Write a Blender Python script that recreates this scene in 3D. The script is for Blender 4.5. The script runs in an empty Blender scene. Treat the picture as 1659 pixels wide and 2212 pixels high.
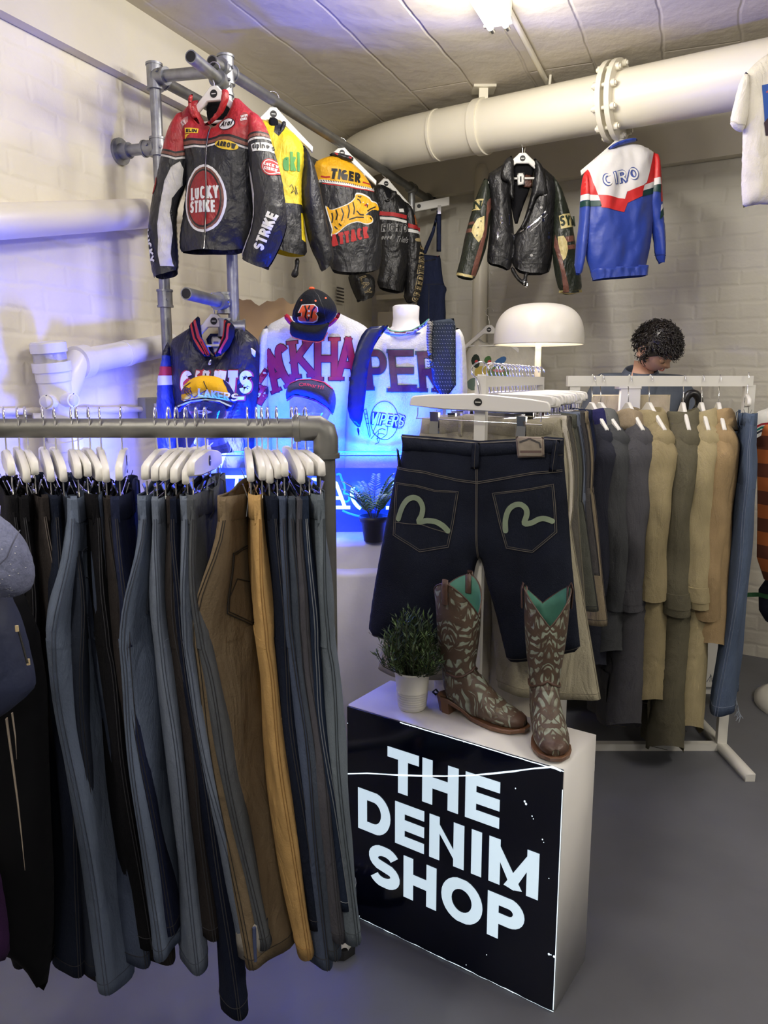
import bpy, math, random
import numpy as np
from mathutils import Vector, Matrix
from mathutils.geometry import delaunay_2d_cdt

# ---------------------------------------------------------------- camera, world, lights, exposure
SC = bpy.context.scene
COL = SC.collection
CZ = 1.55                                   # eye height
FOC, PITCH = 1661.0, math.radians(9.8)
cam_d = bpy.data.cameras.new('camera'); cam = bpy.data.objects.new('camera', cam_d); COL.objects.link(cam)
cam.location = (0, 0, CZ); cam.rotation_euler = (math.pi/2-PITCH, 0, 0)
cam_d.sensor_fit = 'HORIZONTAL'; cam_d.sensor_width = 36; cam_d.lens = 36*FOC/1659
cam_d.clip_start = .02
SC.camera = cam
SC.view_settings.view_transform = 'Standard'; SC.view_settings.look = 'None'
SC.view_settings.gamma = 1; SC.view_settings.use_curve_mapping = False
SC.view_settings.exposure = 0.0
SC.cycles.use_denoising = True
SC.cycles.sample_clamp_indirect = 6
SC.cycles.max_bounces = 8
SC.cycles.caustics_reflective = False; SC.cycles.caustics_refractive = False
W = bpy.data.worlds.new('world'); SC.world = W; W.use_nodes = True
W.node_tree.nodes['Background'].inputs[0].default_value = (.75, .72, .68, 1)
W.node_tree.nodes['Background'].inputs[1].default_value = .17

def area(name, loc, rot, sx, sy, power, color, spread=180):
    l = bpy.data.lights.new(name, 'AREA'); l.shape = 'RECTANGLE'; l.size = sx; l.size_y = sy
    l.energy = power; l.color = color; l.spread = math.radians(spread)
    o = bpy.data.objects.new(name, l); o.location = loc; o.rotation_euler = rot; COL.objects.link(o); return o
def point(name, loc, power, color, r=.04):
    l = bpy.data.lights.new(name, 'POINT'); l.energy = power; l.color = color; l.shadow_soft_size = r
    o = bpy.data.objects.new(name, l); o.location = loc; COL.objects.link(o); return o
UA = math.atan2(.384, .923)                 # the room's long axis, 22.6 deg right of the view
WARM = (1, .945, .85)
def tube(x, y, p):                          # a twin fluorescent tube: three glowing stretches hung just under the ceiling
    for k in (-.42, 0, .42): point('tube_light', (x+.384*k, y+.923*k, 2.80), p/3, WARM, .07)
tube(.26, 2.70, 46); tube(-.95, .1, 66); tube(2.5, .9, 92); tube(.9, -1.9, 70)
area('neon_light', (-.24, 2.79, 1.262), (math.radians(168), 0, 0), .66, .03, 62, (.0, .045, 1))
for x_ in (-.46, -.26, -.10, .05): point('neon_light', (x_, 2.765, 1.13), 3.2, (.0, .06, 1), .02)
area('neon_light', (-.62, 2.80, 1.27), (math.radians(110), 0, math.radians(62)), .3, .12, 24, (.09, .11, 1))

# ---------------------------------------------------------------- pixel <-> place (each use names a real distance)
def ray(px, py):
    a = (px-829.5)/FOC; d = (py-1106)/FOC; c, s = math.cos(PITCH), math.sin(PITCH)
    y = c-d*s
    return a/y, (-s-d*c)/y
def at(px, py, Y):
    a, b = ray(px, py); return Vector((a*Y, Y, CZ+b*Y))
def atz(px, py, z):
    a, b = ray(px, py); Y = (z-CZ)/b; return Vector((a*Y, Y, z))
def Zm(ox, oy, s):
    return lambda pts: [(ox+x/s, oy+y/s) for x, y in pts]
z0 = lambda p: list(p)
z1 = Zm(220, 100, 3.318); z2 = Zm(560, 180, 3.770); z3 = Zm(960, 130, 2.373); z4 = Zm(300, 600, 3.318)
z5 = Zm(740, 620, 4.0975); z6 = Zm(1000, 640, 2.517); zS = Zm(780, 820, 3.318); zC = Zm(1180, 840, 2.572)
zB = Zm(740, 1230, 2.9625); zD = Zm(700, 1460, 2.676); zF = Zm(1380, 780, 3.072); zP = Zm(1230, 680, 6.144)
zN = Zm(680, 940, 6.145); zO = Zm(880, 330, 4.708); zL = Zm(0, 380, 3.352)

class Plane:
    def __init__(s, px, py, Y, yaw=0, o=None):
        s.o = o if o is not None else at(px, py, Y); s.yaw = math.radians(yaw)
        s.R = Vector((math.cos(s.yaw), math.sin(s.yaw), 0)); s.n = Vector((math.sin(s.yaw), -math.cos(s.yaw), 0))
    def uv(s, px, py):
        a, b = ray(px, py); d = Vector((a, 1, b)); c = Vector((0, 0, CZ))
        t = (s.o-c).dot(s.n)/d.dot(s.n); P = c+d*t-s.o
        return (P.dot(s.R), P.z)

# ---------------------------------------------------------------- objects
def setp(o, label=None, cat=None, group=None, kind=None):
    if label: o['label'] = label
    if cat: o['category'] = cat
    if group: o['group'] = group
    if kind: o['kind'] = kind
    return o
def thing(name, label, cat, loc=(0, 0, 0), rotz=0, group=None, rot=None):
    o = bpy.data.objects.new(name, None); COL.objects.link(o); o.empty_display_size = .05
    o.location = loc; o.rotation_euler = rot if rot else (0, 0, rotz)
    return setp(o, label, cat, group)
def copy_tree(o, parent=None):
    c = o.copy(); COL.objects.link(c)
    if parent: c.parent = parent
    for ch in list(o.children): copy_tree(ch, c)
    return c

class MB:
    def __init__(s): s.v = []; s.f = []; s.m = []; s.sm = []
    def add(s, vs, fs, m=0, smooth=True):
        k = len(s.v); s.v += [tuple(v) for v in vs]
        for f in fs: s.f.append([i+k for i in f]); s.m.append(m); s.sm.append(smooth)
        return s
    def box(s, a, b, m=0, M=None):
        x0, y0, z0_ = a; x1, y1, z1_ = b
        vs = [(x0,y0,z0_),(x1,y0,z0_),(x1,y1,z0_),(x0,y1,z0_),(x0,y0,z1_),(x1,y0,z1_),(x1,y1,z1_),(x0,y1,z1_)]
        if M is not None: vs = [M @ Vector(v) for v in vs]
        s.add(vs, [(0,3,2,1),(4,5,6,7),(0,1,5,4),(1,2,6,5),(2,3,7,6),(3,0,4,7)], m, False); return s
    def prism(s, poly, y0, y1, m=0, bev=0):
        """outline in x,z extruded along y, optional bevel on both rims"""
        n = len(poly); P = [Vector(p) for p in poly]
        ar = sum(P[i].x*P[(i+1) % n].y-P[(i+1) % n].x*P[i].y for i in range(n))
        if ar < 0: P = P[::-1]
        def inset(b):
            out = []
            for i in range(n):
                e1 = (P[i]-P[i-1]).normalized(); e2 = (P[(i+1) % n]-P[i]).normalized()
                nn = Vector((-(e1.y+e2.y), e1.x+e2.x)); l = nn.length or 1; nn /= l
                out.append(P[i]+nn*b)
            return out
        rings = [(inset(bev), y0), (P, y0+bev), (P, y1-bev), (inset(bev), y1)] if bev else [(P, y0), (P, y1)]
        vs = [(p.x, y, p.y) for R, y in rings for p in R]
        fs = [(r*n+i, r*n+(i+1) % n, (r+1)*n+(i+1) % n, (r+1)*n+i) for r in range(len(rings)-1) for i in range(n)]
        s.add(vs, fs, m, bev > 0)
        k = (len(rings)-1)*n
        s.add(vs[:n], [list(range(n))[::-1]], m, False); s.add(vs[k:], [list(range(n))], m, False); return s
    def loft(s, rings, m=0, cap=True, close=True):
        n = len(rings[0]); vs = [v for r in rings for v in r]; q = n if close else n-1
        fs = [(r*n+i, r*n+(i+1) % n, (r+1)*n+(i+1) % n, (r+1)*n+i) for r in range(len(rings)-1) for i in range(q)]
        s.add(vs, fs, m, True)
        if cap:
            s.add(rings[0], [list(range(n))[::-1]], m, False); s.add(rings[-1], [list(range(n))], m, False)
        return s
    def tube(s, pts, r, m=0, seg=8, cap=True, flat=None):
        pts = [Vector(p) for p in pts]; rr = r if isinstance(r, (list, tuple)) else [r]*len(pts)
        rings = []; up = None
        for i, p in enumerate(pts):
            d = (pts[min(i+1, len(pts)-1)]-pts[max(i-1, 0)])
            d = d.normalized() if d.length > 1e-9 else Vector((0, 0, 1))
            if up is None: up = Vector((0, 0, 1)) if abs(d.z) < .9 else Vector((1, 0, 0))
            a = d.cross(up); a = a.normalized() if a.length > 1e-6 else d.orthogonal().normalized()
            b = a.cross(d).normalized(); up = b
            k = flat or 1
            rings.append([p+a*math.cos(t)*rr[i]+b*math.sin(t)*rr[i]*k for t in [2*math.pi*j/seg for j in range(seg)]])
        return s.loft(rings, m, cap)
    def lathe(s, prof, m=0, seg=24, c=(0, 0, 0), sx=1, sy=1, cap=False):
        return s.loft([[(c[0]+r*math.cos(t)*sx, c[1]+r*math.sin(t)*sy, c[2]+z) for t in [2*math.pi*j/seg for j in range(seg)]] for r, z in prof], m, cap)
    def ball(s, c, r, m=0, seg=12, n=8, sc=(1, 1, 1)):
        return s.loft([[(c[0]+r*sc[0]*math.sin(a)*math.cos(t), c[1]+r*sc[1]*math.sin(a)*math.sin(t), c[2]-r*sc[2]*math.cos(a)) for t in [2*math.pi*j/seg for j in range(seg)]] for a in [max(.02, math.pi*i/n) if i < n else math.pi-.02 for i in range(n+1)]], m)
    def build(s, name, mats, parent=None, loc=None, rotz=None, label=None, rot=None):
        me = bpy.data.meshes.new(name); me.from_pydata(s.v, [], s.f)
        for m in (mats if isinstance(mats, (list, tuple)) else [mats]): me.materials.append(m)
        me.polygons.foreach_set('material_index', s.m); me.polygons.foreach_set('use_smooth', s.sm); me.update()
        o = bpy.data.objects.new(name, me); COL.objects.link(o)
        if parent: o.parent = parent
        if loc is not None: o.location = loc
        if rotz is not None: o.rotation_euler = (0, 0, rotz)
        if rot is not None: o.rotation_euler = rot
        if label: o['label'] = label
        return o

# ---------------------------------------------------------------- materials
def mat(name, color, rough=.6, metal=0, bump=0, bscale=60, var=0, vscale=8, spec=.5, coat=0, sheen=0, stretch=(1, 1, 1), fine=0, dark=None, trans=0, sss=0, wr=0, wscale=16):
    m = bpy.data.materials.new(name); m.use_nodes = True; nt = m.node_tree; N = nt.nodes; L = nt.links
    b = N['Principled BSDF']; b.inputs['Base Color'].default_value = (*color, 1); b.inputs['Roughness'].default_value = rough
    b.inputs['Metallic'].default_value = metal; b.inputs['Specular IOR Level'].default_value = spec
    b.inputs['Coat Weight'].default_value = coat; b.inputs['Sheen Weight'].default_value = sheen
    b.inputs['Transmission Weight'].default_value = trans
    if sss: b.inputs['Subsurface Weight'].default_value = sss; b.inputs['Subsurface Scale'].default_value = .01
    tc = N.new('ShaderNodeTexCoord'); mp = N.new('ShaderNodeMapping'); mp.inputs['Scale'].default_value = stretch
    L.new(tc.outputs['Object'], mp.inputs[0])
    if var:
        n = N.new('ShaderNodeTexNoise'); n.inputs['Scale'].default_value = vscale; n.inputs['Detail'].default_value = 6; L.new(mp.outputs[0], n.inputs[0])
        r = N.new('ShaderNodeValToRGB'); r.color_ramp.elements[0].position = .3; r.color_ramp.elements[1].position = .7
        d = dark if dark else tuple(c*(1-var) for c in color)
        r.color_ramp.elements[0].color = (*d, 1); r.color_ramp.elements[1].color = (*[min(1, c*(1+var*.6)) for c in color], 1)
        L.new(n.outputs[0], r.inputs[0]); L.new(r.outputs[0], b.inputs['Base Color'])
    if bump:
        n = N.new('ShaderNodeTexNoise'); n.inputs['Scale'].default_value = bscale; n.inputs['Detail'].default_value = 5; L.new(mp.outputs[0], n.inputs[0])
        bp = N.new('ShaderNodeBump'); bp.inputs['Strength'].default_value = bump; bp.inputs['Distance'].default_value = .01
        L.new(n.outputs[0], bp.inputs['Height']); L.new(bp.outputs[0], b.inputs['Normal'])
        if wr:                                      # soft creases
            n2 = N.new('ShaderNodeTexNoise'); n2.inputs['Scale'].default_value = wscale; n2.inputs['Detail'].default_value = 3; n2.inputs['Distortion'].default_value = 1.5
            mq = N.new('ShaderNodeMapping'); mq.inputs['Scale'].default_value = (1, 1, .45); L.new(tc.outputs['Object'], mq.inputs[0]); L.new(mq.outputs[0], n2.inputs[0])
            b2 = N.new('ShaderNodeBump'); b2.inputs['Strength'].default_value = wr; b2.inputs['Distance'].default_value = .02; L.new(n2.outputs[0], b2.inputs['Height']); L.new(b2.outputs[0], bp.inputs['Normal'])
    return m
def emis(name, color, st):
    m = bpy.data.materials.new(name); m.use_nodes = True; N = m.node_tree.nodes
    b = N['Principled BSDF']; b.inputs['Base Color'].default_value = (*color, 1); b.inputs['Emission Color'].default_value = (*color, 1); b.inputs['Emission Strength'].default_value = st
    b.inputs['Roughness'].default_value = .4
    return m
def lin(r, g, b): return tuple((c/255/12.92 if c/255 <= .04045 else ((c/255+.055)/1.055)**2.4) for c in (r, g, b))
_c = {}
def cloth(r, g, b, **k):
    key = ('c', r, g, b)
    if key not in _c: _c[key] = mat('cloth', lin(r, g, b), .9, bump=.25, bscale=260, var=k.pop('var', .12), vscale=14, spec=.2, wr=.55, wscale=13, **k)
    return _c[key]
def leather(r, g, b, rough=.42):
    key = ('l', r, g, b)
    if key not in _c: _c[key] = mat('leather', lin(r, g, b), rough, bump=.45, bscale=38, var=.2, vscale=22, spec=.5, wr=.5, wscale=18)
    return _c[key]
def denim(r, g, b, var=.3):
    key = ('d', r, g, b)
    if key not in _c: _c[key] = mat('denim', lin(r, g, b), .95, bump=.35, bscale=420, var=var, vscale=9, spec=.12, stretch=(1, 1, .35), wr=.4, wscale=15)
    return _c[key]
def plain(r, g, b, rough=.6):
    key = ('p', r, g, b, rough)
    if key not in _c: _c[key] = mat('paint', lin(r, g, b), rough)
    return _c[key]
GALV = mat('galvanised_steel', lin(150, 152, 155), .42, .85, bump=.12, bscale=40, var=.25, vscale=25)
IRON = mat('grey_steel', lin(125, 125, 122), .5, .8, bump=.1, bscale=30, var=.25, vscale=14)
CHROME = mat('chrome', (.8, .8, .82), .12, 1)
WHITE = mat('white_paint', lin(225, 223, 215), .4, bump=.03, bscale=30)
HANG = mat('white_wood', lin(232, 230, 224), .38)
BLACK = plain(14, 14, 16, .5)
STITCH = plain(150, 140, 120, .8)

# ---------------------------------------------------------------- cloth pieces: outlines filled, inflated and folded
def chaikin(P, n=1):
    for _ in range(n):
        Q = []
        for i in range(len(P)):
            a, b = P[i], P[(i+1) % len(P)]
            Q += [(a[0]*.75+b[0]*.25, a[1]*.75+b[1]*.25), (a[0]*.25+b[0]*.75, a[1]*.25+b[1]*.75)]
        P = Q
    return P
def resample(P, sp, closed=True):
    out = []
    for i in range(len(P) if closed else len(P)-1):
        a = P[i]; b = P[(i+1) % len(P)]; L = math.hypot(b[0]-a[0], b[1]-a[1]); n = max(1, int(round(L/sp)))
        out += [(a[0]+(b[0]-a[0])*k/n, a[1]+(b[1]-a[1])*k/n) for k in range(n)]
    if not closed: out.append(P[-1])
    return out
def dist_in(P, U, V, skip=()):
    """distance to the outline, 0 outside"""
    P = np.array(P); Q = np.roll(P, -1, 0); pts = np.stack([U, V], 1)
    best = np.full(len(U), 1e9); ins = np.zeros(len(U), bool)
    for i_, (a, b) in enumerate(zip(P, Q)):
        e = b-a; l = max(1e-12, (e*e).sum()); t = np.clip(((pts-a)@e)/l, 0, 1)
        d = pts-a-t[:, None]*e
        if i_ not in skip: best = np.minimum(best, (d*d).sum(1))
        c = (a[1] > V) != (b[1] > V)
        if abs(b[1]-a[1]) > 1e-12: ins ^= c & (U < (b[0]-a[0])*(V-a[1])/(b[1]-a[1])+a[0])
    return np.where(ins, np.sqrt(best), 0)
def waves(A, fx, fz, seed=0, n=4):
    """folds: a sum of skewed waves; fx, fz are waves per metre across and along"""
    r = random.Random(seed); K = [(fx*r.uniform(.5, 1.6), fz*r.uniform(-1.3, 1.3), r.uniform(0, 6.3), r.uniform(.4, 1)) for _ in range(n)]
    def f(U, V):
        w = 0
        for a, b, p, q in K: w = w+q*np.sin(6.283*(a*U+b*V)+p+1.2*np.sin(6.283*(b*.6*U-a*.35*V)+p*2))
        return A*w/math.sqrt(n)
    return f
def sumf(*fs): return lambda U, V: sum(f(U, V) for f in fs)

class Piece:
    def __init__(s, poly, T=.03, R=.06, mats=None, fold=None, yoff=0, back=.8, sp=.012, smooth=1, fr=.035, tilt=None, open=None):
        s.P = chaikin(poly, smooth) if smooth else list(poly)
        ar = sum(s.P[i][0]*s.P[(i+1) % len(s.P)][1]-s.P[(i+1) % len(s.P)][0]*s.P[i][1] for i in range(len(s.P)))
        if ar < 0: s.P = s.P[::-1]
        s.T, s.R, s.fold, s.yoff, s.back, s.sp, s.fr, s.tilt = T, R, fold, yoff, back, sp, fr, tilt
        s.mats = [mats]; s.mb = MB()
        if open is None: open = .07 if T >= .04 and back < .95 else 0
        vmin = min(p[1] for p in s.P); n = len(s.P); s.skip = set()
        if open:
            for i in range(n):
                a, b = s.P[i], s.P[(i+1) % n]
                if (a[1]+b[1])/2 < vmin+open and abs(b[1]-a[1]) < 1.0*abs(b[0]-a[0]): s.skip.add(i)
        B = resample(s.P, sp); us = [p[0] for p in B]; vs = [p[1] for p in B]
        gu = np.arange(min(us), max(us), sp); gv = np.arange(min(vs), max(vs), sp)
        G = np.array([(u+(sp/2 if j % 2 else 0), v) for j, v in enumerate(gv) for u in gu]) if len(gu) and len(gv) else np.zeros((0, 2))
        if len(G):
            d = dist_in(s.P, G[:, 0], G[:, 1]); G = G[d > sp*.45]
        s.B, s.G = B, G
        pts = [Vector(p) for p in B]+[Vector(p) for p in G]
        r = delaunay_2d_cdt(pts, [], [list(range(len(B)))], 1, 1e-6, True)
        co = np.array([tuple(v) for v in r[0]]); fs = [f for f, o_ in zip(r[2], r[5]) if o_]
        h, d = s.H(co[:, 0], co[:, 1], True); n = len(co); rim = s.dd < 1e-5
        vs = [(co[i, 0], s.y0(co[i, 0], co[i, 1])-h[i], co[i, 1]) for i in range(n)]
        hb = s.Hb(co[:, 0], co[:, 1], d); bi = {}
        for i in range(n):
            if rim[i]: bi[i] = i
            else: bi[i] = len(vs); vs.append((co[i, 0], s.y0(co[i, 0], co[i, 1])+hb[i], co[i, 1]))
        s.mb.add(vs, [list(f) for f in fs]+[[bi[i] for i in f][::-1] for f in fs], 0)
    def y0(s, u, v): return s.yoff+(s.tilt(u, v) if s.tilt else 0)
    def prof(s, d): x = np.clip(d/s.R, 0, 1); return np.sqrt(np.maximum(0, 1-(1-x)**2))
    def H(s, U, V, full=False):
        d0 = dist_in(s.P, U, V)
        if s.skip: d = np.where(dist_in(s.P, U, V+.0005) > 0, dist_in(s.P, U, V+.0005, s.skip), 0)
        else: d = d0
        s.dd = d; h = s.T*s.prof(d)
        if s.fold: h = h+s.fold(U, V)*np.clip(d/s.fr, 0, 1)
        h = np.maximum(h, np.where(d > 0, .0015, 0))
        return (h, d) if full else h
    def Hb(s, U, V, d):
        h = s.T*s.back*s.prof(d)
        if s.fold: h = h-.6*s.fold(U+.3, V)*np.clip(d/s.fr, 0, 1)
        return np.maximum(h, .001)
    def mi(s, m):
        if m not in s.mats: s.mats.append(m)
        return s.mats.index(m)
    def lay(s, co, fs, m, off):
        co = np.array(co); h = s.H(co[:, 0], co[:, 1])
        s.mb.add([(co[i, 0], s.y0(co[i, 0], co[i, 1])-h[i]-off, co[i, 1]) for i in range(len(co))], fs, s.mi(m))
    def patch(s, poly, m, off=.0012, smooth=0, clip=True):
        """a panel, print or badge lying on the cloth, cut to the piece's outline"""
        Q = chaikin(poly, smooth) if smooth else list(poly)
        ar = sum(Q[i][0]*Q[(i+1) % len(Q)][1]-Q[(i+1) % len(Q)][0]*Q[i][1] for i in range(len(Q)))
        if ar < 0: Q = Q[::-1]
        Q = resample(Q, s.sp); pts = [Vector(p) for p in Q]; faces = [list(range(len(Q)))]
        qa = np.array(Q); lo, hi = qa.min(0), qa.max(0)
        if clip:
            k = len(pts); pts += [Vector(p) for p in s.B]; faces.append(list(range(k, k+len(s.B))))
        if len(s.G):
            g = s.G[(s.G[:, 0] > lo[0]) & (s.G[:, 0] < hi[0]) & (s.G[:, 1] > lo[1]) & (s.G[:, 1] < hi[1])]
            pts += [Vector(p) for p in g]
        r = delaunay_2d_cdt(pts, [], faces, 1, 1e-6, True)
        fs = [list(f) for f, o in zip(r[2], r[5]) if 0 in o and (not clip or 1 in o)]
        if not fs: return s
        used = sorted({i for f in fs for i in f}); ix = {j: i for i, j in enumerate(used)}
        s.lay([tuple(r[0][i]) for i in used], [[ix[i] for i in f] for f in fs], m, off); return s
    def line(s, pts, w, m, off=.0018, step=None, closed=False):
        """a strip of width w along a path (stripes, seams, zips, letter strokes)"""
        P = resample(list(pts), step or max(s.sp*.8, w*.5), closed); n = len(P); co = []
        for i, p in enumerate(P):
            a = P[i-1] if (i or closed) else p; b = P[(i+1) % n] if (i < n-1 or closed) else p
            dx, dy = b[0]-a[0], b[1]-a[1]; l = math.hypot(dx, dy) or 1; nx, ny = -dy/l*w/2, dx/l*w/2
            co += [(p[0]+nx, p[1]+ny), (p[0]-nx, p[1]-ny)]
        q = n if closed else n-1
        s.lay(co, [[2*i, 2*i+1, (2*i+3) % (2*n), (2*i+2) % (2*n)] for i in range(q)], m, off); return s
    def build(s, name, parent, label=None): return s.mb.build(name, s.mats, parent, label=label)

# ---------------------------------------------------------------- a stroke alphabet (cells 1 high, width per letter)
def arc(cx, cy, rx, ry, a0, a1, n=12):
    return [(cx+rx*math.cos(math.radians(a0+(a1-a0)*i/n)), cy+ry*math.sin(math.radians(a0+(a1-a0)*i/n))) for i in range(n+1)]
GL = {
 'A': (.95, [[(0, 0), (.5, 1)], [(.5, 1), (1, 0)], [(.18, .33), (.82, .33)]]),
 'B': (.85, [[(0, 0), (0, 1)], [(0, 1), (.55, 1)]+arc(.6, .76, .36, .24, 90, -90)+[(0, .52)], [(0, .52), (.55, .52)]+arc(.62, .26, .38, .26, 90, -90)+[(0, 0)]]),
 'C': (.9, [arc(.5, .5, .5, .5, 45, 315, 20)]),
 'D': (.9, [[(0, 0), (0, 1)], [(0, 1), (.45, 1)]+arc(.48, .5, .52, .5, 90, -90, 16)+[(0, 0)]]),
 'E': (.78, [[(0, 0), (0, 1)], [(0, 1), (1, 1)], [(0, .5), (.92, .5)], [(0, 0), (1, 0)]]),
 'F': (.75, [[(0, 0), (0, 1)], [(0, 1), (1, 1)], [(0, .5), (.9, .5)]]),
 'G': (.95, [arc(.5, .5, .5, .5, 50, 350, 20), [(.55, .42), (1, .42)], [(1, .45), (1, 0)]]),
 'H': (.85, [[(0, 0), (0, 1)], [(1, 0), (1, 1)], [(0, .5), (1, .5)]]),
 'I': (.24, [[(.5, 0), (.5, 1)]]),
 'K': (.88, [[(0, 0), (0, 1)], [(0, .42), (.95, 1)], [(.3, .55), (1, 0)]]),
 'L': (.72, [[(0, 1), (0, 0)], [(0, 0), (1, 0)]]),
 'M': (1.1, [[(0, 0), (0, 1)], [(0.02, 1), (.5, .05)], [(.5, .05), (.98, 1)], [(1, 1), (1, 0)]]),
 'N': (.9, [[(0, 0), (0, 1)], [(0.02, 1), (.98, 0)], [(1, 0), (1, 1)]]),
 'O': (.98, [arc(.5, .5, .5, .5, 0, 360, 28)]),
 'P': (.82, [[(0, 0), (0, 1)], [(0, 1), (.55, 1)]+arc(.6, .73, .4, .27, 90, -90)+[(0, .46)]]),
 'R': (.86, [[(0, 0), (0, 1)], [(0, 1), (.55, 1)]+arc(.6, .74, .4, .26, 90, -90)+[(0, .48)], [(.5, .48), (1, 0)]]),
 'S': (.84, [arc(.5, .745, .5, .255, 22, 232, 14)+arc(.5, .255, .5, .255, 52, -158, 14)]),
 'T': (.82, [[(.5, 0), (.5, 1)], [(0, 1), (1, 1)]]),
 'U': (.86, [[(0, 1), (0, .4)]+arc(.5, .4, .5, .4, 180, 360)+[(1, 1)]]),
 'V': (.92, [[(0, 1), (.5, 0)], [(.5, 0), (1, 1)]]),
 'W': (1.2, [[(0, 1), (.25, 0)], [(.25, 0), (.5, 1)], [(.5, 1), (.75, 0)], [(.75, 0), (1, 1)]]),
 'Y': (.9, [[(0, 1), (.5, .45)], [(1, 1), (.5, .45)], [(.5, .5), (.5, 0)]]),
 'a': (.7, [arc(.45, .32, .45, .32, 0, 360, 16), [(.95, .66), (.95, 0)]]),
 'e': (.7, [[(.05, .34), (.95, .34)]+arc(.5, .33, .45, .33, 0, 300, 14)]),
 'i': (.24, [[(.5, 0), (.5, .66)], [(.5, .84), (.5, 1)]]),
 'k': (.7, [[(0, 0), (0, 1)], [(0, .3), (.9, .68)], [(.3, .42), (1, 0)]]),
 'l': (.24, [[(.5, 0), (.5, 1)]]), 'n': (.7, [[(0, 0), (0, .66)], arc(.5, .33, .5, .33, 180, 0)+[(1, 0)]]),
 'p': (.7, [[(0, -.3), (0, .66)], arc(.5, .33, .45, .33, 0, 360, 16)]), 'r': (.5, [[(0, 0), (0, .66)], arc(.6, .33, .6, .33, 180, 70, 6)]),
 's': (.6, [arc(.5, .5, .45, .16, 20, 220, 8)+arc(.5, .17, .5, .17, 40, -160, 8)]), 't': (.5, [[(.5, 1), (.5, 0)], [(0, .66), (1, .66)]]),
 'd': (.7, [arc(.45, .32, .45, .32, 0, 360, 16), [(.95, 1), (.95, 0)]]), 'm': (.95, [[(0, 0), (0, .66)], arc(.25, .4, .25, .26, 180, 0, 6)+[(.5, 0)], arc(.75, .4, .25, .26, 180, 0, 6)+[(1, 0)]]), ' ': (.4, []), '-': (.5, [[(0, .5), (1, .5)]]),
}
def slab_feet(ch):
    feet = {'A': [(0, 0), (1, 0)], 'C': [], 'K': [(0, 0), (0, 1), (.95, 1), (1, 0)], 'H': [(0, 0), (0, 1), (1, 0), (1, 1)], 'P': [(0, 0), (0, 1)], 'E': [(0, 0), (0, 1)], 'R': [(0, 0), (0, 1), (1, 0)], 'B': [(0, 0), (0, 1)], 'L': [(0, 1), (0, 0)], 'N': [(0, 0), (0, 1), (1, 1)]}
    return feet.get(ch, [])
def strokes(txt, w, h, th, gap=.16, shear=0, slab=False, mono=None):
    """list of centre-line paths for a word, centred on 0,0, w wide, h high"""
    tot = sum(GL[c][0] for c in txt)+gap*(len(txt)-1); x = 0; out = []; k = w/tot
    for c in txt:
        cw, ps = GL[c]; ix = th/2/k
        for p in ps:
            q = []
            for a, b in p:
                X = (x+ix+a*max(.01, cw-2*ix))*k-w/2; Y = th/2+b*(h-th)-h/2
                q.append((X+shear*Y, Y))
            if len(q) == 2:                       # straight strokes run to the cell's edge
                (ax, ay), (bx, by) = q; l = math.hypot(bx-ax, by-ay); e = th/2/l if l else 0
                q = [(ax-(bx-ax)*e, ay-(by-ay)*e), (bx+(bx-ax)*e, by+(by-ay)*e)]
            out.append(q)
        if slab:
            for a, b in slab_feet(c):
                X = (x+ix+a*max(.01, cw-2*ix))*k-w/2; Y = (h/2-th*.28) if b > .5 else (-h/2+th*.28)
                out.append([(X-th*.85, Y), (X+th*.85, Y), 'slab'])
        x += cw+gap
    return out
def wordpx(pl, pc, txt, c, w, h, ang, m, th=None, off=.0022, zz=z0, shear=0, slab=False, grow=0, gap=.16, ymin=None):
    """a word laid on a cloth piece; c, w, h in the zoom's pixels, ang counter-clockwise on the picture"""
    th = th or h*.2; ca, sa = math.cos(math.radians(ang)), math.sin(math.radians(ang))
    s0 = pl.uv(*zz([c])[0]); s1 = pl.uv(*zz([(c[0]+10, c[1])])[0]); k = math.hypot(s1[0]-s0[0], s1[1]-s0[1])/10
    for q in strokes(txt, w, h, th, gap, shear, slab):
        wd = th
        if q[-1] == 'slab': q = q[:-1]; wd = th*.55
        P = []
        for X, Y in q:
            P.append(pl.uv(*zz([(c[0]+X*ca-Y*sa, c[1]-X*sa-Y*ca)])[0]))
        pc.line(P, wd*k+grow, m, off, step=max(.006, wd*k*.6))

class Garment:
    def __init__(s, name, label, cat, pl, zz=z0, group=None):
        s.pl, s.zz = pl, zz
        s.o = thing(name, label, cat, pl.o, pl.yaw, group)
    def P(s, pts, zz=None): return [s.pl.uv(*p) for p in (zz or s.zz)(pts)]
    def piece(s, pts, *a, zz=None, **k): return Piece(s.P(pts, zz), *a, **k)
    def word(s, pc, txt, c, w, h, ang, m, zz=None, **k): wordpx(s.pl, pc, txt, c, w, h, ang, m, zz=zz or s.zz, **k)
    def ell(s, c, rx, ry, n=28, ang=0):
        ca, sa = math.cos(math.radians(ang)), math.sin(math.radians(ang))
        return s.P([(c[0]+rx*math.cos(t)*ca-ry*math.sin(t)*sa, c[1]+rx*math.cos(t)*sa+ry*math.sin(t)*ca) for t in [2*math.pi*i/n for i in range(n)]])

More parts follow.
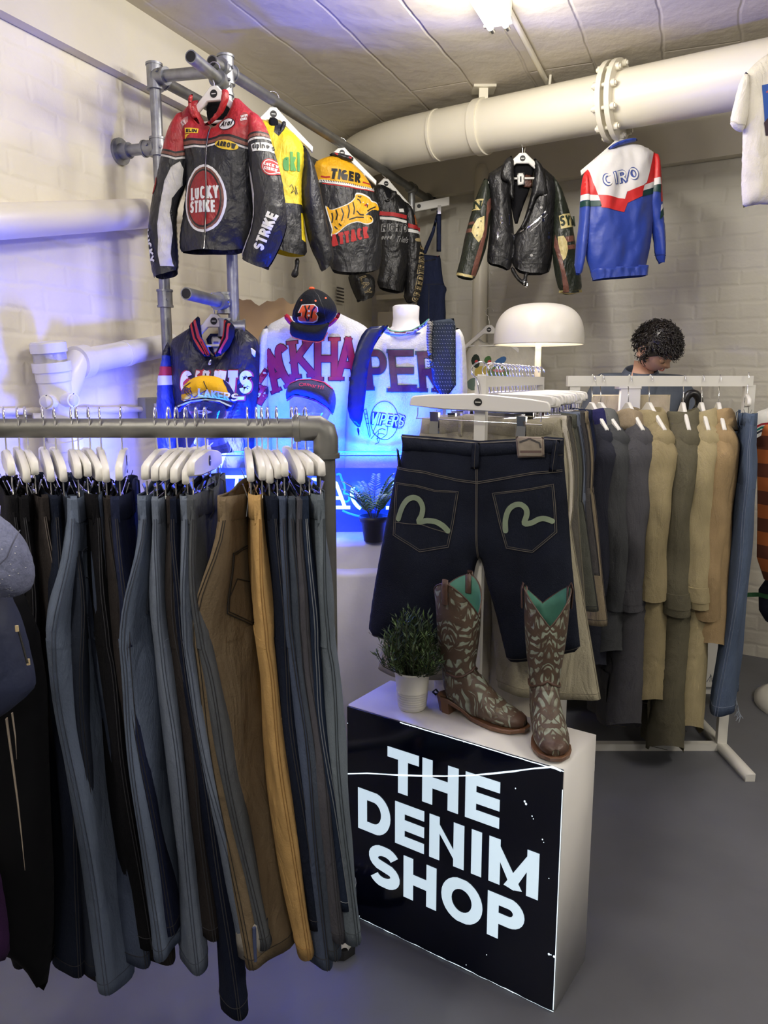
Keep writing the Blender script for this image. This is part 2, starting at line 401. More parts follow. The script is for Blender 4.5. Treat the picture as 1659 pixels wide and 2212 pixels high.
# ================================================================ the room
u = Vector((.384, .923, 0)).normalized(); vb = Vector((.853, -.522, 0)).normalized()
CORN = Vector((-.085, 5.5, 0)); CEIL = 2.97
def wall_mat(name, color, brick=True, bs=.5):
    m = bpy.data.materials.new(name); m.use_nodes = True; nt = m.node_tree; N = nt.nodes; L = nt.links; b = N['Principled BSDF']
    b.inputs['Roughness'].default_value = .55; b.inputs['Specular IOR Level'].default_value = .35
    tc = N.new('ShaderNodeTexCoord'); sp = N.new('ShaderNodeSeparateXYZ'); cb = N.new('ShaderNodeCombineXYZ')
    L.new(tc.outputs['Object'], sp.inputs[0])
    L.new(sp.outputs[0], cb.inputs[0]); L.new(sp.outputs[2 if brick else 1], cb.inputs[1])
    nz = N.new('ShaderNodeTexNoise'); nz.inputs['Scale'].default_value = 7 if brick else 3; nz.inputs['Detail'].default_value = 4; L.new(tc.outputs['Object'], nz.inputs[0])
    mx = N.new('ShaderNodeVectorMath'); mx.operation = 'SCALE'; mx.inputs[3].default_value = .035 if brick else .05; L.new(nz.outputs[1], mx.inputs[0])
    ad = N.new('ShaderNodeVectorMath'); L.new(cb.outputs[0], ad.inputs[0]); L.new(mx.outputs[0], ad.inputs[1])
    bt = N.new('ShaderNodeTexBrick'); bt.inputs['Scale'].default_value = 1; bt.inputs['Mortar Smooth'].default_value = 1
    bt.inputs['Brick Width'].default_value = .225 if brick else 2.6; bt.inputs['Row Height'].default_value = .086 if brick else .30
    bt.inputs['Mortar Size'].default_value = .016 if brick else .010
    bt.inputs['Color1'].default_value = (1, 1, 1, 1); bt.inputs['Color2'].default_value = (.8, .8, .8, 1); bt.inputs['Mortar'].default_value = (0, 0, 0, 1)
    L.new(ad.outputs[0], bt.inputs[0])
    b1 = N.new('ShaderNodeBump'); b1.inputs['Strength'].default_value = bs; b1.inputs['Distance'].default_value = .006; L.new(bt.outputs[0], b1.inputs['Height'])
    n2 = N.new('ShaderNodeTexNoise'); n2.inputs['Scale'].default_value = 11 if brick else 11; n2.inputs['Detail'].default_value = 8; L.new(tc.outputs['Object'], n2.inputs[0])
    b2 = N.new('ShaderNodeBump'); b2.inputs['Strength'].default_value = .6 if brick else .6; b2.inputs['Distance'].default_value = .012; L.new(n2.outputs[0], b2.inputs['Height']); L.new(b1.outputs[0], b2.inputs['Normal'])
    L.new(b2.outputs[0], b.inputs['Normal'])
    n3 = N.new('ShaderNodeTexNoise'); n3.inputs['Scale'].default_value = 1.7; n3.inputs['Detail'].default_value = 7; L.new(tc.outputs['Object'], n3.inputs[0])
    r = N.new('ShaderNodeValToRGB'); r.color_ramp.elements[0].position = .35; r.color_ramp.elements[1].position = .65
    r.color_ramp.elements[0].color = (*[c*.9 for c in color], 1); r.color_ramp.elements[1].color = (*color, 1); L.new(n3.outputs[0], r.inputs[0]); L.new(r.outputs[0], b.inputs['Base Color'])
    return m
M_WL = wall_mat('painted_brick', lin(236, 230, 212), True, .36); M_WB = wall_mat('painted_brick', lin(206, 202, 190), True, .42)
M_CE = wall_mat('painted_boards', lin(206, 198, 184), False, .8)
M_PL = mat('painted_plaster', lin(214, 208, 192), .6, bump=.3, bscale=9, var=.06, vscale=3)
M_LG = mat('painted_plaster', lin(205, 204, 208), .6, bump=.5, bscale=7, var=.1, vscale=5)
M_FL = mat('painted_concrete', lin(96, 98, 105), .42, bump=.12, bscale=14, var=.16, vscale=2.2, spec=.4)
def struct(o, name=None): return setp(o, kind='structure')
aw = math.atan2(-u.y, -u.x); ab = math.atan2(vb.y, vb.x)
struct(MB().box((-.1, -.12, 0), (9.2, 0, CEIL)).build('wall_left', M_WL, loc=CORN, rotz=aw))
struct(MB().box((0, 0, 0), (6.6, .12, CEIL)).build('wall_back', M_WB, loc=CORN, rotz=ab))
struct(MB().box((0, .001, 2.70), (9, .05, CEIL)).build('trim_1', M_PL, loc=CORN, rotz=aw))
struct(MB().box((0, -.07, 2.70), (6.5, -.001, CEIL)).build('trim_2', M_PL, loc=CORN, rotz=ab))
PR = CORN+vb*6.5; PF = PR-u*9; PL_ = CORN-u*9
def poly_prism(pts, z_0, z_1, rz=0):
    c, s = math.cos(-rz), math.sin(-rz); Q = [(p[0]*c-p[1]*s, p[0]*s+p[1]*c) for p in pts]; n = len(Q); mb = MB()
    mb.add([(x, y, z_0) for x, y in Q]+[(x, y, z_1) for x, y in Q], [list(range(n)), list(range(n, 2*n))[::-1]]+[(i, i+n, (i+1) % n+n, (i+1) % n) for i in range(n)], 0, False)
    return mb
room = [CORN, PR, PF, PL_]
struct(poly_prism(room, -.1, 0, -UA).build('floor', M_FL, rotz=-UA))
cm = poly_prism(room, CEIL, CEIL+.1, math.pi/2-UA); struct(cm.build('ceiling', M_CE, rotz=math.pi/2-UA))
def on_left(px, py, off):
    """where the line of sight meets the plane 'off' in front of the left wall"""
    a, b = ray(px, py); n = Vector((u.y, -u.x, 0)); Y = (CORN+n*off).dot(n)/(Vector((a, 1, 0)).dot(n)); return Vector((a*Y, Y, CZ+b*Y))
def on_back(px, py, off):
    a, b = ray(px, py); n = Vector((vb.y, -vb.x, 0)); Y = (CORN+n*off).dot(n)/(Vector((a, 1, 0)).dot(n)); return Vector((a*Y, Y, CZ+b*Y))
# painted ledge in front of the neon
def lumpy(mb, sc=.012, seed=3):
    w1 = waves(sc, 1.6, 1.1, seed); return mb
lg = MB()
def ledge_block(x0, x1, yf, z_0, z_1, yb, amp, seed):
    n = 60; w = waves(amp, 2.2, 1, seed, 5); xs = np.linspace(x0, x1, n); prof = [(0, z_0), (0, (z_0+z_1)/2), (0, z_1-.03), (.008, z_1-.012), (.03, z_1), (.25, z_1)] if z_0 < .1 else [(-.02, z_0), (-.018, z_0+.02), (.0, z_0+.06), (.02, z_1-.02), (.035, z_1-.003), (.06, z_1), (.25, z_1)]
    rows = []
    for dy, z in prof:
        k = w(xs, np.full(n, z)); rows.append([(x, yf+dy+(kk if dy < .1 else 0), z+(kk*.5 if z > z_1-.02 and dy < .1 else 0)) for x, kk in zip(xs, k)])
    rows.append([(x, yb, z_1) for x in xs])
    lg.loft(rows, 0, cap=False, close=False)
    lg.box((x1-.001, yf+.01, z_0), (x1, yb, z_1-.001)); 
ledge_block(-1.25, .2, 2.60, .0, .90, 2.9, .007, 5)
ledge_block(-1.22, .2, 2.635, .86, .985, 3.35, .004, 8)
struct(lg.build('trim_3', M_LG))

# ================================================================ pipework of the building
WP = mat('white_gloss_paint', lin(226, 220, 202), .38, bump=.05, bscale=12)
WPL = mat('white_plastic', lin(228, 226, 222), .3)
def bend(pts, n=8):
    out = [pts[0]]
    for i in range(1, len(pts)-1):
        a, b, c = Vector(pts[i-1]), Vector(pts[i]), Vector(pts[i+1]); p = b+(a-b)*.45; q = b+(c-b)*.45
        out += [p*(1-t)**2+b*2*t*(1-t)+q*t*t for t in [k/n for k in range(n+1)]]
    return out+[pts[-1]]
bp = thing('ceiling_pipe', 'thick white pipe running below the ceiling along the back wall', 'pipe', at(960, 290, 4.23))
o0 = bp.location.copy(); rel = lambda P: [Vector(p)-o0 for p in P]
pA, pB = at(1700, 147, 3.30), at(960, 290, 4.23); pdir = (pA-pB).normalized()
pA = pB+(pA-pB)*1.25
MB().tube(rel(bend([pA, pB, at(846, 313, 4.46), at(775, 338, 4.78), at(745, 380, 5.0)])), .122, 0, 32).build('pipe_run', WP, bp)
def ringAt(c, d, r, t, seg=28):
    c = Vector(c); return MB().tube([c-d*t/2, c+d*t/2], r, 0, seg)
def on_pipe(px):
    a, _ = ray(px, 250); t = (a*pB.y-pB.x)/(pdir.x-a*pdir.y); return pB+pdir*t
fl = on_pipe(1327); flc = fl-o0
fmb = MB(); 
for k in (-.02, .02): fmb.tube([flc+pdir*(k-.011), flc+pdir*(k+.011)], .168, 0, 32)
FL = fmb.build('flange', WP, bp)
side = pdir.cross(Vector((0, 0, 1))).normalized(); upv = side.cross(pdir).normalized()
for k in range(10):
    t = 2*math.pi*k/10+.2; c = flc+side*math.cos(t)*.146+upv*math.sin(t)*.146
    MB().tube([c-pdir*.055, c+pdir*.055], .009, 0, 8).tube([c+pdir*.03, c+pdir*.048], .016, 0, 6).tube([c-pdir*.048, c-pdir*.03], .016, 0, 6).build('bolt', WP, FL)
cl = on_pipe(948)-o0; MB().tube([cl-pdir*.006, cl+pdir*.006], .1245, 0, 32).build('weld_seam', WP, bp)
bk = on_pipe(1042)-o0
hb = thing('pipe_bracket', 'white iron strap bracket holding the thick pipe from the ceiling', 'bracket', bk+o0)
MB().tube([pdir*-.022, pdir*.022], .131, 0, 32).build('strap', WP, hb)
MB().box((-.022, -.03, .10), (.022, -.012, CEIL-hb.location.z)).box((-.05, -.05, CEIL-hb.location.z-.012), (.06, .06, CEIL-hb.location.z)).box((-.03, -.045, .215), (.035, .02, .25)).build('hanger_bar', WP, hb)
MB().tube([(.03, -.02, .235), (.30, -.16, .19)], .010, 0, 8).tube([(.30, -.16, .19), (.30, -.14, .12)], .007).build('tie_rod', WP, hb)
vp_t, vp_b = on_back(1042, 372, .06), on_back(1042, 372, .06); vp_b = Vector((vp_t.x, vp_t.y, 0))
vp = thing('wall_pipe', 'slim white vertical pipe on the back wall beside the parrot T-shirt', 'pipe', vp_b)
hgt = vp_t.z
MB().lathe([(.001, hgt+.05), (.03, hgt+.04), (.047, hgt), (.047, 0)], 0, 20).build('pipe_run', WP, vp)
for z in (1.62, .9): MB().lathe([(.047, z-.06), (.056, z-.05), (.056, z+.05), (.060, z+.055), (.060, z+.075), (.047, z+.08)], 0, 20).build('collar', WP, vp)
# left wall pipes
a_, b_ = on_left(20, 477, .065), on_left(318, 461, .065); d_ = (b_-a_).normalized(); a2 = a_-d_*.9
wp = thing('sloping_pipe', 'fat white pipe running across the left brick wall above the blue glow', 'pipe', a_)
MB().tube([a2-a_, b_-a_], .056, 0, 28).build('pipe_run', WP, wp)
MB().tube([b_-a_, b_-a_+d_*.02], .050, 0, 24).tube([b_-a_+d_*.02, b_-a_+d_*.25], .047, 0, 24).build('socket_end', WP, wp)
sb = on_left(148, 1000, .085); st = on_left(102, 738, .085); sd = (st-sb).normalized(); s_o = sb+sd*-.55
sp_ = thing('soil_pipe', 'upright white plastic waste pipe with open round ports on left wall', 'pipe', s_o)
Ls = (st-s_o).length
def along(z): return sd*z
MB().tube([along(0), along(Ls)], .055, 0, 28).build('pipe_run', WPL, sp_)
for z, r in ((Ls-.02, .060), (Ls-.085, .064), (Ls-.36, .064)): MB().tube([along(z-.016), along(z+.016)], r, 0, 28).tube([along(z-.05), along(z-.016)], r-.005, 0, 28).build('collar', WPL, sp_)
toC = Vector((.55, -.83, 0)).normalized(); sdv = Vector((.83, .55, 0))
for z, s_ in ((Ls-.205, -.6), (Ls-.20, .42), (Ls-.29, .42), (Ls-.27, -1.6)):
    dd = (toC*math.cos(s_)+sdv*math.sin(s_)).normalized(); c = along(z)+dd*.045
    MB().tube([c, c+dd*.045], .025, 0, 18, cap=False).tube([c+dd*.045, c+dd*.0451, c+dd*.02], [.025, .020, .020], 0, 18, cap=True).build('port', WPL, sp_)
e1 = on_left(165, 784, .085)-s_o; e2 = on_left(370, 744, .06)-s_o
MB().tube([along(Ls-.22), e1*.6+along(Ls-.22)*.4, e1, e2], [.05, .05, .047, .047], 0, 24).tube([e1, e1+(e2-e1).normalized()*.05], .060, 0, 24).tube([e1+(e2-e1)*.45, e1+(e2-e1)*.5], .050, 0, 24).build('branch_pipe', WPL, sp_)
c1, c2 = on_left(-60, 890, .02), on_left(312, 884, .02)
cd_ = thing('cable_conduit', 'thin white cable conduit running along the left wall into a socket', 'conduit', c1)
MB().tube([(0, 0, 0), c2-c1], .0115, 0, 12).build('tube_run', WP, cd_)
for k in (.3, .62, .85): 
    c = (c2-c1)*k; MB().tube([c-(c2-c1).normalized()*.012, c+(c2-c1).normalized()*.012], .0145, 0, 12).build('clip', WP, cd_)
so = on_left(326, 887, .03)
sk = thing('wall_socket', 'grey metal socket box with plug at the end of the conduit', 'socket', so, aw)
MB().prism([(-.05, -.055), (.05, -.055), (.05, .055), (-.05, .055)], -.026, .014, 0, .004).build('back_box', plain(140, 140, 138, .5), sk)
MB().prism([(-.038, -.03), (.0, -.03), (.0, .03), (-.038, .03)], .014, .04, 0, .004).build('plug', WPL, sk)
# conduit and lamp on the ceiling
q1, q2 = Vector((.62, 3.0, CEIL-.012)), 0
cc = at(1105, 5, 1.0); 
def on_z(px, py, z): a, b = ray(px, py); Y = (z-CZ)/b; return Vector((a*Y, Y, z))
e1, e2 = on_z(1098, 20, CEIL-.014), on_z(1190, 195, CEIL-.014); dd = (e2-e1).normalized()
cdt = thing('ceiling_conduit', 'white square conduit running along the ceiling beside the tube lamp', 'conduit', e1)
MB().tube([-dd*3, e2-e1+dd*.25], .014, 0, 4).build('channel', WP, cdt)
TB = emis('tube_glow', (1, .97, .90), 9)
t1, t2 = on_z(1062, 66, CEIL-.085), on_z(1098, 60, CEIL-.085); mid = (t1+t2)/2
fl_ = thing('fluorescent_lamp', 'twin fluorescent tube lamp on the ceiling at the top edge', 'ceiling lamp', mid, -UA)
MB().box((-.05, -1.28, .03), (.05, -.02, .083)).build('housing', WP, fl_)
MB().prism([(-.055, .0), (.055, .0), (.04, .06), (-.04, .06)], -.045, -.02, 0, .003).build('end_bracket', WP, fl_)
for x in (-.03, .03):
    t = MB().tube([(x, -1.24, 0), (x, -.03, 0)], .013, 0, 16).build('tube', TB, fl_)
    MB().tube([(x, -.03, 0), (x, .0, 0)], .0135, 0, 16).build('end_cap', CHROME, t)

# ================================================================ galvanised pipe frame that carries the leather jackets
J1 = at(488, 152, 3.0); J2 = at(334, 166, 3.15); RB = at(926, 430, 5.2); ud = (RB-J1).normalized()
fr = thing('pipe_scaffold', 'galvanised steel pipe frame carrying the row of leather jackets', 'pipe frame', Vector((J1.x, J1.y, .985)))
fo = fr.location.copy(); rr = lambda *p: [q-fo for q in p]
PRr = .0212
def fit(c, d, r=.029, l=.05, screws=1, seg=20):
    m = MB().tube([c-d*l/2, c+d*l/2], r, 0, seg)
    for k in (-1, 1): m.tube([c+d*(k*l/2-k*.004), c+d*(k*l/2+k*.004)], r+.003, 0, seg)
    for k in range(screws):
        s = Vector((.55, -.83, .1)).normalized(); s = (s-d*s.dot(d)).normalized(); m.tube([c+s*(r-.004)+d*(k*.02-.005), c+s*(r+.006)+d*(k*.02-.005)], .006, 0, 8)
    return m
ZU = Vector((0, 0, 1))
MB().tube(rr(J1-ud*.09, RB), PRr, 0, 20).build('rail', IRON, fr)
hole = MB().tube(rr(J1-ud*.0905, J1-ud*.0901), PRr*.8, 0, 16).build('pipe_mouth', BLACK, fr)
for nm, a, b in (('pole', Vector((J1.x, J1.y, .985)), J1+ZU*.02), ('pole', Vector((J2.x, J2.y, 0)), J2), ('crossbar', J1, J2), ('rear_rail', J2, J2+ud*1.5)):
    MB().tube(rr(a, b), PRr, 0, 20).build(nm, GALV if nm != 'rear_rail' else IRON, fr)
s1 = at(486, 183, 3.0); e = at(412, 122, 2.76); dd = (e-s1).normalized()
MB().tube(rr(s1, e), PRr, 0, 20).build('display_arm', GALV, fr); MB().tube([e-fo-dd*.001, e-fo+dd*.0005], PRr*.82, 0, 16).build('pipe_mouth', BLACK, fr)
s2 = at(486, 655, 3.0); e2 = at(402, 634, 2.72); dd2 = (e2-s2).normalized()
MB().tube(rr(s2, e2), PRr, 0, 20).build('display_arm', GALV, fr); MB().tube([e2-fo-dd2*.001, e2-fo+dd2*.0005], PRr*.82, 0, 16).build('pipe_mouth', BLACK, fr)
cr = (J2-J1).normalized()
for c, d, l, n in ((J1, ZU, .09, 2), (J1, ud, .07, 1), (J1+cr*.03, cr, .05, 1), (s1, ZU, .07, 2), (s1+dd*.035, dd, .05, 1), (J2, ZU, .085, 1), (J2-cr*.03, cr, .05, 1), (J2+ud*.03, ud, .05, 1), (s2, ZU, .07, 2), (s2+dd2*.035, dd2, .05, 1), (s2-ZU*.09, ZU, .06, 1), (s2-ZU*.09+Vector((.04, .0, 0)), Vector((1, .1, 0)).normalized(), .06, 0)):
    fit(c-fo, d, l=l, screws=n).build('fitting', GALV, fr)
c = at(350, 645, 3.15); c = Vector((J2.x, J2.y, c.z)); fit(c-fo, ZU, l=.06).build('fitting', GALV, fr)
wl = on_left(258, 328, .0); wz = wl.z; pc_ = Vector((J2.x, J2.y, wz)); wdir = (wl-pc_).normalized(); wn = Vector((u.y, -u.x, 0))
MB().tube(rr(pc_, wl), PRr, 0, 20).build('wall_stay', GALV, fr); fit(pc_-fo, ZU, l=.06).build('fitting', GALV, fr); fit(pc_+wdir*.035-fo, wdir, l=.05).build('fitting', GALV, fr)
MB().tube([wl-fo, wl-fo+wn*.012], .05, 0, 24).tube([wl-fo+wn*.012, wl-fo+wn*.05], .03, 0, 20).build('wall_flange', GALV, fr)
m1 = J1+(RB-J1)*.86; fit(m1-fo, ud, l=.06).build('fitting', IRON, fr); MB().tube(rr(m1, Vector((m1.x, m1.y, 1.9))), PRr, 0, 16).build('pole', GALV, fr)
MB().tube([RB-fo-ud*.03, RB-fo+ud*.02, RB-fo+ud*.05+Vector((.02, 0, -.02)), RB-fo+ud*.055+Vector((.03, 0, -.05))], .032, 0, 16).build('elbow', IRON, fr)
MB().tube([RB-fo+ud*.02, on_back(935, 440, 0)-fo], .04, 0, 16).build('wall_flange', IRON, fr)

# ================================================================ coat hangers
def hanger_mesh_shirt(w=.42, arch=.11):
    """returns body outline in x,z with the hook foot at 0,0"""
    top = []; bot = []
    for i in range(-12, 13):
        t = i/12; x = t*w/2; top.append((x, -arch*max(0, abs(t)-.08)**.95+(-.0 if abs(t) > .1 else 0)))
    for i in range(12, -13, -1):
        t = i/12; x = t*w/2*.985; th = .045 if abs(t) < .15 else .038-.016*abs(t)
        bot.append((x, -th-arch*max(0, abs(t)-.08)**.95 if abs(t) > .10 else -.050))
    return top+bot
def hook_pts(h=.07, r=.024, lean=0):
    P = [(0, 0, -.01), (0, 0, h*.3)]
    P += [(r*math.cos(t)+0*r, 0, h+r+r*math.sin(t)) for t in [math.radians(-70+k*25) for k in range(0, 11)]]
    P[2:] = [(-x*1+0, y, z) for x, y, z in P[2:]]
    return P
def shirt_hanger(name, label, origin, yaw, w=.42, group=None, bar=True, hook=.05, tag=True, arch=.15, thick=.014):
    w = w*.88
    t = thing(name, label, 'hanger', origin, math.radians(yaw), group)
    b = MB().prism(hanger_mesh_shirt(w, arch), -thick/2, thick/2, 0, .003).build('shoulder_bar', HANG, t)
    MB().tube(hook_pts(hook), .0019, 0, 8).build('hook', CHROME, t)
    if bar: MB().tube([(-w*.36, 0, -arch*.78), (w*.36, 0, -arch*.78)], .005, 0, 10).build('trouser_bar', HANG, t)
    if tag:
        d = MB().tube([(0, -thick/2-.0004, -.027), (0, -thick/2-.0012, -.027)], .0135, 0, 24).build('round_mark', BLACK, t)
        MB().box((-.008, -thick/2-.0016, -.0285), (.008, -thick/2-.0012, -.0255)).build('white_dash', HANG, d)
    return t
def clip_hanger_proto():
    t = thing('clip_hanger', 'x', 'hanger', (0, 0, 0))
    w = .18
    out = [(-w, -.032), (-w, -.008), (-w+.012, .004), (-.02, .014), (.02, .014), (w-.012, .004), (w, -.008), (w, -.032)]
    MB().prism(chaikin(out, 1), -.0065, .0065, 0, .003).build('bar', HANG, t)
    MB().tube(hook_pts(.055, .022), .0018, 0, 8).build('hook', CHROME, t)
    d = MB().tube([(0, -.0067, -.008), (0, -.0078, -.008)], .0105, 0, 20).build('round_mark', BLACK, t)
    MB().box((-.007, -.0083, -.0093), (.007, -.0078, -.0067)).build('white_dash', HANG, d)
    MB().tube([(-w*.88, 0, -.03), (-w*.88, 0, -.052), (-w*.9, 0, -.062)], .0014, 0, 6).tube([(w*.88, 0, -.03), (w*.88, 0, -.052)], .0014, 0, 6).tube([(-w*.9, 0, -.06), (w*.9, 0, -.06)], .0016, 0, 6).build('wire', CHROME, t)
    for sx in (-1, 1):
        c = sx*w*.62
        m = MB()
        for sy in (-1, 1):
            m.add([(c-.011, sy*.013, -.04), (c+.011, sy*.013, -.04), (c+.011, sy*.004, -.066), (c-.011, sy*.004, -.066), (c+.0115, sy*.0085, -.1), (c-.0115, sy*.0085, -.1),
                   (c-.011, sy*.0145, -.04), (c+.011, sy*.0145, -.04), (c+.011, sy*.0055, -.066), (c-.011, sy*.0055, -.066), (c+.0115, sy*.0100, -.1), (c-.0115, sy*.0100, -.1)],
                  [(0, 1, 2, 3), (3, 2, 4, 5), (7, 6, 9, 8), (8, 9, 11, 10), (0, 3, 9, 6), (3, 5, 11, 9), (1, 7, 8, 2), (2, 8, 10, 4), (0, 6, 7, 1), (5, 4, 10, 11)], 0, False)
        m.tube([(c-.011, 0, -.062), (c+.011, 0, -.062)], .004, 0, 8)
        m.build('clip', CHROME, t)
    return t
CLIP = None
def clip_hanger(origin, yaw, label, group, tilt=0):
    global CLIP
    if CLIP is None: CLIP = clip_hanger_proto(); t = CLIP
    else: t = copy_tree(CLIP)
    t.location = origin; t.rotation_euler = (0, tilt, math.radians(yaw)); t['label'] = label
    if group: t['group'] = group
    return t

def on_rail(px):
    """the point of the jacket rail seen at this column"""
    a, _ = ray(px, 300); d = RB-J1; t = (a*J1.y-J1.x)/(d.x-a*d.y); return J1+d*t

# ================================================================ illuminated sign box
SG = Plane(0, 0, 1, -34.6, o=Vector((-.105, 2.03, 0)))
sg = thing('sign_box', 'white lightbox sign with glowing letters on a cracked navy front, standing on the floor', 'sign', SG.o, SG.yaw)
BW, BD, BH = .638, .223, .65
M_BOX = mat('white_laminate', lin(222, 220, 216), .35, bump=.02, bscale=20, var=.04, vscale=4)
NAVY = mat('navy_acrylic', (.0012, .0025, .012), .12, spec=.6)
GLOW = emis('backlit_letter', (.60, .74, .84), .8); EDGE = emis('light_leak', (.75, .9, 1), 1.3)
MB().prism([(0, 0), (BW, 0), (BW, BH), (0, BH)], .006, BD, 0, .003).build('case', M_BOX, sg)
pn = MB().box((.002, 0, .003), (BW-.002, .006, BH-.003)).build('front_panel', NAVY, sg)
def sx_(px, py): return SG.uv(*zD([(px, py)])[0])
def letter(ch, xl, yl, xr, yr, top, bot, name='letter', w=.0315):
    x0, x1 = sx_(xl, yl)[0], sx_(xr, yr)[0]; h = top-bot; mb = MB(); polys = []
    cw = x1-x0; hw = w/2
    def cl(p): return (min(max(p[0], x0), x1), min(max(p[1], bot), top))
    sc = [[(x0+hw+a*(cw-w), bot+hw*.9+b*(h-w*.9)) for a, b in p] for p in GL[ch][1]] if ch != 'I' else [[((x0+x1)/2, bot), ((x0+x1)/2, top)]]
    for p in sc:
        if len(p) == 2:
            (ax, ay), (bx, by) = p; l = math.hypot(bx-ax, by-ay); e = w*.75/l; p = [(ax-(bx-ax)*e, ay-(by-ay)*e), (bx+(bx-ax)*e, by+(by-ay)*e)]
        L_, R_ = [], []
        for i, q in enumerate(p):
            a = p[max(0, i-1)]; b = p[min(len(p)-1, i+1)]
            if ch == 'O': a = p[i-1] if i else p[-2]; b = p[i+1] if i < len(p)-1 else p[1]
            dx, dy = b[0]-a[0], b[1]-a[1]; l = math.hypot(dx, dy) or 1; nx, ny = -dy/l*hw, dx/l*hw
            k = 1
            if ch in 'DP' and 0 < i < len(p)-1: k = 1
            L_.append(cl((q[0]+nx*k, q[1]+ny*k))); R_.append(cl((q[0]-nx*k, q[1]-ny*k)))
        n = len(p)
        for i in range(n-1):
            q4 = [L_[i], L_[i+1], R_[i+1], R_[i]]
            for t3 in ((q4[0], q4[1], q4[2]), (q4[0], q4[2], q4[3])):
                ar = (t3[1][0]-t3[0][0])*(t3[2][1]-t3[0][1])-(t3[2][0]-t3[0][0])*(t3[1][1]-t3[0][1])
                if abs(ar) > 1e-9: polys.append(list(t3) if ar > 0 else list(t3)[::-1])
    pts = []; fs = []
    for q4 in polys: fs.append(list(range(len(pts), len(pts)+3))); pts += [Vector(v) for v in q4]
    r_ = delaunay_2d_cdt(pts, [], fs, 1, 1e-5, True)
    mb.add([(v.x, -.0012, v.y) for v in r_[0]], [list(f)[::-1] for f, o_ in zip(r_[2], r_[5]) if o_], 0, False)
    return mb.build(name, GLOW, pn)
rT = [(sx_(368, 402)[1]+sx_(572, 472)[1])/2, (sx_(465, 690)[1]+sx_(1018, 882)[1])/2]
rD = [(sx_(200, 637)[1]+sx_(960, 928)[1])/2, (sx_(200, 876)[1]+sx_(1238, 1298)[1])/2]
rS = [(sx_(463, 1032)[1]+sx_(953, 1242)[1])/2, (sx_(462, 1275)[1]+sx_(1000, 1515)[1])/2]
for ch, a, b, c, d in (('T', 368, 402, 550, 462), ('H', 570, 472, 780, 545), ('E', 820, 555, 1020, 620)): letter(ch, a, b, c, d, rT[0], rT[1])
for ch, a, b, c, d in (('D', 197, 640, 385, 790), ('E', 412, 718, 581, 775), ('N', 611, 797, 813, 865), ('I', 855, 887, 915, 908), ('M', 957, 927, 1247, 1030)): letter(ch, a, b, c, d, rD[0], rD[1])
for ch, a, b, c, d in (('S', 261, 1100, 439, 1180), ('H', 461, 1032, 652, 1100), ('O', 679, 1240, 917, 1340), ('P', 948, 1242, 1160, 1400)): letter(ch, a, b, c, d, rS[0], rS[1])
ck = MB()
cr_ = [(118, 558), (250, 562), (400, 571), (560, 577), (700, 579), (820, 576), (950, 566), (1100, 550), (1200, 536), (1320, 525), (1370, 548)]
rnd = random.Random(4)
Pk = [sx_(x, y) for x, y in cr_]
Pk = [(min(max(a, .003), BW-.003), b) for a, b in Pk]
ck.tube([(a, -.0008, b) for a, b in resample(Pk, .03, False)], [.0014+rnd.random()*.0012 for _ in resample(Pk, .03, False)], 0, 5)
ck.build('crack', EDGE, pn)
ed = MB(); top = [(x, -.0006, BH-.003+rnd.uniform(-.0005, .0005)) for x in np.linspace(.18, BW, 30)]
ed.tube(top, .0012, 0, 5).tube([(BW-.001, -.0006, z) for z in np.linspace(.01, BH-.05, 20)], .0010, 0, 5)
ed.tube([(x, -.0006, .004+rnd.uniform(-.001, .001)) for x in np.linspace(.01, BW, 40)], [rnd.uniform(.0001, .0010) for _ in range(40)], 0, 5)
ed.build('edge_glow', EDGE, pn)
ch = MB()
for x, y, r in ((1107, 650, 4), (1160, 725, 6), (1168, 740, 7), (1203, 810, 4), (1210, 826, 3), (1263, 945, 4), (1270, 962, 3), (1300, 1608, 7), (1312, 1612, 4), (1330, 1622, 7), (940, 1612, 3), (822, 1670, 3), (1300, 1170, 3), (178, 1378, 6), (205, 1388, 3), (390, 1487, 3), (697, 1640, 3), (1090, 1838, 4), (112, 265, 3), (123, 780, 5), (125, 940, 4), (455, 263, 3), (497, 277, 4), (808, 374, 3)):
    a, b = sx_(x, y); a = min(max(a, .004), BW-.004); b = min(max(b, .004), BH-.004); k = r/2.676/950; ch.ball((a, -.0006, b), k, 0, 8, 5, (1, .35, 1.2))
ch.build('chips', EDGE, pn)
# flex and plug behind the box
MB().tube([(.17, BD-.02, BH+.001), (.165, BD-.03, BH+.012), (.175, BD-.03, BH+.022), (.185, BD-.025, BH+.01), (.17, BD-.02, BH+.004)], .003, 0, 6).build('cable_tie', BLACK, sg)

# ================================================================ plants
def leaf(mb, c, d, up, L, w, m=0, curl=.2):
    c = Vector(c); d = Vector(d).normalized(); s = d.cross(Vector(up)); s = s.normalized() if s.length > 1e-4 else d.orthogonal().normalized(); n = s.cross(d)
    mb.add([c, c+d*L*.45+s*w/2-n*w*.1, c+d*L+n*L*curl*-.3, c+d*L*.45-s*w/2-n*w*.1, c+d*L*.5+n*w*.12], [(0, 1, 4), (1, 2, 4), (2, 3, 4), (3, 0, 4)], m, True)
LEAF = mat('leaf', lin(62, 84, 48), .45, var=.45, vscale=30, spec=.4); LEAF2 = mat('leaf_light', lin(92, 118, 62), .45, var=.3, vscale=30)
STEM = plain(58, 66, 38, .7)
pt = thing('potted_plant', 'bushy green plant in a ribbed white pot on the sign box, left of the boots', 'potted plant', Vector((.078, 2.015, .65)))
WPOT = mat('white_enamel', lin(222, 220, 208), .28)
prof = [(.0, .002), (.036, 0), (.038, .004)]
for k in range(7): z = .010+k*.0068; prof += [(.0388+z*.09, z), (.0402+z*.09, z+.0034), (.0388+z*.09, z+.0064)]
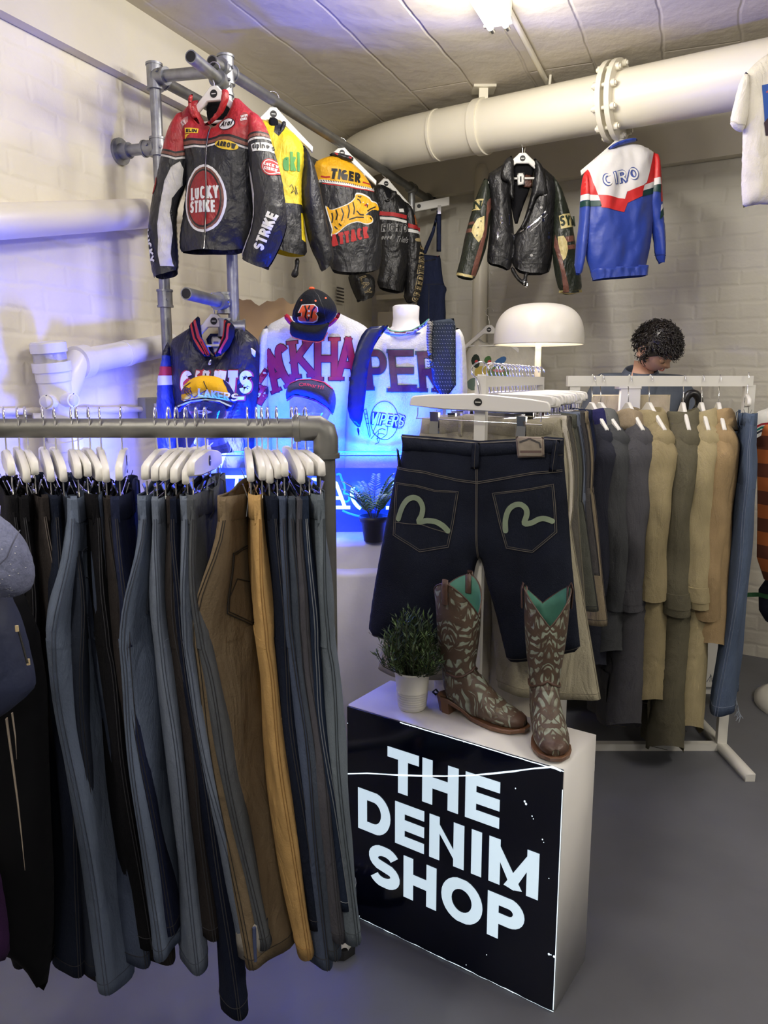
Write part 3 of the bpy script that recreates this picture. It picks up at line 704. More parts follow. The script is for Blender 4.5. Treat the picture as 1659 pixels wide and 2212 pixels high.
prof += [(.0455, .075), (.0485, .104), (.0515, .106), (.0515, .112), (.0475, .112), (.0465, .09), (.001, .088)]
MB().lathe(prof, 0, 36).build('pot', WPOT, pt)
rnd = random.Random(8); mb = MB(); ms = MB()
for i in range(150):
    th = rnd.uniform(0, 6.283); sp_r = rnd.random()**.6; r_ = .105*sp_r; hz = .05+.12*(1-sp_r**2)+rnd.uniform(-.012, .02)
    e = Vector((math.cos(th)*r_, math.sin(th)*r_*.9, .095+hz)); b0 = Vector((math.cos(th)*.02, math.sin(th)*.02, .088)); m_ = (b0+e)/2+Vector((math.cos(th), math.sin(th), 0))*.02
    ms.tube([b0, m_, e], [.0011, .0009, .0005], 0, 4, False)
    for k in range(11):
        t = .25+.75*k/10; p = b0*(1-t)**2+m_*2*t*(1-t)+e*t*t; a = rnd.uniform(0, 6.28)
        dd = (e-b0).normalized()*.8+Vector((math.cos(a), math.sin(a), rnd.uniform(-.2, .6)))*.8
        leaf(mb, p, dd, (rnd.uniform(-.4, .4), rnd.uniform(-.4, .4), 1), rnd.uniform(.016, .026), rnd.uniform(.004, .0065), 0 if rnd.random() < .8 else 1)
mb.build('foliage', [LEAF, LEAF2], pt); ms.build('stems', STEM, pt)
fp = thing('potted_fern', 'small artificial fern in a dark pot on the ledge in front of the neon', 'potted plant', Vector((at(807, 1147, 2.67).x, 2.67, .986)))
DPOT = mat('dark_plastic', lin(28, 28, 40), .5)
MB().lathe([(.001, .0), (.034, 0), (.044, .070), (.050, .071), (.052, .090), (.048, .090), (.045, .074), (.001, .072)], 0, 32).build('pot', DPOT, fp)
mb = MB(); ms = MB()
for i in range(26):
    th = rnd.uniform(0, 6.283); R_ = rnd.uniform(.05, .115); H_ = rnd.uniform(.09, .17)
    b0 = Vector((math.cos(th)*.008, math.sin(th)*.008, .07)); m_ = b0+Vector((math.cos(th)*R_*.35, math.sin(th)*R_*.35, H_*.8)); e = b0+Vector((math.cos(th)*R_, math.sin(th)*R_, H_))
    ms.tube([b0*(1-t)**2+m_*2*t*(1-t)+e*t*t for t in [k/6 for k in range(7)]], .0011, 0, 4, False)
    for k in range(4, 17):
        t = k/16; p = b0*(1-t)**2+m_*2*t*(1-t)+e*t*t; tg = ((m_-b0)*(1-t)+(e-m_)*t).normalized(); s = tg.cross(Vector((0, 0, 1))).normalized()
        for q in (-1, 1): leaf(mb, p, tg*.7+s*q, (0, 0, 1), .034*(1.15-t*.6), .009, 0 if rnd.random() < .5 else 1)
mb.build('fronds', [mat('fern_leaf', lin(110, 150, 80), .5, var=.3, vscale=30), mat('fern_leaf', lin(160, 180, 110), .5)], fp); ms.build('stems', STEM, fp)

# ================================================================ cowboy boots
def boot_leather():
    m = bpy.data.materials.new('tooled_leather'); m.use_nodes = True; nt = m.node_tree; N = nt.nodes; L = nt.links; b = N['Principled BSDF']
    b.inputs['Roughness'].default_value = .5
    tc = N.new('ShaderNodeTexCoord'); mp = N.new('ShaderNodeMapping'); mp.inputs['Scale'].default_value = (1.35, .9, .62); L.new(tc.outputs['Object'], mp.inputs[0])
    ab = N.new('ShaderNodeVectorMath'); ab.operation = 'ABSOLUTE'; L.new(mp.outputs[0], ab.inputs[0])
    nz = N.new('ShaderNodeTexNoise'); nz.inputs['Scale'].default_value = 14; nz.inputs['Detail'].default_value = 1; L.new(ab.outputs[0], nz.inputs[0])
    sc = N.new('ShaderNodeVectorMath'); sc.operation = 'SCALE'; sc.inputs[3].default_value = .085; L.new(nz.outputs[1], sc.inputs[0])
    ad = N.new('ShaderNodeVectorMath'); L.new(ab.outputs[0], ad.inputs[0]); L.new(sc.outputs[0], ad.inputs[1])
    wv = N.new('ShaderNodeTexWave'); wv.wave_type = 'RINGS'; wv.rings_direction = 'SPHERICAL'; wv.inputs['Scale'].default_value = 19; wv.inputs['Distortion'].default_value = 5; wv.inputs['Detail'].default_value = 1; wv.inputs['Detail Scale'].default_value = 2.2
    L.new(ad.outputs[0], wv.inputs[0])
    vo = N.new('ShaderNodeTexVoronoi'); vo.feature = 'DISTANCE_TO_EDGE'; vo.inputs['Scale'].default_value = 30; L.new(ad.outputs[0], vo.inputs[0])
    r1 = N.new('ShaderNodeValToRGB'); e = r1.color_ramp.elements; e[0].position = .42; e[0].color = (1, 1, 1, 1); e[1].position = .55; e[1].color = (0, 0, 0, 1); L.new(wv.outputs[1], r1.inputs[0])
    r2 = N.new('ShaderNodeValToRGB'); e = r2.color_ramp.elements; e[0].position = .05; e[0].color = (0, 0, 0, 1); e[1].position = .12; e[1].color = (1, 1, 1, 1); L.new(vo.outputs[0], r2.inputs[0])
    mn = N.new('ShaderNodeMath'); mn.operation = 'MINIMUM'; L.new(r1.outputs[0], mn.inputs[0]); L.new(r2.outputs[0], mn.inputs[1])
    n2 = N.new('ShaderNodeTexNoise'); n2.inputs['Scale'].default_value = 40; n2.inputs['Detail'].default_value = 6; L.new(tc.outputs['Object'], n2.inputs[0])
    rb = N.new('ShaderNodeValToRGB'); rb.color_ramp.elements[0].color = (*lin(50, 37, 30), 1); rb.color_ramp.elements[1].color = (*lin(98, 80, 64), 1); L.new(n2.outputs[0], rb.inputs[0])
    rm = N.new('ShaderNodeValToRGB'); rm.color_ramp.elements[0].position = .3; rm.color_ramp.elements[0].color = (*lin(92, 80, 60), 1); rm.color_ramp.elements[1].position = .55; rm.color_ramp.elements[1].color = (*lin(140, 150, 134), 1); L.new(n2.outputs[0], rm.inputs[0])
    mx = N.new('ShaderNodeMix'); mx.data_type = 'RGBA'; L.new(mn.outputs[0], mx.inputs[0]); L.new(rb.outputs[0], mx.inputs[6]); L.new(rm.outputs[0], mx.inputs[7]); L.new(mx.outputs[2], b.inputs['Base Color'])
    bp = N.new('ShaderNodeBump'); bp.invert = True; bp.inputs['Strength'].default_value = .7; bp.inputs['Distance'].default_value = .002; L.new(mn.outputs[0], bp.inputs['Height']); L.new(bp.outputs[0], b.inputs['Normal'])
    return m
BLE = boot_leather(); BTR = mat('brown_leather', lin(78, 56, 44), .42, bump=.2, bscale=70, var=.35, vscale=25); BSO = mat('sole_leather', lin(106, 74, 52), .38, var=.2, vscale=30)
TEAL = mat('teal_lining', lin(72, 128, 110), .7, var=.25, vscale=20)
def make_boot(label, loc, rz, tilt=0):
    """local -y is forward; heel back at y=.06"""
    t = thing('cowboy_boot', label, 'boot', loc, rz, 'pair of cowboy boots on the sign box')
    n = 40; rings = []
    # (centre y, centre z, half width, half length, tilt deg)  from the top down and round to the toe
    S = [(.004, .375, .060, .064, 0), (.002, .33, .058, .063, 0), (.0, .28, .055, .062, 0), (.0, .23, .051, .060, 0), (.0, .185, .046, .056, 0), (.0, .150, .041, .051, -4), (-.004, .125, .038, .050, 8), (-.012, .098, .038, .058, 26), (-.022, .080, .038, .066, 42), (-.045, .066, .038, .060, 58), (-.075, .054, .040, .050, 70), (-.105, .044, .043, .038, 79), (-.135, .036, .044, .029, 84), (-.160, .032, .041, .024, 87), (-.182, .029, .034, .020, 89), (-.198, .027, .024, .016, 90), (-.206, .026, .010, .009, 90)]
    for cy, cz, hw, hl, tl in S:
        a = math.radians(tl); dy, dz = math.cos(a), math.sin(a)   # the ring's long direction (towards the front, tilted up)
        ring = []
        for k in range(n):
            th = 2*math.pi*k/n; x = math.sin(th)*hw; l = -math.cos(th)*hl     # l<0 is front/top
            y = cy+l*dy; z = cz-l*dz
            z = max(z, .0125+(.022*max(0, min(1, (y+.03)/.06)) if y > -.03 else 0))
            ring.append([x, y, z])
        rings.append(ring)
    top = rings[0]
    for k in range(n):
        th = 2*math.pi*k/n; dip = (1-abs(math.sin(th)))**.85*(.088 if math.cos(th) > 0 else .062); ear = 0
        top[k][2] += -dip+ear
        rings[1][k][2] = min(rings[1][k][2], .33-dip*.55); rings[2][k][2] -= dip*.12
    sh = MB().loft(rings[:8], 0, cap=False).build('shaft', BLE, t)
    ft = MB().loft(rings[7:], 0, cap=False); ft.add([rings[-1][k] for k in range(n)], [list(range(n))], 0, True)
    ft.build('foot', BLE, t)
    inn = [[[p[0]*.95, (p[1]-.002)*.94+.002, p[2]+(0 if j == 0 else 0)] for p in rings[j]] for j in range(0, 6)]
    MB().loft([top]+inn, 0, cap=False).build('lining', TEAL, t)
    MB().tube([tuple(p) for p in top]+[tuple(top[0])], .0022, 0, 6).build('top_binding', BTR, t)
    for sx in (-1, 1):
        k = n//4 if sx > 0 else 3*n//4; p = top[k]
        MB().tube([(p[0]*1.03+sx*.001, p[1], p[2]-.055), (p[0]*1.03+sx*.003, p[1], p[2]-.005), (p[0]*1.0+sx*.001, p[1], p[2]+.011), (p[0]*.9-sx*.002, p[1], p[2]+.001), (p[0]*.88, p[1], p[2]-.05)], .0095, 0, 8, flat=.24).build('pull_strap', BTR, t)
    fo_ = []
    for y, w in ((.058, .004), (.052, .020), (.035, .030), (.01, .031), (-.03, .027), (-.06, .030), (-.10, .042), (-.135, .0475), (-.16, .045), (-.185, .037), (-.203, .025), (-.213, .014)): fo_.append((y, w))
    out = [(w, y) for y, w in fo_]+[(-w, y) for y, w in fo_[::-1]]
    so = MB(); N2 = len(out)
    def zb(y): return .004+(.030*max(0, min(1, (y+.055)/.05))) if y > -.055 else .004+(.004 if y < -.19 else 0)
    so.add([(x, y, zb(y)+.000) for x, y in out]+[(x*1.03, y*1.01, zb(y)+.009) for x, y in out]+[(x*.98, y, zb(y)+.011) for x, y in out], [(i, (i+1) % N2, N2+(i+1) % N2, N2+i) for i in range(N2)]+[(N2+i, N2+(i+1) % N2, 2*N2+(i+1) % N2, 2*N2+i) for i in range(N2)]+[list(range(N2))[::-1], list(range(2*N2, 3*N2))], 0, False)
    so.build('sole', BSO, t)
    hl = [(w, y) for y, w in fo_ if y > -.005]; out = [(w, y) for w, y in hl]+[(-w, y) for w, y in hl[::-1]]; N2 = len(out)
    MB().add([(x*.88, (y-.03)*.85+.026, .0) for x, y in out]+[(x, y, .036) for x, y in out], [(i, (i+1) % N2, N2+(i+1) % N2, N2+i) for i in range(N2)]+[list(range(N2))[::-1], list(range(N2, 2*N2))], 0, False) if 0 else None
    hm = MB(); hm.add([(x*.88, (y-.03)*.85+.026, .0) for x, y in out]+[(x, y, .036) for x, y in out], [(i, (i+1) % N2, N2+(i+1) % N2, N2+i) for i in range(N2)]+[list(range(N2))[::-1], list(range(N2, 2*N2))], 0, False)
    hm.build('heel', BSO, t)
    # wingtip and heel counter
    tc_ = [[(p[0]*1.03, p[1]*1.003-.001, p[2]*1.03) for p in rings[j]] for j in (12, 13, 14, 15, 16)]
    MB().loft([r[0:n//3]+r[-(n//3):] if 0 else r for r in tc_[2:]], 0, cap=False).build('toe_cap', BTR, t)
    # vamp scallops and ankle patch
    arcp = []
    for k in range(-9, 10):
        th = math.pi*0+k/9*1.9; j = 5.2+1.2*abs(math.sin(k/9*2.4)); j0 = int(j); f = j-j0; kk = int((th/(2*math.pi)*n)) % n
        a, b = Vector(rings[j0][kk]), Vector(rings[j0+1][kk]); arcp.append(a.lerp(b, f)*1.0+Vector((a.x*.03, (a.y)*.03, 0)))
    MB().tube(arcp, .0035, 0, 6).build('piping', BTR, t)
    cp = [Vector((math.sin(th)*.0395, -.004-math.cos(th)*.052, .128+.018*math.cos(th*2)*(1 if math.cos(th) > 0 else .2))) for th in [k/8*.9 for k in range(-8, 9)]]
    MB().tube(cp, [.006+.010*(1-abs(k)/8) for k in range(-8, 9)], 0, 8, flat=.35 if 0 else None).build('ankle_patch', BTR, t) if 0 else None
    return t
make_boot('left tooled brown and mint cowboy boot, toe turned right, beside the potted plant', Vector((.2, 1.985, .65)), math.radians(52))
make_boot('right tooled brown and mint cowboy boot, toe towards the viewer, at the sign box corner', Vector((.418, 1.905, .65)), math.radians(-3))

# ================================================================ trousers
def jeans(name, label, o, yaw, L, m, band=None, group=None, seed=0, w=.185, T=.02, pocket=False, cuff=None, lean=0, seam=None, side=-1, twist=8, hem=.17, ho=.205, hd=.026, cat='jeans', crotch=.27, roll=0, patch=None, worn=None, turn=0):
    """trousers held flat by the waistband; local x along the waist, -y the face that is seen"""
    t = thing(name, label, cat, o, math.radians(yaw), group); sm = seam or plain(44, 44, 50, .9)
    r = random.Random(seed); N2 = 36; ph = r.uniform(0, 6)
    def sup(a, w_, d, k=.75): c, s_ = math.cos(a), math.sin(a); return (w_*math.copysign(abs(c)**k, c), d*math.copysign(abs(s_)**.9, s_))
    def hipw(z): q = min(1, -z/.2); return w+.032*math.sin(q*1.57)
    def hipd(z): q = min(1, -z/.22); return T*(.7+.5*q)
    def yoff(z): return -lean*max(0, (-z-.08)/(L-.08))**1.15
    def T_(x, y, z):                            # the hips and legs turn out of the hanger's line towards the viewer
        q = min(1, max(0, (-z-.02)/.24)); q = q*q*(3-2*q); a = math.radians(turn)*q*side; px_ = side*.09; X = x-px_; a *= 1 if X*side > 0 else .3
        yy = y-yoff(z); return (px_+X*math.cos(a)-yy*math.sin(a), X*math.sin(a)+yy*math.cos(a)+yoff(z), z)
    mb = MB(); rings = []
    for i in range(9):
        z = -crotch*i/8; w_, d = hipw(z), hipd(z); rg = []
        for j in range(N2):
            a = 2*math.pi*j/N2; x, y = sup(a, w_, d, .75-.33*i/8); y += .003*math.sin(x*34+ph+z*9)+.002*math.sin(x*70-z*30+ph)+yoff(z); rg.append(T_(x, y, z))
        rings.append(rg)
    mb.loft(rings, 0, cap=False)
    ow = hipw(-crotch); lw_ = L-crotch; path = {}; last = {}
    for s_ in (-1, 1):
        rg_ = []; n = 26
        for i in range(n+1):
            q = i/n; z = -crotch+.015-q*(lw_+.015); half = (ow/2)*(1-q)**1.2+(hem/2)*(1-(1-q)**1.2); out = ow+(ho-ow)*q
            cx = s_*(out-half); d = hipd(z)*(1-q)+hd*q; tw = math.radians(twist)*q**1.4*(1 if s_ == side else .5)*(-side)
            cy = yoff(z)+.006*math.sin(q*5+ph+s_)*min(1, q*4)+(.012*s_*side*-1)*q; rg = []
            for j in range(N2):
                a = 2*math.pi*j/N2; x, y = sup(a, half, d, .9); wb_ = 1+.10*math.sin(3*a+q*5+ph)*q+.05*math.sin(5*a-q*16+ph)*min(1, q*5); y = y*wb_+.0035*math.sin(x*60+q*6+ph)*min(1, q*5)
                X = x*math.cos(tw)-y*math.sin(tw); Y = x*math.sin(tw)+y*math.cos(tw); P3 = T_(cx+X, cy+Y, z); rg.append((P3[0], P3[1], z+(.004*math.sin(a*2+ph) if i == n else 0)))
            rg_.append(rg)
        e = rg_[-1]; c_ = (sum(p[0] for p in e)/N2, sum(p[1] for p in e)/N2)
        mb.loft(rg_+[[(c_[0]+(p[0]-c_[0])*.9, c_[1]+(p[1]-c_[1])*.8, p[2]+.001) for p in e], [(c_[0]+(p[0]-c_[0])*.88, c_[1]+(p[1]-c_[1])*.7, p[2]+.05) for p in e]], 0)
        path[s_] = rg_; last[s_] = c_
    mb.build('trouser_legs', m, t)
    je = N2//2 if side < 0 else 0; st = MB()
    for dj in (0, 1) if side < 0 else (0, -1):
        jj = (je+dj) % N2; P = [Vector(rg[jj]) for rg in rings[1:]]+[Vector(rg[jj]) for rg in path[side][2:]]
        C = [Vector((0, yoff(p.z), p.z)) for p in P]
        st.tube([p+(p-c).normalized()*.0006 for p, c in zip(P, C)], .0009, 0, 4, False)
    for s_ in (-1, 1):
        e = path[s_][-2]; st.tube([Vector(p)+(Vector(p)-Vector((last[s_][0], last[s_][1], p[2]))).normalized()*.0008 for p in e+[e[0]]], .0009, 0, 4, False)
    st.build('seams', sm, t)
    if pocket:
        pk = MB(); c = side*.105
        def S(x, z, o_=.003): ww, d = hipw(z), hipd(z); return T_(x, -d*max(0, 1-min(1, abs(x/ww))**(2/(.75+.33*z/crotch)))**.45-o_+.003*math.sin(x*34+ph+z*9)+.002*math.sin(x*70-z*30+ph)+yoff(z), z)
        outl = [(c-.07, -.10), (c+.07, -.10), (c+.066, -.215), (c, -.255), (c-.066, -.215), (c-.07, -.10)]
        outl = resample(outl, .012); pk.tube([S(*p) for p in outl], .0014, 0, 5, False)
        inn = resample([(c+(x-c)*.93, -.17+(z+.17)*.94) for x, z in [(c-.07, -.10), (c+.07, -.10), (c+.066, -.215), (c, -.255), (c-.066, -.215)]], .012); pk.tube([S(*p) for p in inn+[inn[0]]], .0009, 0, 5, False)
        pk.tube([S(*p) for p in resample([(c-.064, -.185), (c-.04, -.155), (c, -.17), (c+.0, -.17), (c+.04, -.155), (c+.064, -.185)], .008, False)], .0011, 0, 5, False)
        pk.build('back_pocket', sm, t)
    if patch: MB().box((side*.17, -T-.003, -.045), (side*.10, -T-.0005, .0)).build('waist_patch', patch, t)
    bm = band or m; wr_ = []
    for z, k in ((.004, .90), (.005, 1.0), (-.018, 1.02), (-.040, 1.03), (-.042, .95)):
        wr_.append([(x, y+.003*math.sin(x*30+ph), z+.004*math.sin(x*22+ph)) for x, y in [sup(2*math.pi*j/N2, (w+.003)*(k*.5+.5), (T*.75+.003)*k) for j in range(N2)]])
    wb = MB().loft([[(p[0]*.97, p[1]*.7, p[2]-.03) for p in wr_[0]]]+wr_, 0, cap=False).build('waistband', bm, t)
    for x in (side*w*.99, side*w*.42, -side*w*.4):
        y = -T*.75-.004 if abs(x) < w*.9 else 0
        if y: MB().tube([(x, y+.004, .006), (x, y-.004, .001), (x, y-.005, -.040), (x, y+.002, -.05)], .0058, 0, 8, flat=.3).build('belt_loop', bm, t)
        else: MB().add([(x-side*.001, -.0055, .006), (x-side*.001, .0055, .006), (x+side*.006, .0055, .0), (x+side*.006, -.0055, .0), (x+side*.007, .0055, -.042), (x+side*.007, -.0055, -.042), (x+side*.001, .0055, -.052), (x+side*.001, -.0055, -.052)], [(0, 1, 2, 3), (3, 2, 4, 5), (5, 4, 6, 7)], 0, False).build('belt_loop', bm, t)
    if cuff:
        for s_ in (-1, 1):
            c_ = last[s_]; R3 = [[(c_[0]+(p[0]-c_[0])*k, c_[1]+(p[1]-c_[1])*k2, -L+dz) for p in path[s_][-1]] for k, k2, dz in ((.98, .9, .0), (1.04, 1.15, -.004), (1.07, 1.25, .035), (1.06, 1.22, .074), (1.0, 1.0, .078))]
            cu = MB().loft(R3, 0).build('turn_up', cuff, t)
            P = [(c_[0]+(path[s_][-1][je][0]-c_[0])*1.08+side*.001, c_[1]+(path[s_][-1][je][1]-c_[1])*1.25, -L+dz) for dz in (.0, .035, .074)]
            MB().tube(P, .004, 0, 6).build('selvedge_line', plain(60, 70, 104), cu)
    return t

# ---- the big grey rack on the left
RY, RZ = 1.55, at(300, 925, 1.55).z
rk = thing('jeans_rack', 'heavy grey steel pipe rack in front, full of jeans on white hangers', 'clothes rack', (-1.05, RY, 0))
TR = .0195
def rl(*p): return [Vector(q)-Vector((-1.05, RY, 0)) for q in p]
xe = at(703, 930, RY).x
MB().tube(rl((-1.05, RY, RZ), (xe-.03, RY, RZ)), TR, 0, 28).build('rail', IRON, rk)
el = [(xe-.055, RY, RZ), (xe-.012, RY, RZ), (xe-.003, RY, RZ-.006), (xe, RY, RZ-.02), (xe, RY, RZ-.055)]
MB().tube(rl(*el), .0255, 0, 24).tube(rl((xe, RY, RZ-.05), (xe, RY, RZ-.06)), .0285, 0, 24).tube(rl((xe-.062, RY, RZ), (xe-.05, RY, RZ)), .0275, 0, 24).build('elbow', IRON, rk)
MB().tube(rl(*bend([(xe, RY, RZ-.05), (xe, RY, .45), (-.42, 2.60, .45)], 5)), TR, 0, 20).build('post', IRON, rk)
MB().tube(rl((-1.05, RY, RZ), (-1.05, RY, .01)), TR, 0, 24).build('post', IRON, rk)
for x in (-1.05,): MB().lathe([(.001, .012), (.055, .010), (.055, 0)], 0, 24).build('floor_flange', IRON, rk, loc=Vector((x, RY, 0))-Vector((-1.05, RY, 0)))
HK = [9.6, 38.7, 55.7, 92.9, 118, 154.2, 166.3, 191.9, 215.9, 261.5, 336.5, 365.3, 381.8, 402.3, 425, 443, 534.7, 554, 565, 577.8, 597.8, 629.9, 640.6, 659.7]
NE = [52, 63, 76, 108, 138, 168, 191, 215, 229, 256, 313, 332, 352, 375, 400, 412, 543, 568, 581, 602, 614, 650, 670, 695]
D = lambda *c, **k: denim(*c, **k)
light = D(102, 114, 136); mid = D(74, 84, 106); nav = D(26, 32, 48); blk = D(20, 20, 24); cha = D(48, 44, 44); slate = D(70, 78, 92); lgt2 = D(112, 122, 140)
brn = cloth(112, 98, 78); mus = cloth(184, 150, 98)
dk = plain(40, 36, 32, .8)
tanp = leather(140, 92, 64)
HEM = [(20, 2050), (62, 2060), (200, 2125), (140, 2080), (172, 2080), (252, 2125), (285, 2080), (300, 2040), (322, 2085), (345, 2010), (360, 2048), (408, 2084), (442, 2012), (502, 2185), (536, 2048), (560, 2030), (585, 2068), (646, 2056), (662, 2000), (684, 2085), (700, 2066), (712, 2025), (728, 1955), (744, 2026)]
J = [  # material, label, extras
 (blk, 'black jeans hanging at the far left end of the grey rack', {}),
 (blk, 'second black jeans from the left end of the grey rack, behind the navy coat', {}),
 (cha, 'charcoal brown jeans with a visible side seam, left of the pale blue pair', dict(seam=plain(96, 88, 84, .8))),
 (nav, 'dark navy jeans hooked between charcoal jeans and the pale blue pair', {}),
 (D(44, 50, 64), 'slate jeans with an open waistband just left of the pale blue pair', {}),
 (light, 'wide pale blue jeans, the largest light pair on the left of the rack', dict(seam=plain(70, 78, 96, .8), w=.19, twist=12, turn=26, hem=.22, hd=.034, T=.026, pocket=True)),
 (mid, 'mid blue jeans tucked directly behind the wide pale blue pair', {}),
 (blk, 'black jeans directly right of the wide pale blue pair', {}),
 (cha, 'faded black jeans with a puckered dark seam between the two pale pairs', dict(seam=plain(30, 28, 30, .8), twist=20)),
 (D(34, 40, 66), 'deep blue jeans catching the neon light behind the hangers', {}),
 (light, 'pale grey-blue jeans with a pointed back pocket, left of the narrow light pair', dict(pocket=True, seam=plain(60, 66, 80, .8), twist=12, turn=22, hem=.20)),
 (lgt2, 'narrow light jeans with a dotted side seam beside the pale pocketed pair', dict(seam=plain(60, 68, 84, .8))),
 (cha, 'brownish charcoal jeans left of the frayed cuffed pair', {}),
 (D(22, 28, 46), 'long midnight blue jeans whose hem hangs lowest on the rack', dict(hem=.13)),
 (lgt2, 'frayed light blue jeans with a turned up selvedge cuff', dict(cuff=D(158, 154, 148), seam=plain(60, 68, 84, .8), twist=20, turn=10, hd=.036, hem=.19)),
 (D(84, 88, 94), 'grey jeans with raw waistband facing the viewer at the gap in hangers', {}),
 (brn, 'brown twill jeans with a stitched back pocket facing the viewer', dict(pocket=True, seam=dk, w=.195, twist=8, turn=30, hem=.22, hd=.034, T=.026)),
 (mus, 'mustard tan trousers, the only yellow pair on the rack', dict(seam=plain(140, 104, 56, .8), hem=.16, hd=.024)),
 (nav, 'navy jeans hidden mostly behind the mustard trousers', {}),
 (mid, 'mid blue jeans with whiskered fading, next right after the mustard pair', {}),
 (slate, 'slate blue jeans with a tan leather waist patch', dict(patch=tanp)),
 (D(80, 80, 88), 'grey jeans third from the right end of the grey rack', {}),
 (D(36, 46, 66), 'dark blue jeans with pale stitching, second from the right end', dict(seam=plain(110, 116, 124, .8))),
 (D(104, 114, 124), 'light grey-blue jeans at the right end of the rack beside the post', dict(seam=plain(50, 58, 66, .8)))]
ordn = ['leftmost', '2nd', '3rd', '4th', '5th', '6th', '7th', '8th', '9th', '10th', '11th', '12th', '13th', '14th', '15th', '16th', '17th', '18th', '19th', '20th', '21st', '22nd', '23rd', 'rightmost']
for i, (hx, nx) in enumerate(zip(HK, NE)):
    H0 = at(hx, 920, RY); a, _ = ray(nx, 1010); R_ = .18
    yw = 90.0                                  # find the turn that brings the hanger's near end onto its line of sight
    best = None
    for k in range(-60, 61):
        th = math.radians(90+k); x, y = H0.x-R_*math.cos(th), RY-R_*math.sin(th)
        e = abs(x/y-a)
        if best is None or e < best[0]-1e-9: best = (e, 90+k)
    yw = best[1]; yj = max(52, min(118, yw))
    oz = RZ-.057
    clip_hanger((H0.x, RY, oz), yj, ('white clip hanger at the left end of the grey rail' if i == 0 else 'white clip hanger at the right end of the grey rail' if i == 23 else 'white clip hanger, %s from the left on the grey rail' % ordn[i]), 'white clip hangers on the grey rail', tilt=random.Random(i).uniform(-.05, .05))
    m, lab, kw = J[i]
    yk = yj+random.Random(i+50).uniform(-4, 4)
    if i == 16: yk = 86
    oj = Vector((H0.x, RY, oz-.060)); a, bb = ray(*HEM[i]); Yn = RY-.17*math.sin(math.radians(yk)); L = oj.z-CZ-bb*Yn
    xs0 = oj.x-.17*math.cos(math.radians(yk)); ln_ = (a*Yn-xs0)*(.9 if i not in (14,) else .8)
    jeans('jeans' if i != 17 else 'trousers', lab, oj, yk, L, m, group='jeans hanging on the grey rack', seed=i*3+1, lean=ln_, cat='jeans' if i != 17 else 'trousers', **kw)

# ================================================================ white rack in the middle with the denim shorts
RA, RBk = at(1041, 812, 2.13), at(1166, 813, 2.95); RBk.z = RA.z; rd = (RBk-RA).normalized()
wr = thing('white_rail_rack', 'white square-tube rack running away behind the denim shorts', 'clothes rack', Vector((RA.x, RA.y, 0)), math.atan2(rd.y, rd.x))
LR = (RBk-RA).length
MB().box((-.015, -.015, RA.z-.03), (LR+.015, .015, RA.z)).build('top_rail', WHITE, wr)
for x in (0, LR):
    MB().box((x-.0155, -.0155, .03), (x+.0155, .0155, RA.z-.028)).build('post', WHITE, wr)
    MB().box((x-.015, -.27, 0), (x+.015, .27, .03)).build('foot', WHITE, wr)
MB().box((.02, -.014, .0), (LR-.02, .014, .028)).build('base_bar', WHITE, wr)
MB().tube([(0, 0, RA.z+.0), (0, 0, RA.z+.004)], .012).build('end_cap', WHITE, wr)
yb = math.degrees(math.atan2(rd.y, rd.x))-90
SH = Plane(0, 0, 1, -21, o=Vector((RA.x, RA.y, RA.z-.1))-rd*.035)
hz = RA.z-.077
shorts_h = clip_hanger(Vector((RA.x, RA.y, RA.z-.062))-rd*.03, -20, 'frontmost white clip hanger with round black mark holding the denim shorts', 'white clip hangers on the white rack', tilt=math.radians(2.0)); shorts_h.scale = (1.08, 1, 1)
sh = Garment('denim_shorts', 'dark indigo denim shorts with pale painted arcs on both back pockets', 'shorts', SH, zS)
IND = mat('denim', lin(29, 33, 46), .9, bump=.35, bscale=420, var=.45, vscale=5, spec=.15); INDB = denim(31, 35, 47)
PAINT = mat('pale_paint', lin(128, 142, 118), .8, var=.15, vscale=30)
ST2 = plain(84, 80, 74, .8)
PT = [(300, 398), (560, 420), (850, 445), (1100, 430), (1330, 415), (1450, 425), (1455, 600), (1475, 800), (1490, 1000), (1510, 1300), (1530, 1500), (1560, 1800), (1575, 1945), (1400, 1975), (1140, 2030), (1050, 2020), (1020, 1900), (960, 1650), (900, 1450), (868, 1300), (850, 1275), (825, 1310), (800, 1450), (740, 1650), (640, 1850), (500, 1910), (200, 1870), (50, 1830), (70, 1650), (110, 1400), (165, 1100), (215, 850), (250, 650), (290, 560)]
b = sh.piece(PT, .034, .09, IND, sumf(waves(.004, 5, 3, 4), waves(.0025, 12, 6, 9)), sp=.011, fr=.06)
LPk = [(270, 730), (420, 745), (560, 780), (725, 790), (690, 1000), (655, 1180), (450, 1215), (255, 1100), (262, 900)]
RPk = [(965, 800), (1180, 775), (1390, 740), (1405, 900), (1415, 1080), (1245, 1220), (1060, 1190), (1010, 1000)]
for Q in (LPk, RPk):
    q = sh.P(Q); b.patch(q, INDB, .002); b.line(q, .0022, ST2, .004, .015, True)
    c = (sum(p[0] for p in q)/len(q), sum(p[1] for p in q)/len(q)); q2 = [(c[0]+(p[0]-c[0])*.94, c[1]+(p[1]-c[1])*.95) for p in q]; b.line(q2, .0016, ST2, .004, .015, True)
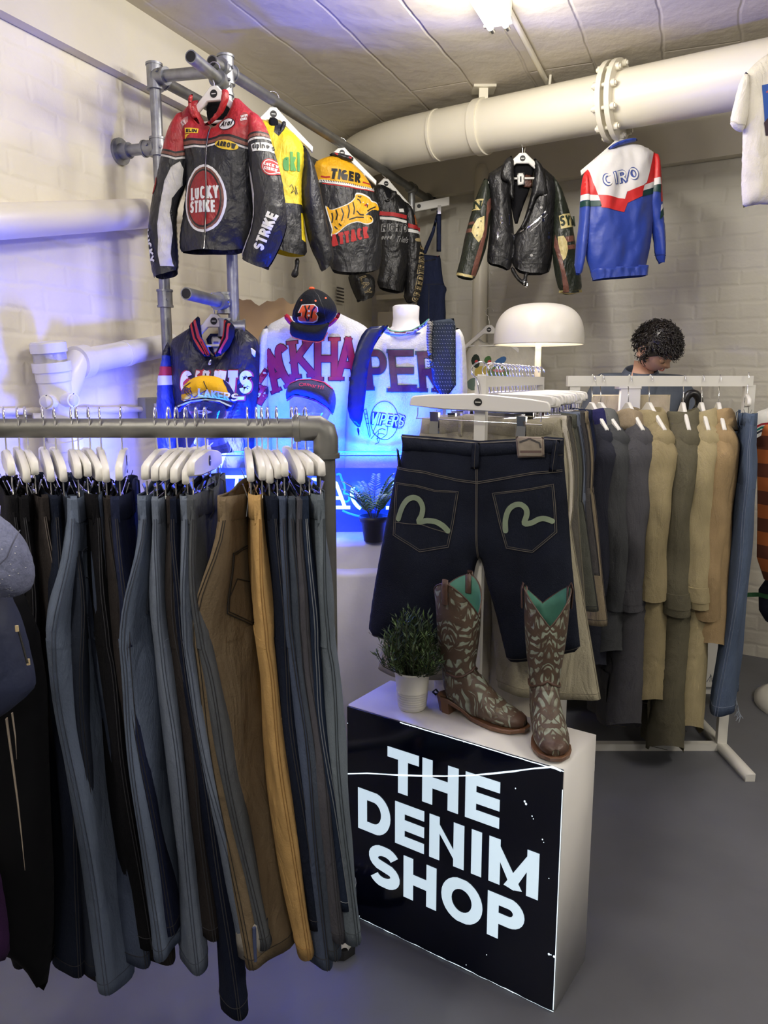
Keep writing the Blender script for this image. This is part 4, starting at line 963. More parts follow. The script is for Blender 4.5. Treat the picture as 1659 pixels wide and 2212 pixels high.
for Q, w_ in (([(292, 985), (320, 905), (360, 850), (405, 832), (445, 850), (468, 900), (462, 955), (440, 1005), (500, 995), (560, 1000), (610, 1028), (648, 1065)], .0155), ([(1056, 1065), (1056, 990), (1078, 920), (1120, 884), (1165, 880), (1200, 910), (1205, 955), (1188, 1015), (1240, 1010), (1290, 985), (1335, 982), (1382, 1000)], .0145)):
    q = [Vector(p) for p in sh.P(Q)]; sm_ = []
    for i in range(len(q)-1):
        p0, p1, p2, p3 = q[max(0, i-1)], q[i], q[i+1], q[min(len(q)-1, i+2)]
        for k in range(4):
            t = k/4; sm_.append(tuple(.5*((2*p1)+(p2-p0)*t+(2*p0-5*p1+4*p2-p3)*t*t+(3*p1-p0-3*p2+p3)*t**3)))
    sm_.append(tuple(q[-1])); b.line(sm_, w_, PAINT, .0046, .004)
    for e in (sm_[0], sm_[-1]): b.patch([(e[0]+w_/2*math.cos(a), e[1]+w_/2*math.sin(a)) for a in [k*math.pi/8 for k in range(16)]], PAINT, .0047)
for Q in ([(262, 622), (480, 648), (700, 700), (853, 722), (1000, 697), (1250, 652), (1448, 642)], [(262, 632), (480, 660), (700, 712), (853, 734), (1000, 709), (1250, 664), (1448, 654)], [(846, 600), (846, 1280)], [(856, 600), (854, 1280)], [(58, 1810), (200, 1845), (500, 1885), (640, 1830)], [(1040, 1985), (1150, 1990), (1400, 1940), (1572, 1910)], [(265, 1010), (460, 1025), (660, 1085)]):
    b.line(sh.P(Q), .0022, ST2, .0032 if Q[0][0] != 265 else .0042)
b.build('shorts_body', sh.o)
wb = sh.piece([(292, 392), (560, 412), (850, 438), (1100, 424), (1330, 408), (1455, 418), (1455, 560), (1330, 552), (1100, 560), (850, 572), (560, 545), (300, 525)], .038, .03, INDB, waves(.002, 8, 4, 2), sp=.011, smooth=0)
for k in (12, 118): wb.line(sh.P([(300, 392+k), (560, 412+k), (850, 438+k), (1100, 424+k), (1330, 408+k), (1450, 418+k)]), .0022, ST2, .001)
wb.build('waistband', sh.o)
lp = wb
def loop_strip(pts, name='belt_loop', m=INDB, T=.004, off=-.041):
    pc = Piece(sh.P(pts), T, .006, m, None, off, .5, .008, 0); pc.line([((a[0]+b_[0])/2, (a[1]+b_[1])/2) for a, b_ in zip(sh.P([pts[0], pts[3]]), sh.P([pts[1], pts[2]]))], .001, ST2, .001); pc.build(name, sh.o)
loop_strip([(822, 445), (878, 445), (868, 628), (812, 628)]); loop_strip([(1395, 425), (1445, 425), (1415, 650), (1362, 645)])
loop_strip([(290, 480), (306, 500), (325, 612), (300, 612)])
pp = Piece(sh.P([(1130, 398), (1330, 403), (1335, 545), (1145, 550)]), .004, .006, mat('leather_patch', lin(150, 140, 126), .7, var=.2, vscale=40), None, -.043, .5, .008, 0)
pp.line(sh.P([(1140, 408), (1322, 412), (1325, 536), (1152, 540)]), .0012, plain(90, 60, 50), .001, .01, True)
pp.line(sh.P([(1160, 440), (1230, 415), (1300, 445), (1310, 480)]), .005, plain(70, 66, 66), .001, .01); wordpx(SH, pp, 'REPAIR', (1240, 505), 150, 34, 0, plain(96, 60, 56), off=.0012, zz=zS) if 0 else None
pp.line(sh.P([(1165, 505), (1315, 505)]), .006, plain(96, 76, 72), .001, .01); pp.build('leather_patch', sh.o)
# the trousers and shorts behind them
hooks = [1060, 1068, 1076, 1084, 1093, 1101, 1109, 1115, 1122, 1129, 1136, 1143, 1149, 1155, 1161, 1166]
behind = [
 ('cream trousers with a ribbed side stripe and drawcord hem behind the denim shorts', cloth(166, 160, 138), .80, dict(ho=.345, hem=.30, hd=.05), 'trousers'),
 ('off-white trousers whose legs hang down behind the boots', cloth(206, 200, 186), 1.08, dict(ho=.17, hem=.18, hd=.05), 'trousers'),
 ('grey twill trousers showing a red-brown label at the waist', cloth(92, 90, 84), .60, dict(ho=.27, hem=.24, patch=leather(110, 70, 66)), 'shorts'),
 ('grey-green cargo shorts with a flapped thigh pocket', cloth(84, 86, 78), .62, dict(ho=.30, hem=.24), 'shorts'),
 ('frayed light denim shorts between cargo shorts and taupe shorts', denim(104, 112, 128), .62, dict(ho=.27, hem=.22), 'shorts'),
 ('dark grey shorts hanging behind the cargo pair', cloth(76, 74, 74), .56, dict(ho=.28, hem=.22), 'shorts'),
 ('taupe beige long shorts with pale side edge', cloth(138, 126, 104), .76, dict(ho=.31, hem=.25), 'shorts'),
 ('dark blue shorts at the far end of the white rack', denim(36, 42, 66), .60, dict(ho=.25, hem=.22), 'shorts')]
pos = [i for i in range(16)]
for i, hx in enumerate(hooks):
    a, _ = ray(hx, 815); # where this line of sight crosses the rail
    tt = (a*RA.y-RA.x)/(rd.x-a*rd.y); tt = min(max(tt, .04), LR-.01); p = RA+rd*tt
    h = clip_hanger(Vector((p.x, p.y, RA.z-.062)), yb+random.Random(i).uniform(-5, 5), 'white clip hanger, %s behind the front one on the white rack' % ['first', 'second', 'third', 'fourth', 'fifth', 'sixth', 'seventh', 'eighth', 'ninth', 'tenth', 'eleventh', 'twelfth', 'thirteenth', 'fourteenth', 'fifteenth', 'last'][i], 'white clip hangers on the white rack', tilt=random.Random(i+3).uniform(-.05, .03))
    if i % 2 == 0:
        lab, m, L, kw, ct = behind[i//2]
        jeans(ct, lab, (p.x, p.y, RA.z-.122), yb+random.Random(i+20).uniform(-3, 3), L, m, group='trousers and shorts on the white rack', seed=40+i, side=1, cat=ct, seam=plain(128, 122, 104, .8) if i < 6 else None, T=.024, w=.20, twist=0, **kw)

# ================================================================ white rack on the right with the coats
QY = 3.05; QA, QB = at(1225, 818, QY), at(1625, 806, QY); QZ = (QA.z+QB.z)/2
cr2 = thing('coat_rack', 'white square-tube rack holding the row of coats on the right', 'clothes rack', Vector((QA.x, QY, 0)))
QL = QB.x-QA.x; px2 = at(1557, 1605, QY).x-QA.x
MB().box((0, -.015, QZ-.04), (QL, .015, QZ)).build('top_rail', WHITE, cr2)
for x in (.03, px2-.0):
    MB().box((x-.02, -.012, .03), (x+.02, .012, QZ-.035)).build('post', WHITE, cr2)
    MB().prism([(x-.02, 0), (x+.02, 0), (x+.02, .032), (x-.02, .032)], -.27, .27, 0, .002).build('foot', WHITE, cr2)
MB().box((.05, -.016, .0), (px2-.02, .016, .03)).build('base_bar', WHITE, cr2)
def coat(name, label, o, yaw, L, m, m2=None, sl=.60, seed=0, w=.21, coll=True, cuffm=None, belt=False, flare=.03, group='coats on the white rack', lapel=None, tab=False, buckle=False, T=.07, swing=0, backsl=True):
    t = thing(name, label, 'coat', o, math.radians(yaw), group)
    m2 = m2 or m
    P = [(-.05, .0), (.05, .0), (.10, -.02), (w-.02, -.055), (w+.005, -.09), (w-.005, -.25), (w+.0, -.45), (w+flare*.6, -L*.75), (w+flare, -L), (-w-flare, -L), (-w-flare*.6, -L*.75), (-w, -.45), (-w+.005, -.25), (-w-.005, -.09), (-w+.02, -.055), (-.10, -.02)]
    r = random.Random(seed)
    b = Piece(P, T, .10, m, sumf(waves(.014, 5, .7, seed), waves(.004, 12, 3, seed+5)), 0, .9, .022, 1, .06, lambda U, V: swing*np.clip(-V-.2, 0, 2)*U*2)
    b.line([(w-.03, -L+.03), (.08, -L+.02), (-.08, -L+.02)], .0025, plain(70, 64, 54, .9), .001, .03)
    if tab: b.patch([(.02, -L+.22), (.15, -L+.24), (.15, -L+.12), (.02, -L+.10)], m2, .006)
    b.build('coat_body', t)
    for sx in ((1, -1) if backsl else (1,)):
        n = 22; path = []; rad = []; N2 = 16; rings = []
        lean_ = r.uniform(-.02, .02)
        for k in range(n+1):
            q = k/n; x = sx*(w-.03+.05*math.sin(min(1, q*1.5)*1.57)-.012*q*q); z = -.075-q*(sl+.09); y = -.012+lean_*q-.02*math.sin(q*3.1)
            rx = .048*(1-q)**.5*.35+.042+.008*math.sin(q*9+seed)-.006*q; ry = .060-.012*q
            if k == 0: rx *= .25; ry *= .4
            if k == 1: rx *= .72; ry *= .8
            ring = []
            for j in range(N2):
                th = 2*math.pi*j/N2; wob = 1+.07*math.sin(3*th+q*7+seed)+.06*math.sin(2*th-q*17+seed*2)
                ring.append((x+rx*wob*math.cos(th), y+ry*wob*math.sin(th), z-.012*math.cos(th)*sx))
            rings.append(ring)
        s = MB().loft(rings, 0)
        e = rings[-1]; s.loft([[((p[0]-e[0][0])*1+e[0][0], p[1], p[2]) for p in e], [(p[0]*.995, p[1]*.9, p[2]+.02) for p in e]], 0)
        so_ = s.build('sleeve', m2, t)
        if cuffm or tab or buckle:
            cm_ = cuffm or m2; c = rings[-4]; d = rings[-2]; ax = (sum(p[0] for p in c)/N2, sum(p[1] for p in c)/N2)
            MB().loft([[((p[0]-ax[0])*1.07+ax[0], (p[1]-ax[1])*1.07+ax[1], p[2]) for p in q_] for q_ in (c, rings[-3], d)], 0).build('cuff_strap', cm_, so_)
            if buckle and sx == 1: MB().tube([(ax[0]-.01, ax[1]-.07, c[0][2]-.0), (ax[0]+.02, ax[1]-.072, c[0][2]), (ax[0]+.02, ax[1]-.072, c[0][2]-.035), (ax[0]-.01, ax[1]-.07, c[0][2]-.035), (ax[0]-.01, ax[1]-.07, c[0][2])], .004, 0, 6).build('buckle', plain(50, 46, 38, .4), so_)
    if coll:
        cm_ = lapel or m2; rings = []
        for rr_, z in ((.052, .0), (.058, .014), (.066, .018), (.078, .004), (.094, -.04), (.10, -.062), (.094, -.060), (.075, -.03)):
            rings.append([(rr_*math.cos(th)*1.25*(1+.06*math.sin(th*3+seed)), rr_*math.sin(th)*.78*(1+.05*math.sin(th*2+seed)), z+.008*math.sin(2*th+seed)-.018*max(0, math.cos(th*1+2.1))) for th in [2*math.pi*k/28 for k in range(28)]])
        MB().loft(rings, 0, cap=False).build('collar', cm_, t)
        MB().lathe([(.001, -.012), (.05, -.01)], 0, 20, sx=1.2, sy=.75).build('lining', BLACK, t)
    for k in range(3):
        MB().lathe([(.001, .003), (.010, .002), (.011, 0)], 0, 12).build('button', BLACK, t, loc=(-.03, -T-.012, -.22-.14*k), rot=(math.pi/2, 0, 0))
    if belt:
        MB().tube([(w, -.05, -.42), (w-.02, -.07, -.55), (w-.04, -.07, -L+.25), (w-.05, -.06, -L+.12)], .022, 0, 8, flat=.15).build('belt', m2, t)
    return t
kh = cloth(146, 134, 102); kh2 = cloth(158, 146, 112); tan = cloth(152, 130, 96); olv = cloth(92, 88, 72); gry = cloth(74, 74, 78); gr2 = cloth(66, 68, 70); gr3 = cloth(96, 98, 98); nvy = cloth(40, 42, 52); bge = cloth(140, 126, 104)
CO = [ # hook px, near px, length, kwargs
 (1281, 1318, 1.02, nvy, dict(label='black blazer with blue collar lining, first on the coat rack', sl=.5, lapel=cloth(34, 34, 78), seed=1, flare=.0)),
 (1300, 1346, .95, gr2, dict(label='dark grey twill coat, second from the left on the coat rack', sl=.56, lapel=gr3, seed=2)),
 (1360, 1394, 1.26, gry, dict(label='long grey wool coat with buttoned cuff and beige collar', sl=.56, lapel=bge, seed=3, m2=gry, tab=True, flare=.04)),
 (1405, 1443, 1.16, kh, dict(label='crumpled khaki coat with a wide loose sleeve', sl=.52, seed=4, m2=kh)),
 (1479, 1489, 1.36, olv, dict(label='long olive grey trench coat with buckled cuff, hanging lowest', sl=.58, seed=5, belt=True, buckle=True, flare=.05)),
 (1519, 1530, 1.28, kh2, dict(label='pale khaki raincoat with cape-like hem between trench and tan coat', sl=.55, seed=6, tab=True)),
 (1556, 1566, .92, tan, dict(label='tan cotton jacket with elasticated sleeve, rightmost coat', sl=.60, seed=7))]
names = ['first', 'second', 'third', 'fourth', 'fifth', 'sixth', 'last']
for i, (hx, nx, L, m, kw) in enumerate(CO):
    H0 = at(hx, 815, QY); a, _ = ray(nx, 1000); best = None
    for k in range(-50, 51):
        th = math.radians(-90+k); x, y = H0.x+.22*math.cos(th), QY+.22*math.sin(th); e = abs(x/y-a)
        if best is None or e < best[0]: best = (e, -90+k)
    yw = max(-118, min(-62, best[1])); oz = QZ-.030-.072
    shirt_hanger('coat_hanger', 'white wooden coat hanger, %s from the left on the coat rack' % names[i], (H0.x, QY, oz), yw, .40, 'wooden hangers on the coat rack', bar=False, hook=.058, tag=False, arch=.10)
    coat('coat', o=(H0.x, QY, oz-.045), yaw=yw, L=L, m=m, **kw)
# blue jeans at the end of the coat rack
hx = at(1617, 815, QY-.02); H0 = Vector((hx.x, QY-.02, QZ-.085))
MB_ = clip_hanger(H0, -112, 'white clip hanger at the right end of the coat rack', None)
FJ = jeans('jeans', 'washed blue flared jeans with frayed hems at the right end of the coat rack', (H0.x+.005, H0.y, H0.z-.06), -109, 1.17, denim(84, 98, 122, .25), hem=.21, ho=.22, hd=.045, twist=12, seed=77, side=1, seam=plain(120, 130, 150, .8), T=.03, w=.19)
fz = MB(); r = random.Random(1)
for sx in (-1, 1):
    for k in range(26):
        x = sx*(.215-.2*k/26*.95); y_ = r.choice((-.04, .04)); fz.tube([(x, y_, -1.16), (x+r.uniform(-.01, .01), y_+r.uniform(-.015, .015), -1.18-r.random()*.02)], .0012, 0, 4)
fz.build('frayed_hem', cloth(170, 180, 195), FJ)['kind'] = 'stuff'
# striped top and the round rack to the right
STP = mat('striped_jersey', lin(190, 100, 40), .9)
nt = STP.node_tree; N = nt.nodes; Lk = nt.links; tc = N.new('ShaderNodeTexCoord'); sp2 = N.new('ShaderNodeSeparateXYZ'); Lk.new(tc.outputs['Object'], sp2.inputs[0])
ml = N.new('ShaderNodeMath'); ml.operation = 'MULTIPLY'; ml.inputs[1].default_value = 8.6; Lk.new(sp2.outputs[2], ml.inputs[0]); fr_ = N.new('ShaderNodeMath'); fr_.operation = 'FRACT'; Lk.new(ml.outputs[0], fr_.inputs[0])
gt = N.new('ShaderNodeMath'); gt.operation = 'GREATER_THAN'; gt.inputs[1].default_value = .5; Lk.new(fr_.outputs[0], gt.inputs[0])
mx = N.new('ShaderNodeMix'); mx.data_type = 'RGBA'; mx.inputs[6].default_value = (*lin(190, 104, 48), 1); mx.inputs[7].default_value = (*lin(106, 56, 36), 1); Lk.new(gt.outputs[0], mx.inputs[0]); Lk.new(mx.outputs[2], N['Principled BSDF'].inputs['Base Color'])
pR = at(1690, 900, 3.25)
rr2 = thing('round_rack', 'round chrome clothes rack with a white disc base at the right edge', 'clothes rack', Vector((pR.x+.42, 3.45, 0)))
MB().lathe([(.001, .05), (.26, .045), (.30, .02), (.30, 0)], 0, 40).build('disc_base', WHITE, rr2)
MB().tube([(0, 0, .04), (0, 0, 1.60)], .018, 0, 16).build('pole', CHROME, rr2)
MB().tube([(.28*math.cos(t), .28*math.sin(t), 1.62) for t in [2*math.pi*k/40 for k in range(41)]], .012, 0, 10, False).build('ring_rail', CHROME, rr2)
MB().tube([(-.28, -.0, 1.62), (.28, 0, 1.62)], .008, 0, 8).build('cross_bar', CHROME, rr2)
MB().tube([(-.13, -.2, 1.30), (-.24, -.28, 1.45), (-.19, -.24, 1.72)], .012, 0, 10).build('side_arm', CHROME, rr2)
G = Garment('striped_top', 'orange and brown striped jersey top at the right edge of the picture', 'top', Plane(1680, 1000, 3.22, -4))
G.o.rotation_euler = (0, 0, G.pl.yaw)
b = G.piece([(1655, 905), (1632, 925), (1637, 1060), (1634, 1250), (1700, 1256), (1800, 1250), (1800, 930), (1760, 905), (1710, 915)], .06, .10, STP, waves(.008, 5, 1, 3), sp=.02); b.build('jersey_body', G.o)
wt = cloth(220, 220, 214); 
b = G.piece([(1655, 880), (1615, 915), (1600, 945), (1612, 955), (1650, 935), (1700, 925), (1760, 925), (1780, 900), (1720, 880)], .05, .04, wt, None, yoff=.03, sp=.012)
for y, m in ((908, cloth(150, 40, 50)), (915, cloth(20, 110, 96)), (922, nvy)): b.line(G.P([(1600, y+30), (1640, y+8), (1700, y), (1780, y)]), .008, m)
b.build('tipped_collar', G.o, 'white collar tipped in red and green')
G2 = Garment('dark_trousers', 'navy and green checked garment hanging low under the striped top', 'trousers', Plane(1690, 1290, 3.3, 0))
b = G2.piece([(1638, 1250), (1700, 1256), (1790, 1250), (1790, 1345), (1700, 1350), (1640, 1340)], .05, .06, cloth(30, 34, 48), None, sp=.02)
b.line(G2.P([(1600, 1285), (1800, 1280)]), .02, cloth(60, 110, 70)); b.build('trouser_body', G2.o)

# ================================================================ counter, till, mushroom lamp, shop assistant
ct = thing('counter', 'low white shop counter cabinet behind the coats and trousers', 'counter', Vector((.72, 3.42, 0)))
MB().box((.0, .0, .09), (.92, .42, .93)).build('cabinet', WHITE, ct); MB().prism([(-.02, .93), (.94, .93), (.94, .96), (-.02, .96)], -.02, .44, 0, .004).build('worktop', WHITE, ct)
for x in (0, .88): 
    for y in (0, .38): MB().box((x, y, 0), (x+.04, y+.04, .09)).build('leg', WHITE, ct)
for x in (.02, .47): d = MB().prism([(x, .13), (x+.43, .13), (x+.43, .90), (x, .90)], -.018, -.001, 0, .004).build('door', WHITE, ct); MB().ball((x+.38 if x < .1 else x+.05, -.026, .52), .012, 0).build('knob', CHROME, d)
LO = at(1163, 745, 3.62)
lm = thing('mushroom_lamp', 'white mushroom table lamp glowing warm under its domed shade', 'lamp', Vector((LO.x, LO.y, .96)))
hz_ = LO.z-.96; rs = .205
sh_ = MB(); pr = [(rs*math.sin(a) if a < 1.5 else rs, hz_+.185*math.cos(a)) for a in [k/14*1.5 for k in range(15)]]
pr = [(max(.002, rs*(math.sin(a)**.62 if a > 0 else 0)), hz_+.004+.180*(math.cos(a)**.75 if a < 1.57 else 0)) for a in [k/18*1.57 for k in range(19)]]
pr += [(rs*1.0, hz_), (rs*.985, hz_-.003), (rs*.975, hz_+.004)]+[(p[0]*.975, p[1]-.006) for p in pr[-2:0:-1] if p[0] > .01][0:0]
inner = [(max(.002, p[0]*.97), p[1]-.005) for p in pr[18::-1]]
sh_.lathe(pr[:19]+[(rs*1.0, hz_)]+[(rs*.97, hz_)]+inner[1:], 0, 48).build('shade', mat('lamp_enamel', lin(228, 224, 214), .35), lm)
MB().tube([(0, 0, .02), (0, 0, hz_+.12)], .014, 0, 16).lathe([(.001, .02), (.10, .018), (.11, 0)], 0, 32).build('stem', mat('lamp_enamel', lin(232, 222, 200), .35), lm)
MB().lathe([(.001, hz_+.035), (.08, hz_+.03), (.12, hz_+.045), (.08, hz_+.07), (.001, hz_+.075)], 0, 32).build('bulb', emis('warm_bulb', (1, .88, .66), 7), lm)
pl_ = point('lamp_light', (LO.x, LO.y, LO.z-.02), 2.4, (1, .86, .64), .06)
tl = thing('till', 'beige backed till screen with a white card reader stand, seen from behind', 'till', Vector((at(1355, 850, 3.55).x, 3.55, .96)))
MB().prism([(-.16, .17), (.20, .17), (.20, .52), (-.16, .52)], 0, .015, 0, .006).build('screen', cloth(188, 176, 150), tl)
MB().prism([(-.055, 0), (.06, 0), (.052, .56), (-.04, .56)], -.03, -.005, 0, .005).build('stand', WHITE, tl)
MB().prism([(-.052, .545), (.056, .545), (.056, .60), (-.052, .60)], -.034, .03, 0, .006).build('printer_slot', WHITE, tl)
MB().box((-.045, -.0315, .34), (.055, -.0303, .342)).build('seam', plain(120, 116, 110), tl)
# black coiled handset seen behind the coats
hs = thing('black_hose', 'black ribbed handle curving up behind the coats beside the assistant', 'hose', at(1495, 870, 3.3))
MB().tube([(0.03*math.cos(t)-.0, 0, .04*math.sin(t)) for t in [math.radians(-60+k*12) for k in range(22)]]+[(-.035, 0, -.06), (-.03, 0, -.12)], .017, 0, 10).build('ribbed_tube', plain(18, 18, 20, .35), hs)

# the man behind the counter: skinned skeleton, bent over the till
def skin_fig(name, V, E, Rr, m, parent, sub=2):
    me = bpy.data.meshes.new(name); me.from_pydata(V, E, []); me.update(); o = bpy.data.objects.new(name, me); COL.objects.link(o); o.parent = parent
    md = o.modifiers.new('skin', 'SKIN'); md.use_smooth_shade = True
    if not me.skin_vertices: me.attributes  # layer comes with the modifier
    sv = me.skin_vertices[0].data if me.skin_vertices else None
    if sv is None:
        bm_ = __import__('bmesh').new(); bm_.from_mesh(me); bm_.verts.layers.skin.verify(); bm_.to_mesh(me); bm_.free(); sv = me.skin_vertices[0].data
    for k, r_ in enumerate(Rr): sv[k].radius = r_ if isinstance(r_, tuple) else (r_, r_); sv[k].use_root = (k == 0)
    s = o.modifiers.new('sub', 'SUBSURF'); s.levels = sub; s.render_levels = sub
    me.materials.append(m); return o
MX = at(1385, 800, 3.98).x
pe = thing('person', 'man with dark curly hair in a blue-grey denim jacket bending his head over the till', 'person', Vector((MX, 4.02, 0)), 0)
SKIN = mat('skin', lin(208, 166, 140), .5, bump=.03, bscale=80, sss=.1); HAIR = mat('dark_hair', lin(28, 22, 20), .32, spec=.6); JKT = mat('jacket_denim', lin(86, 94, 108), .9, bump=.5, bscale=24, var=.18, vscale=10); TRS = cloth(40, 42, 50)
# local frame: x right, -y towards the viewer
body = [(0, 0, .94), (0, -.01, 1.10), (-.005, -.03, 1.28), (-.01, -.06, 1.44), (-.02, -.09, 1.53), (-.02, -.14, 1.61),
        (-.19, -.06, 1.51), (-.31, -.13, 1.27), (-.22, -.32, 1.06), (-.16, -.36, 1.04),
        (.18, -.07, 1.50), (.31, -.14, 1.25), (.22, -.33, 1.06), (.15, -.37, 1.04),
        (-.10, 0, .88), (-.12, .0, .50), (-.12, .03, .09), (-.12, -.08, .045), (.10, 0, .88), (.12, .0, .50), (.12, .03, .09), (.12, -.08, .045)]
Eb = [(0, 1), (1, 2), (2, 3), (3, 4), (4, 5), (3, 6), (6, 7), (7, 8), (8, 9), (3, 10), (10, 11), (11, 12), (12, 13), (0, 14), (14, 15), (15, 16), (16, 17), (0, 18), (18, 19), (19, 20), (20, 21)]
Rb = [(.15, .11), (.135, .10), (.15, .11), (.15, .115), (.06, .06), (.05, .05), .068, .048, .034, .026, .068, .048, .034, .026, .085, .062, .042, .036, .085, .062, .042, .036]
skin_fig('body', body, Eb, Rb, SKIN, pe)
jk = [0, 1, 2, 3, 6, 7, 8, 10, 11, 12]; mp_ = {k: i for i, k in enumerate(jk)}
skin_fig('denim_jacket', [body[k] for k in jk], [(mp_[a], mp_[b_]) for a, b_ in Eb if a in mp_ and b_ in mp_], [(.175, .13), (.165, .125), (.175, .135), (.175, .14), .088, .066, .047, .088, .066, .047], JKT, pe)
MB().lathe([(.058, .0), (.066, .055), (.072, .058), (.088, .02), (.12, -.05)], 0, 28, c=(0, 0, 0), sx=1.12, sy=.9).build('jacket_collar', JKT, pe, loc=(-.02, -.085, 1.545), rot=(math.radians(22), 0, 0))
lg_ = [0, 14, 15, 16, 18, 19, 20]; mp_ = {k: i for i, k in enumerate(lg_)}
skin_fig('trousers', [body[k] for k in lg_], [(mp_[a], mp_[b_]) for a, b_ in Eb if a in mp_ and b_ in mp_], [(.16, .12), .098, .075, .06, .098, .075, .06], TRS, pe)
for sx in (-1, 1):
    w0 = Vector((sx*.155, -.365, 1.04))
    hv = [w0, w0+Vector((-sx*.02, -.045, -.005)), w0+Vector((-sx*.03, -.075, -.01))]; he = [(0, 1), (1, 2)]; hr = [.024, .030, .026]
    for k in range(4):
        b0 = w0+Vector((-sx*.03+(k-1.5)*.019, -.08, -.012)); ln = (.030, .035, .033, .026)[k]; i0 = len(hv)
        hv += [b0, b0+Vector((0, -ln, -.008)), b0+Vector((0, -ln*1.6, -.028))]; he += [(2, i0), (i0, i0+1), (i0+1, i0+2)]; hr += [.0095, .0085, .007]
    b0 = w0+Vector((-sx*.05, -.04, -.01)); i0 = len(hv); hv += [b0, b0+Vector((-sx*.02, -.025, -.008)), b0+Vector((-sx*.025, -.05, -.018))]; he += [(1, i0), (i0, i0+1), (i0+1, i0+2)]; hr += [.012, .010, .0085]
    skin_fig('hand', [tuple(v) for v in hv], he, hr, SKIN, pe, 1)
    MB().prism([(-.045, 0), (.045, 0), (.045, .05), (-.045, .05)], -.19, .06, 0, .015).build('shoe', BLACK, pe, loc=(sx*.12, .0, .0))
# head: built upright facing -y about its centre, then bowed forward and turned
hd = MB(); rings = []
nl, na = 22, 32
def headpt(phi, th):
    x, y, z = math.sin(phi)*math.sin(th), -math.sin(phi)*math.cos(th), math.cos(phi)   # th=0 faces -y
    X = x*.074; Y = y*.094; Zz_ = z*.115
    if Zz_ < 0: k = 1-(-z)**1.6*.36; X *= k; Y = Y*(1-(-z)**2*.12)-(.012*(-z) if y < 0 else -.018*z*-1*-1)
    if y < 0:
        f = math.exp(-((x/.16)**2)); g = math.exp(-((z+.18)/.17)**2); Y -= .024*f*g                     # nose
        Y -= .007*math.exp(-((x/.4)**2))*math.exp(-((z-.18)/.10)**2)                                    # brow
        for e in (-.42, .42): Y += .012*math.exp(-(((x-e)/.2)**2))*math.exp(-((z-.02)/.10)**2)          # eye sockets
        Y -= .006*math.exp(-((x/.3)**2))*math.exp(-((z+.52)/.07)**2)+.009*math.exp(-((x/.3)**2))*math.exp(-((z+.85)/.14)**2)
    return (X, Y, Zz_)
for i in range(nl+1):
    phi = max(.03, min(math.pi-.03, math.pi*i/nl)); rings.append([headpt(phi, 2*math.pi*j/na) for j in range(na)])
hm = Matrix.Translation(Vector((.015, -.19, 1.705))) @ Matrix.Rotation(math.radians(30), 4, 'Z') @ Matrix.Rotation(math.radians(-16), 4, 'Y') @ Matrix.Rotation(math.radians(48), 4, 'X') @ Matrix.Scale(1.06, 4)
def tr(vs): return [tuple(hm @ Vector(v)) for v in vs]
hdm = MB().loft([tr(r_) for r_ in rings], 0).build('head', SKIN, pe)
for sx in (-1, 1):
    MB().loft([tr([(sx*(.072+d), .008+rr_*math.cos(t)*.6, -.008+rr_*math.sin(t)) for t in [2*math.pi*k/16 for k in range(16)]]) for d, rr_ in ((-.006, .026), (.008, .033), (.016, .030), (.012, .018))], 0).build('ear', SKIN, hdm)
    MB().ball((0, 0, 0), .0125, 0).build('eyelid', SKIN, hdm, loc=tr([(sx*.031, -.076, .002)])[0]); MB().tube(tr([(sx*(.018+.026*k/5), -.0905+.004*abs(k-2.5)/2.5, -.004-.003*math.sin(k/5*3.1)) for k in range(6)]), .0013, 0, 5).build('eyelashes', HAIR, hdm)
    MB().tube(tr([(sx*(.014+.034*k/5), -.094+.004*k/5*k*.4, .026+.008*math.sin(k/5*3.1)) for k in range(6)]), [.002, .0035, .004, .0035, .003, .001], 0, 6).build('eyebrow', HAIR, hdm)
MB().tube(tr([(-.022+.044*k/6, -.098+.003*abs(k-3), -.058+.001*abs(k-3)) for k in range(7)]), [.001, .003, .004, .0035, .004, .003, .001], 0, 6).build('mouth', plain(170, 98, 86, .5), hdm)
hr_ = MB(); r = random.Random(2)
cap_r = []
for i in range(0, 13):
    phi = max(.03, math.pi*i/22); ring = []
    for j in range(na):
        th = 2*math.pi*j/na; lim = 1.0 if math.cos(th) < .2 else 1-.38*(math.cos(th)-.2)/.8
        p_ = phi*lim; q = headpt(p_, th); k = 1.10+.03*math.sin(th*7+i); ring.append((q[0]*k*1.03, q[1]*k, q[2]*1.08+.004))
    cap_r.append(tr(ring))
hr_.loft(cap_r, 0, cap=False)
for i in range(640):
    th = r.uniform(0, 6.283); lim = .40 if math.cos(th) > .3 else .60; phi = math.acos(1-r.random()*(1-math.cos(math.pi*lim))); q = Vector(headpt(phi, th)); nrm = q.normalized(); base = q*1.10
    tg = nrm.cross(Vector((r.uniform(-1, 1), r.uniform(-1, 1), r.uniform(-1, 1)))).normalized(); bt = nrm.cross(tg); rc = r.uniform(.005, .011); L_ = r.uniform(.018, .038); pts = []
    if q.z < .5: tg2 = Vector((0, -1, -.3)) if q.y < 0 else Vector((0, .4, -1))
    for k in range(9):
        s = k/8; a = s*7.5+i; pts.append(base+nrm*(.004+L_*s*.55)+tg*rc*math.cos(a)*(1-.3*s)+bt*rc*math.sin(a)*(1-.3*s)+Vector((0, -.012 if q.y < 0 else 0, -.006))*s)
    hr_.tube(tr(pts), [.0030*(1-.7*k/8) for k in range(9)], 0, 5, False)
hr_.build('curly_hair', HAIR, hdm)

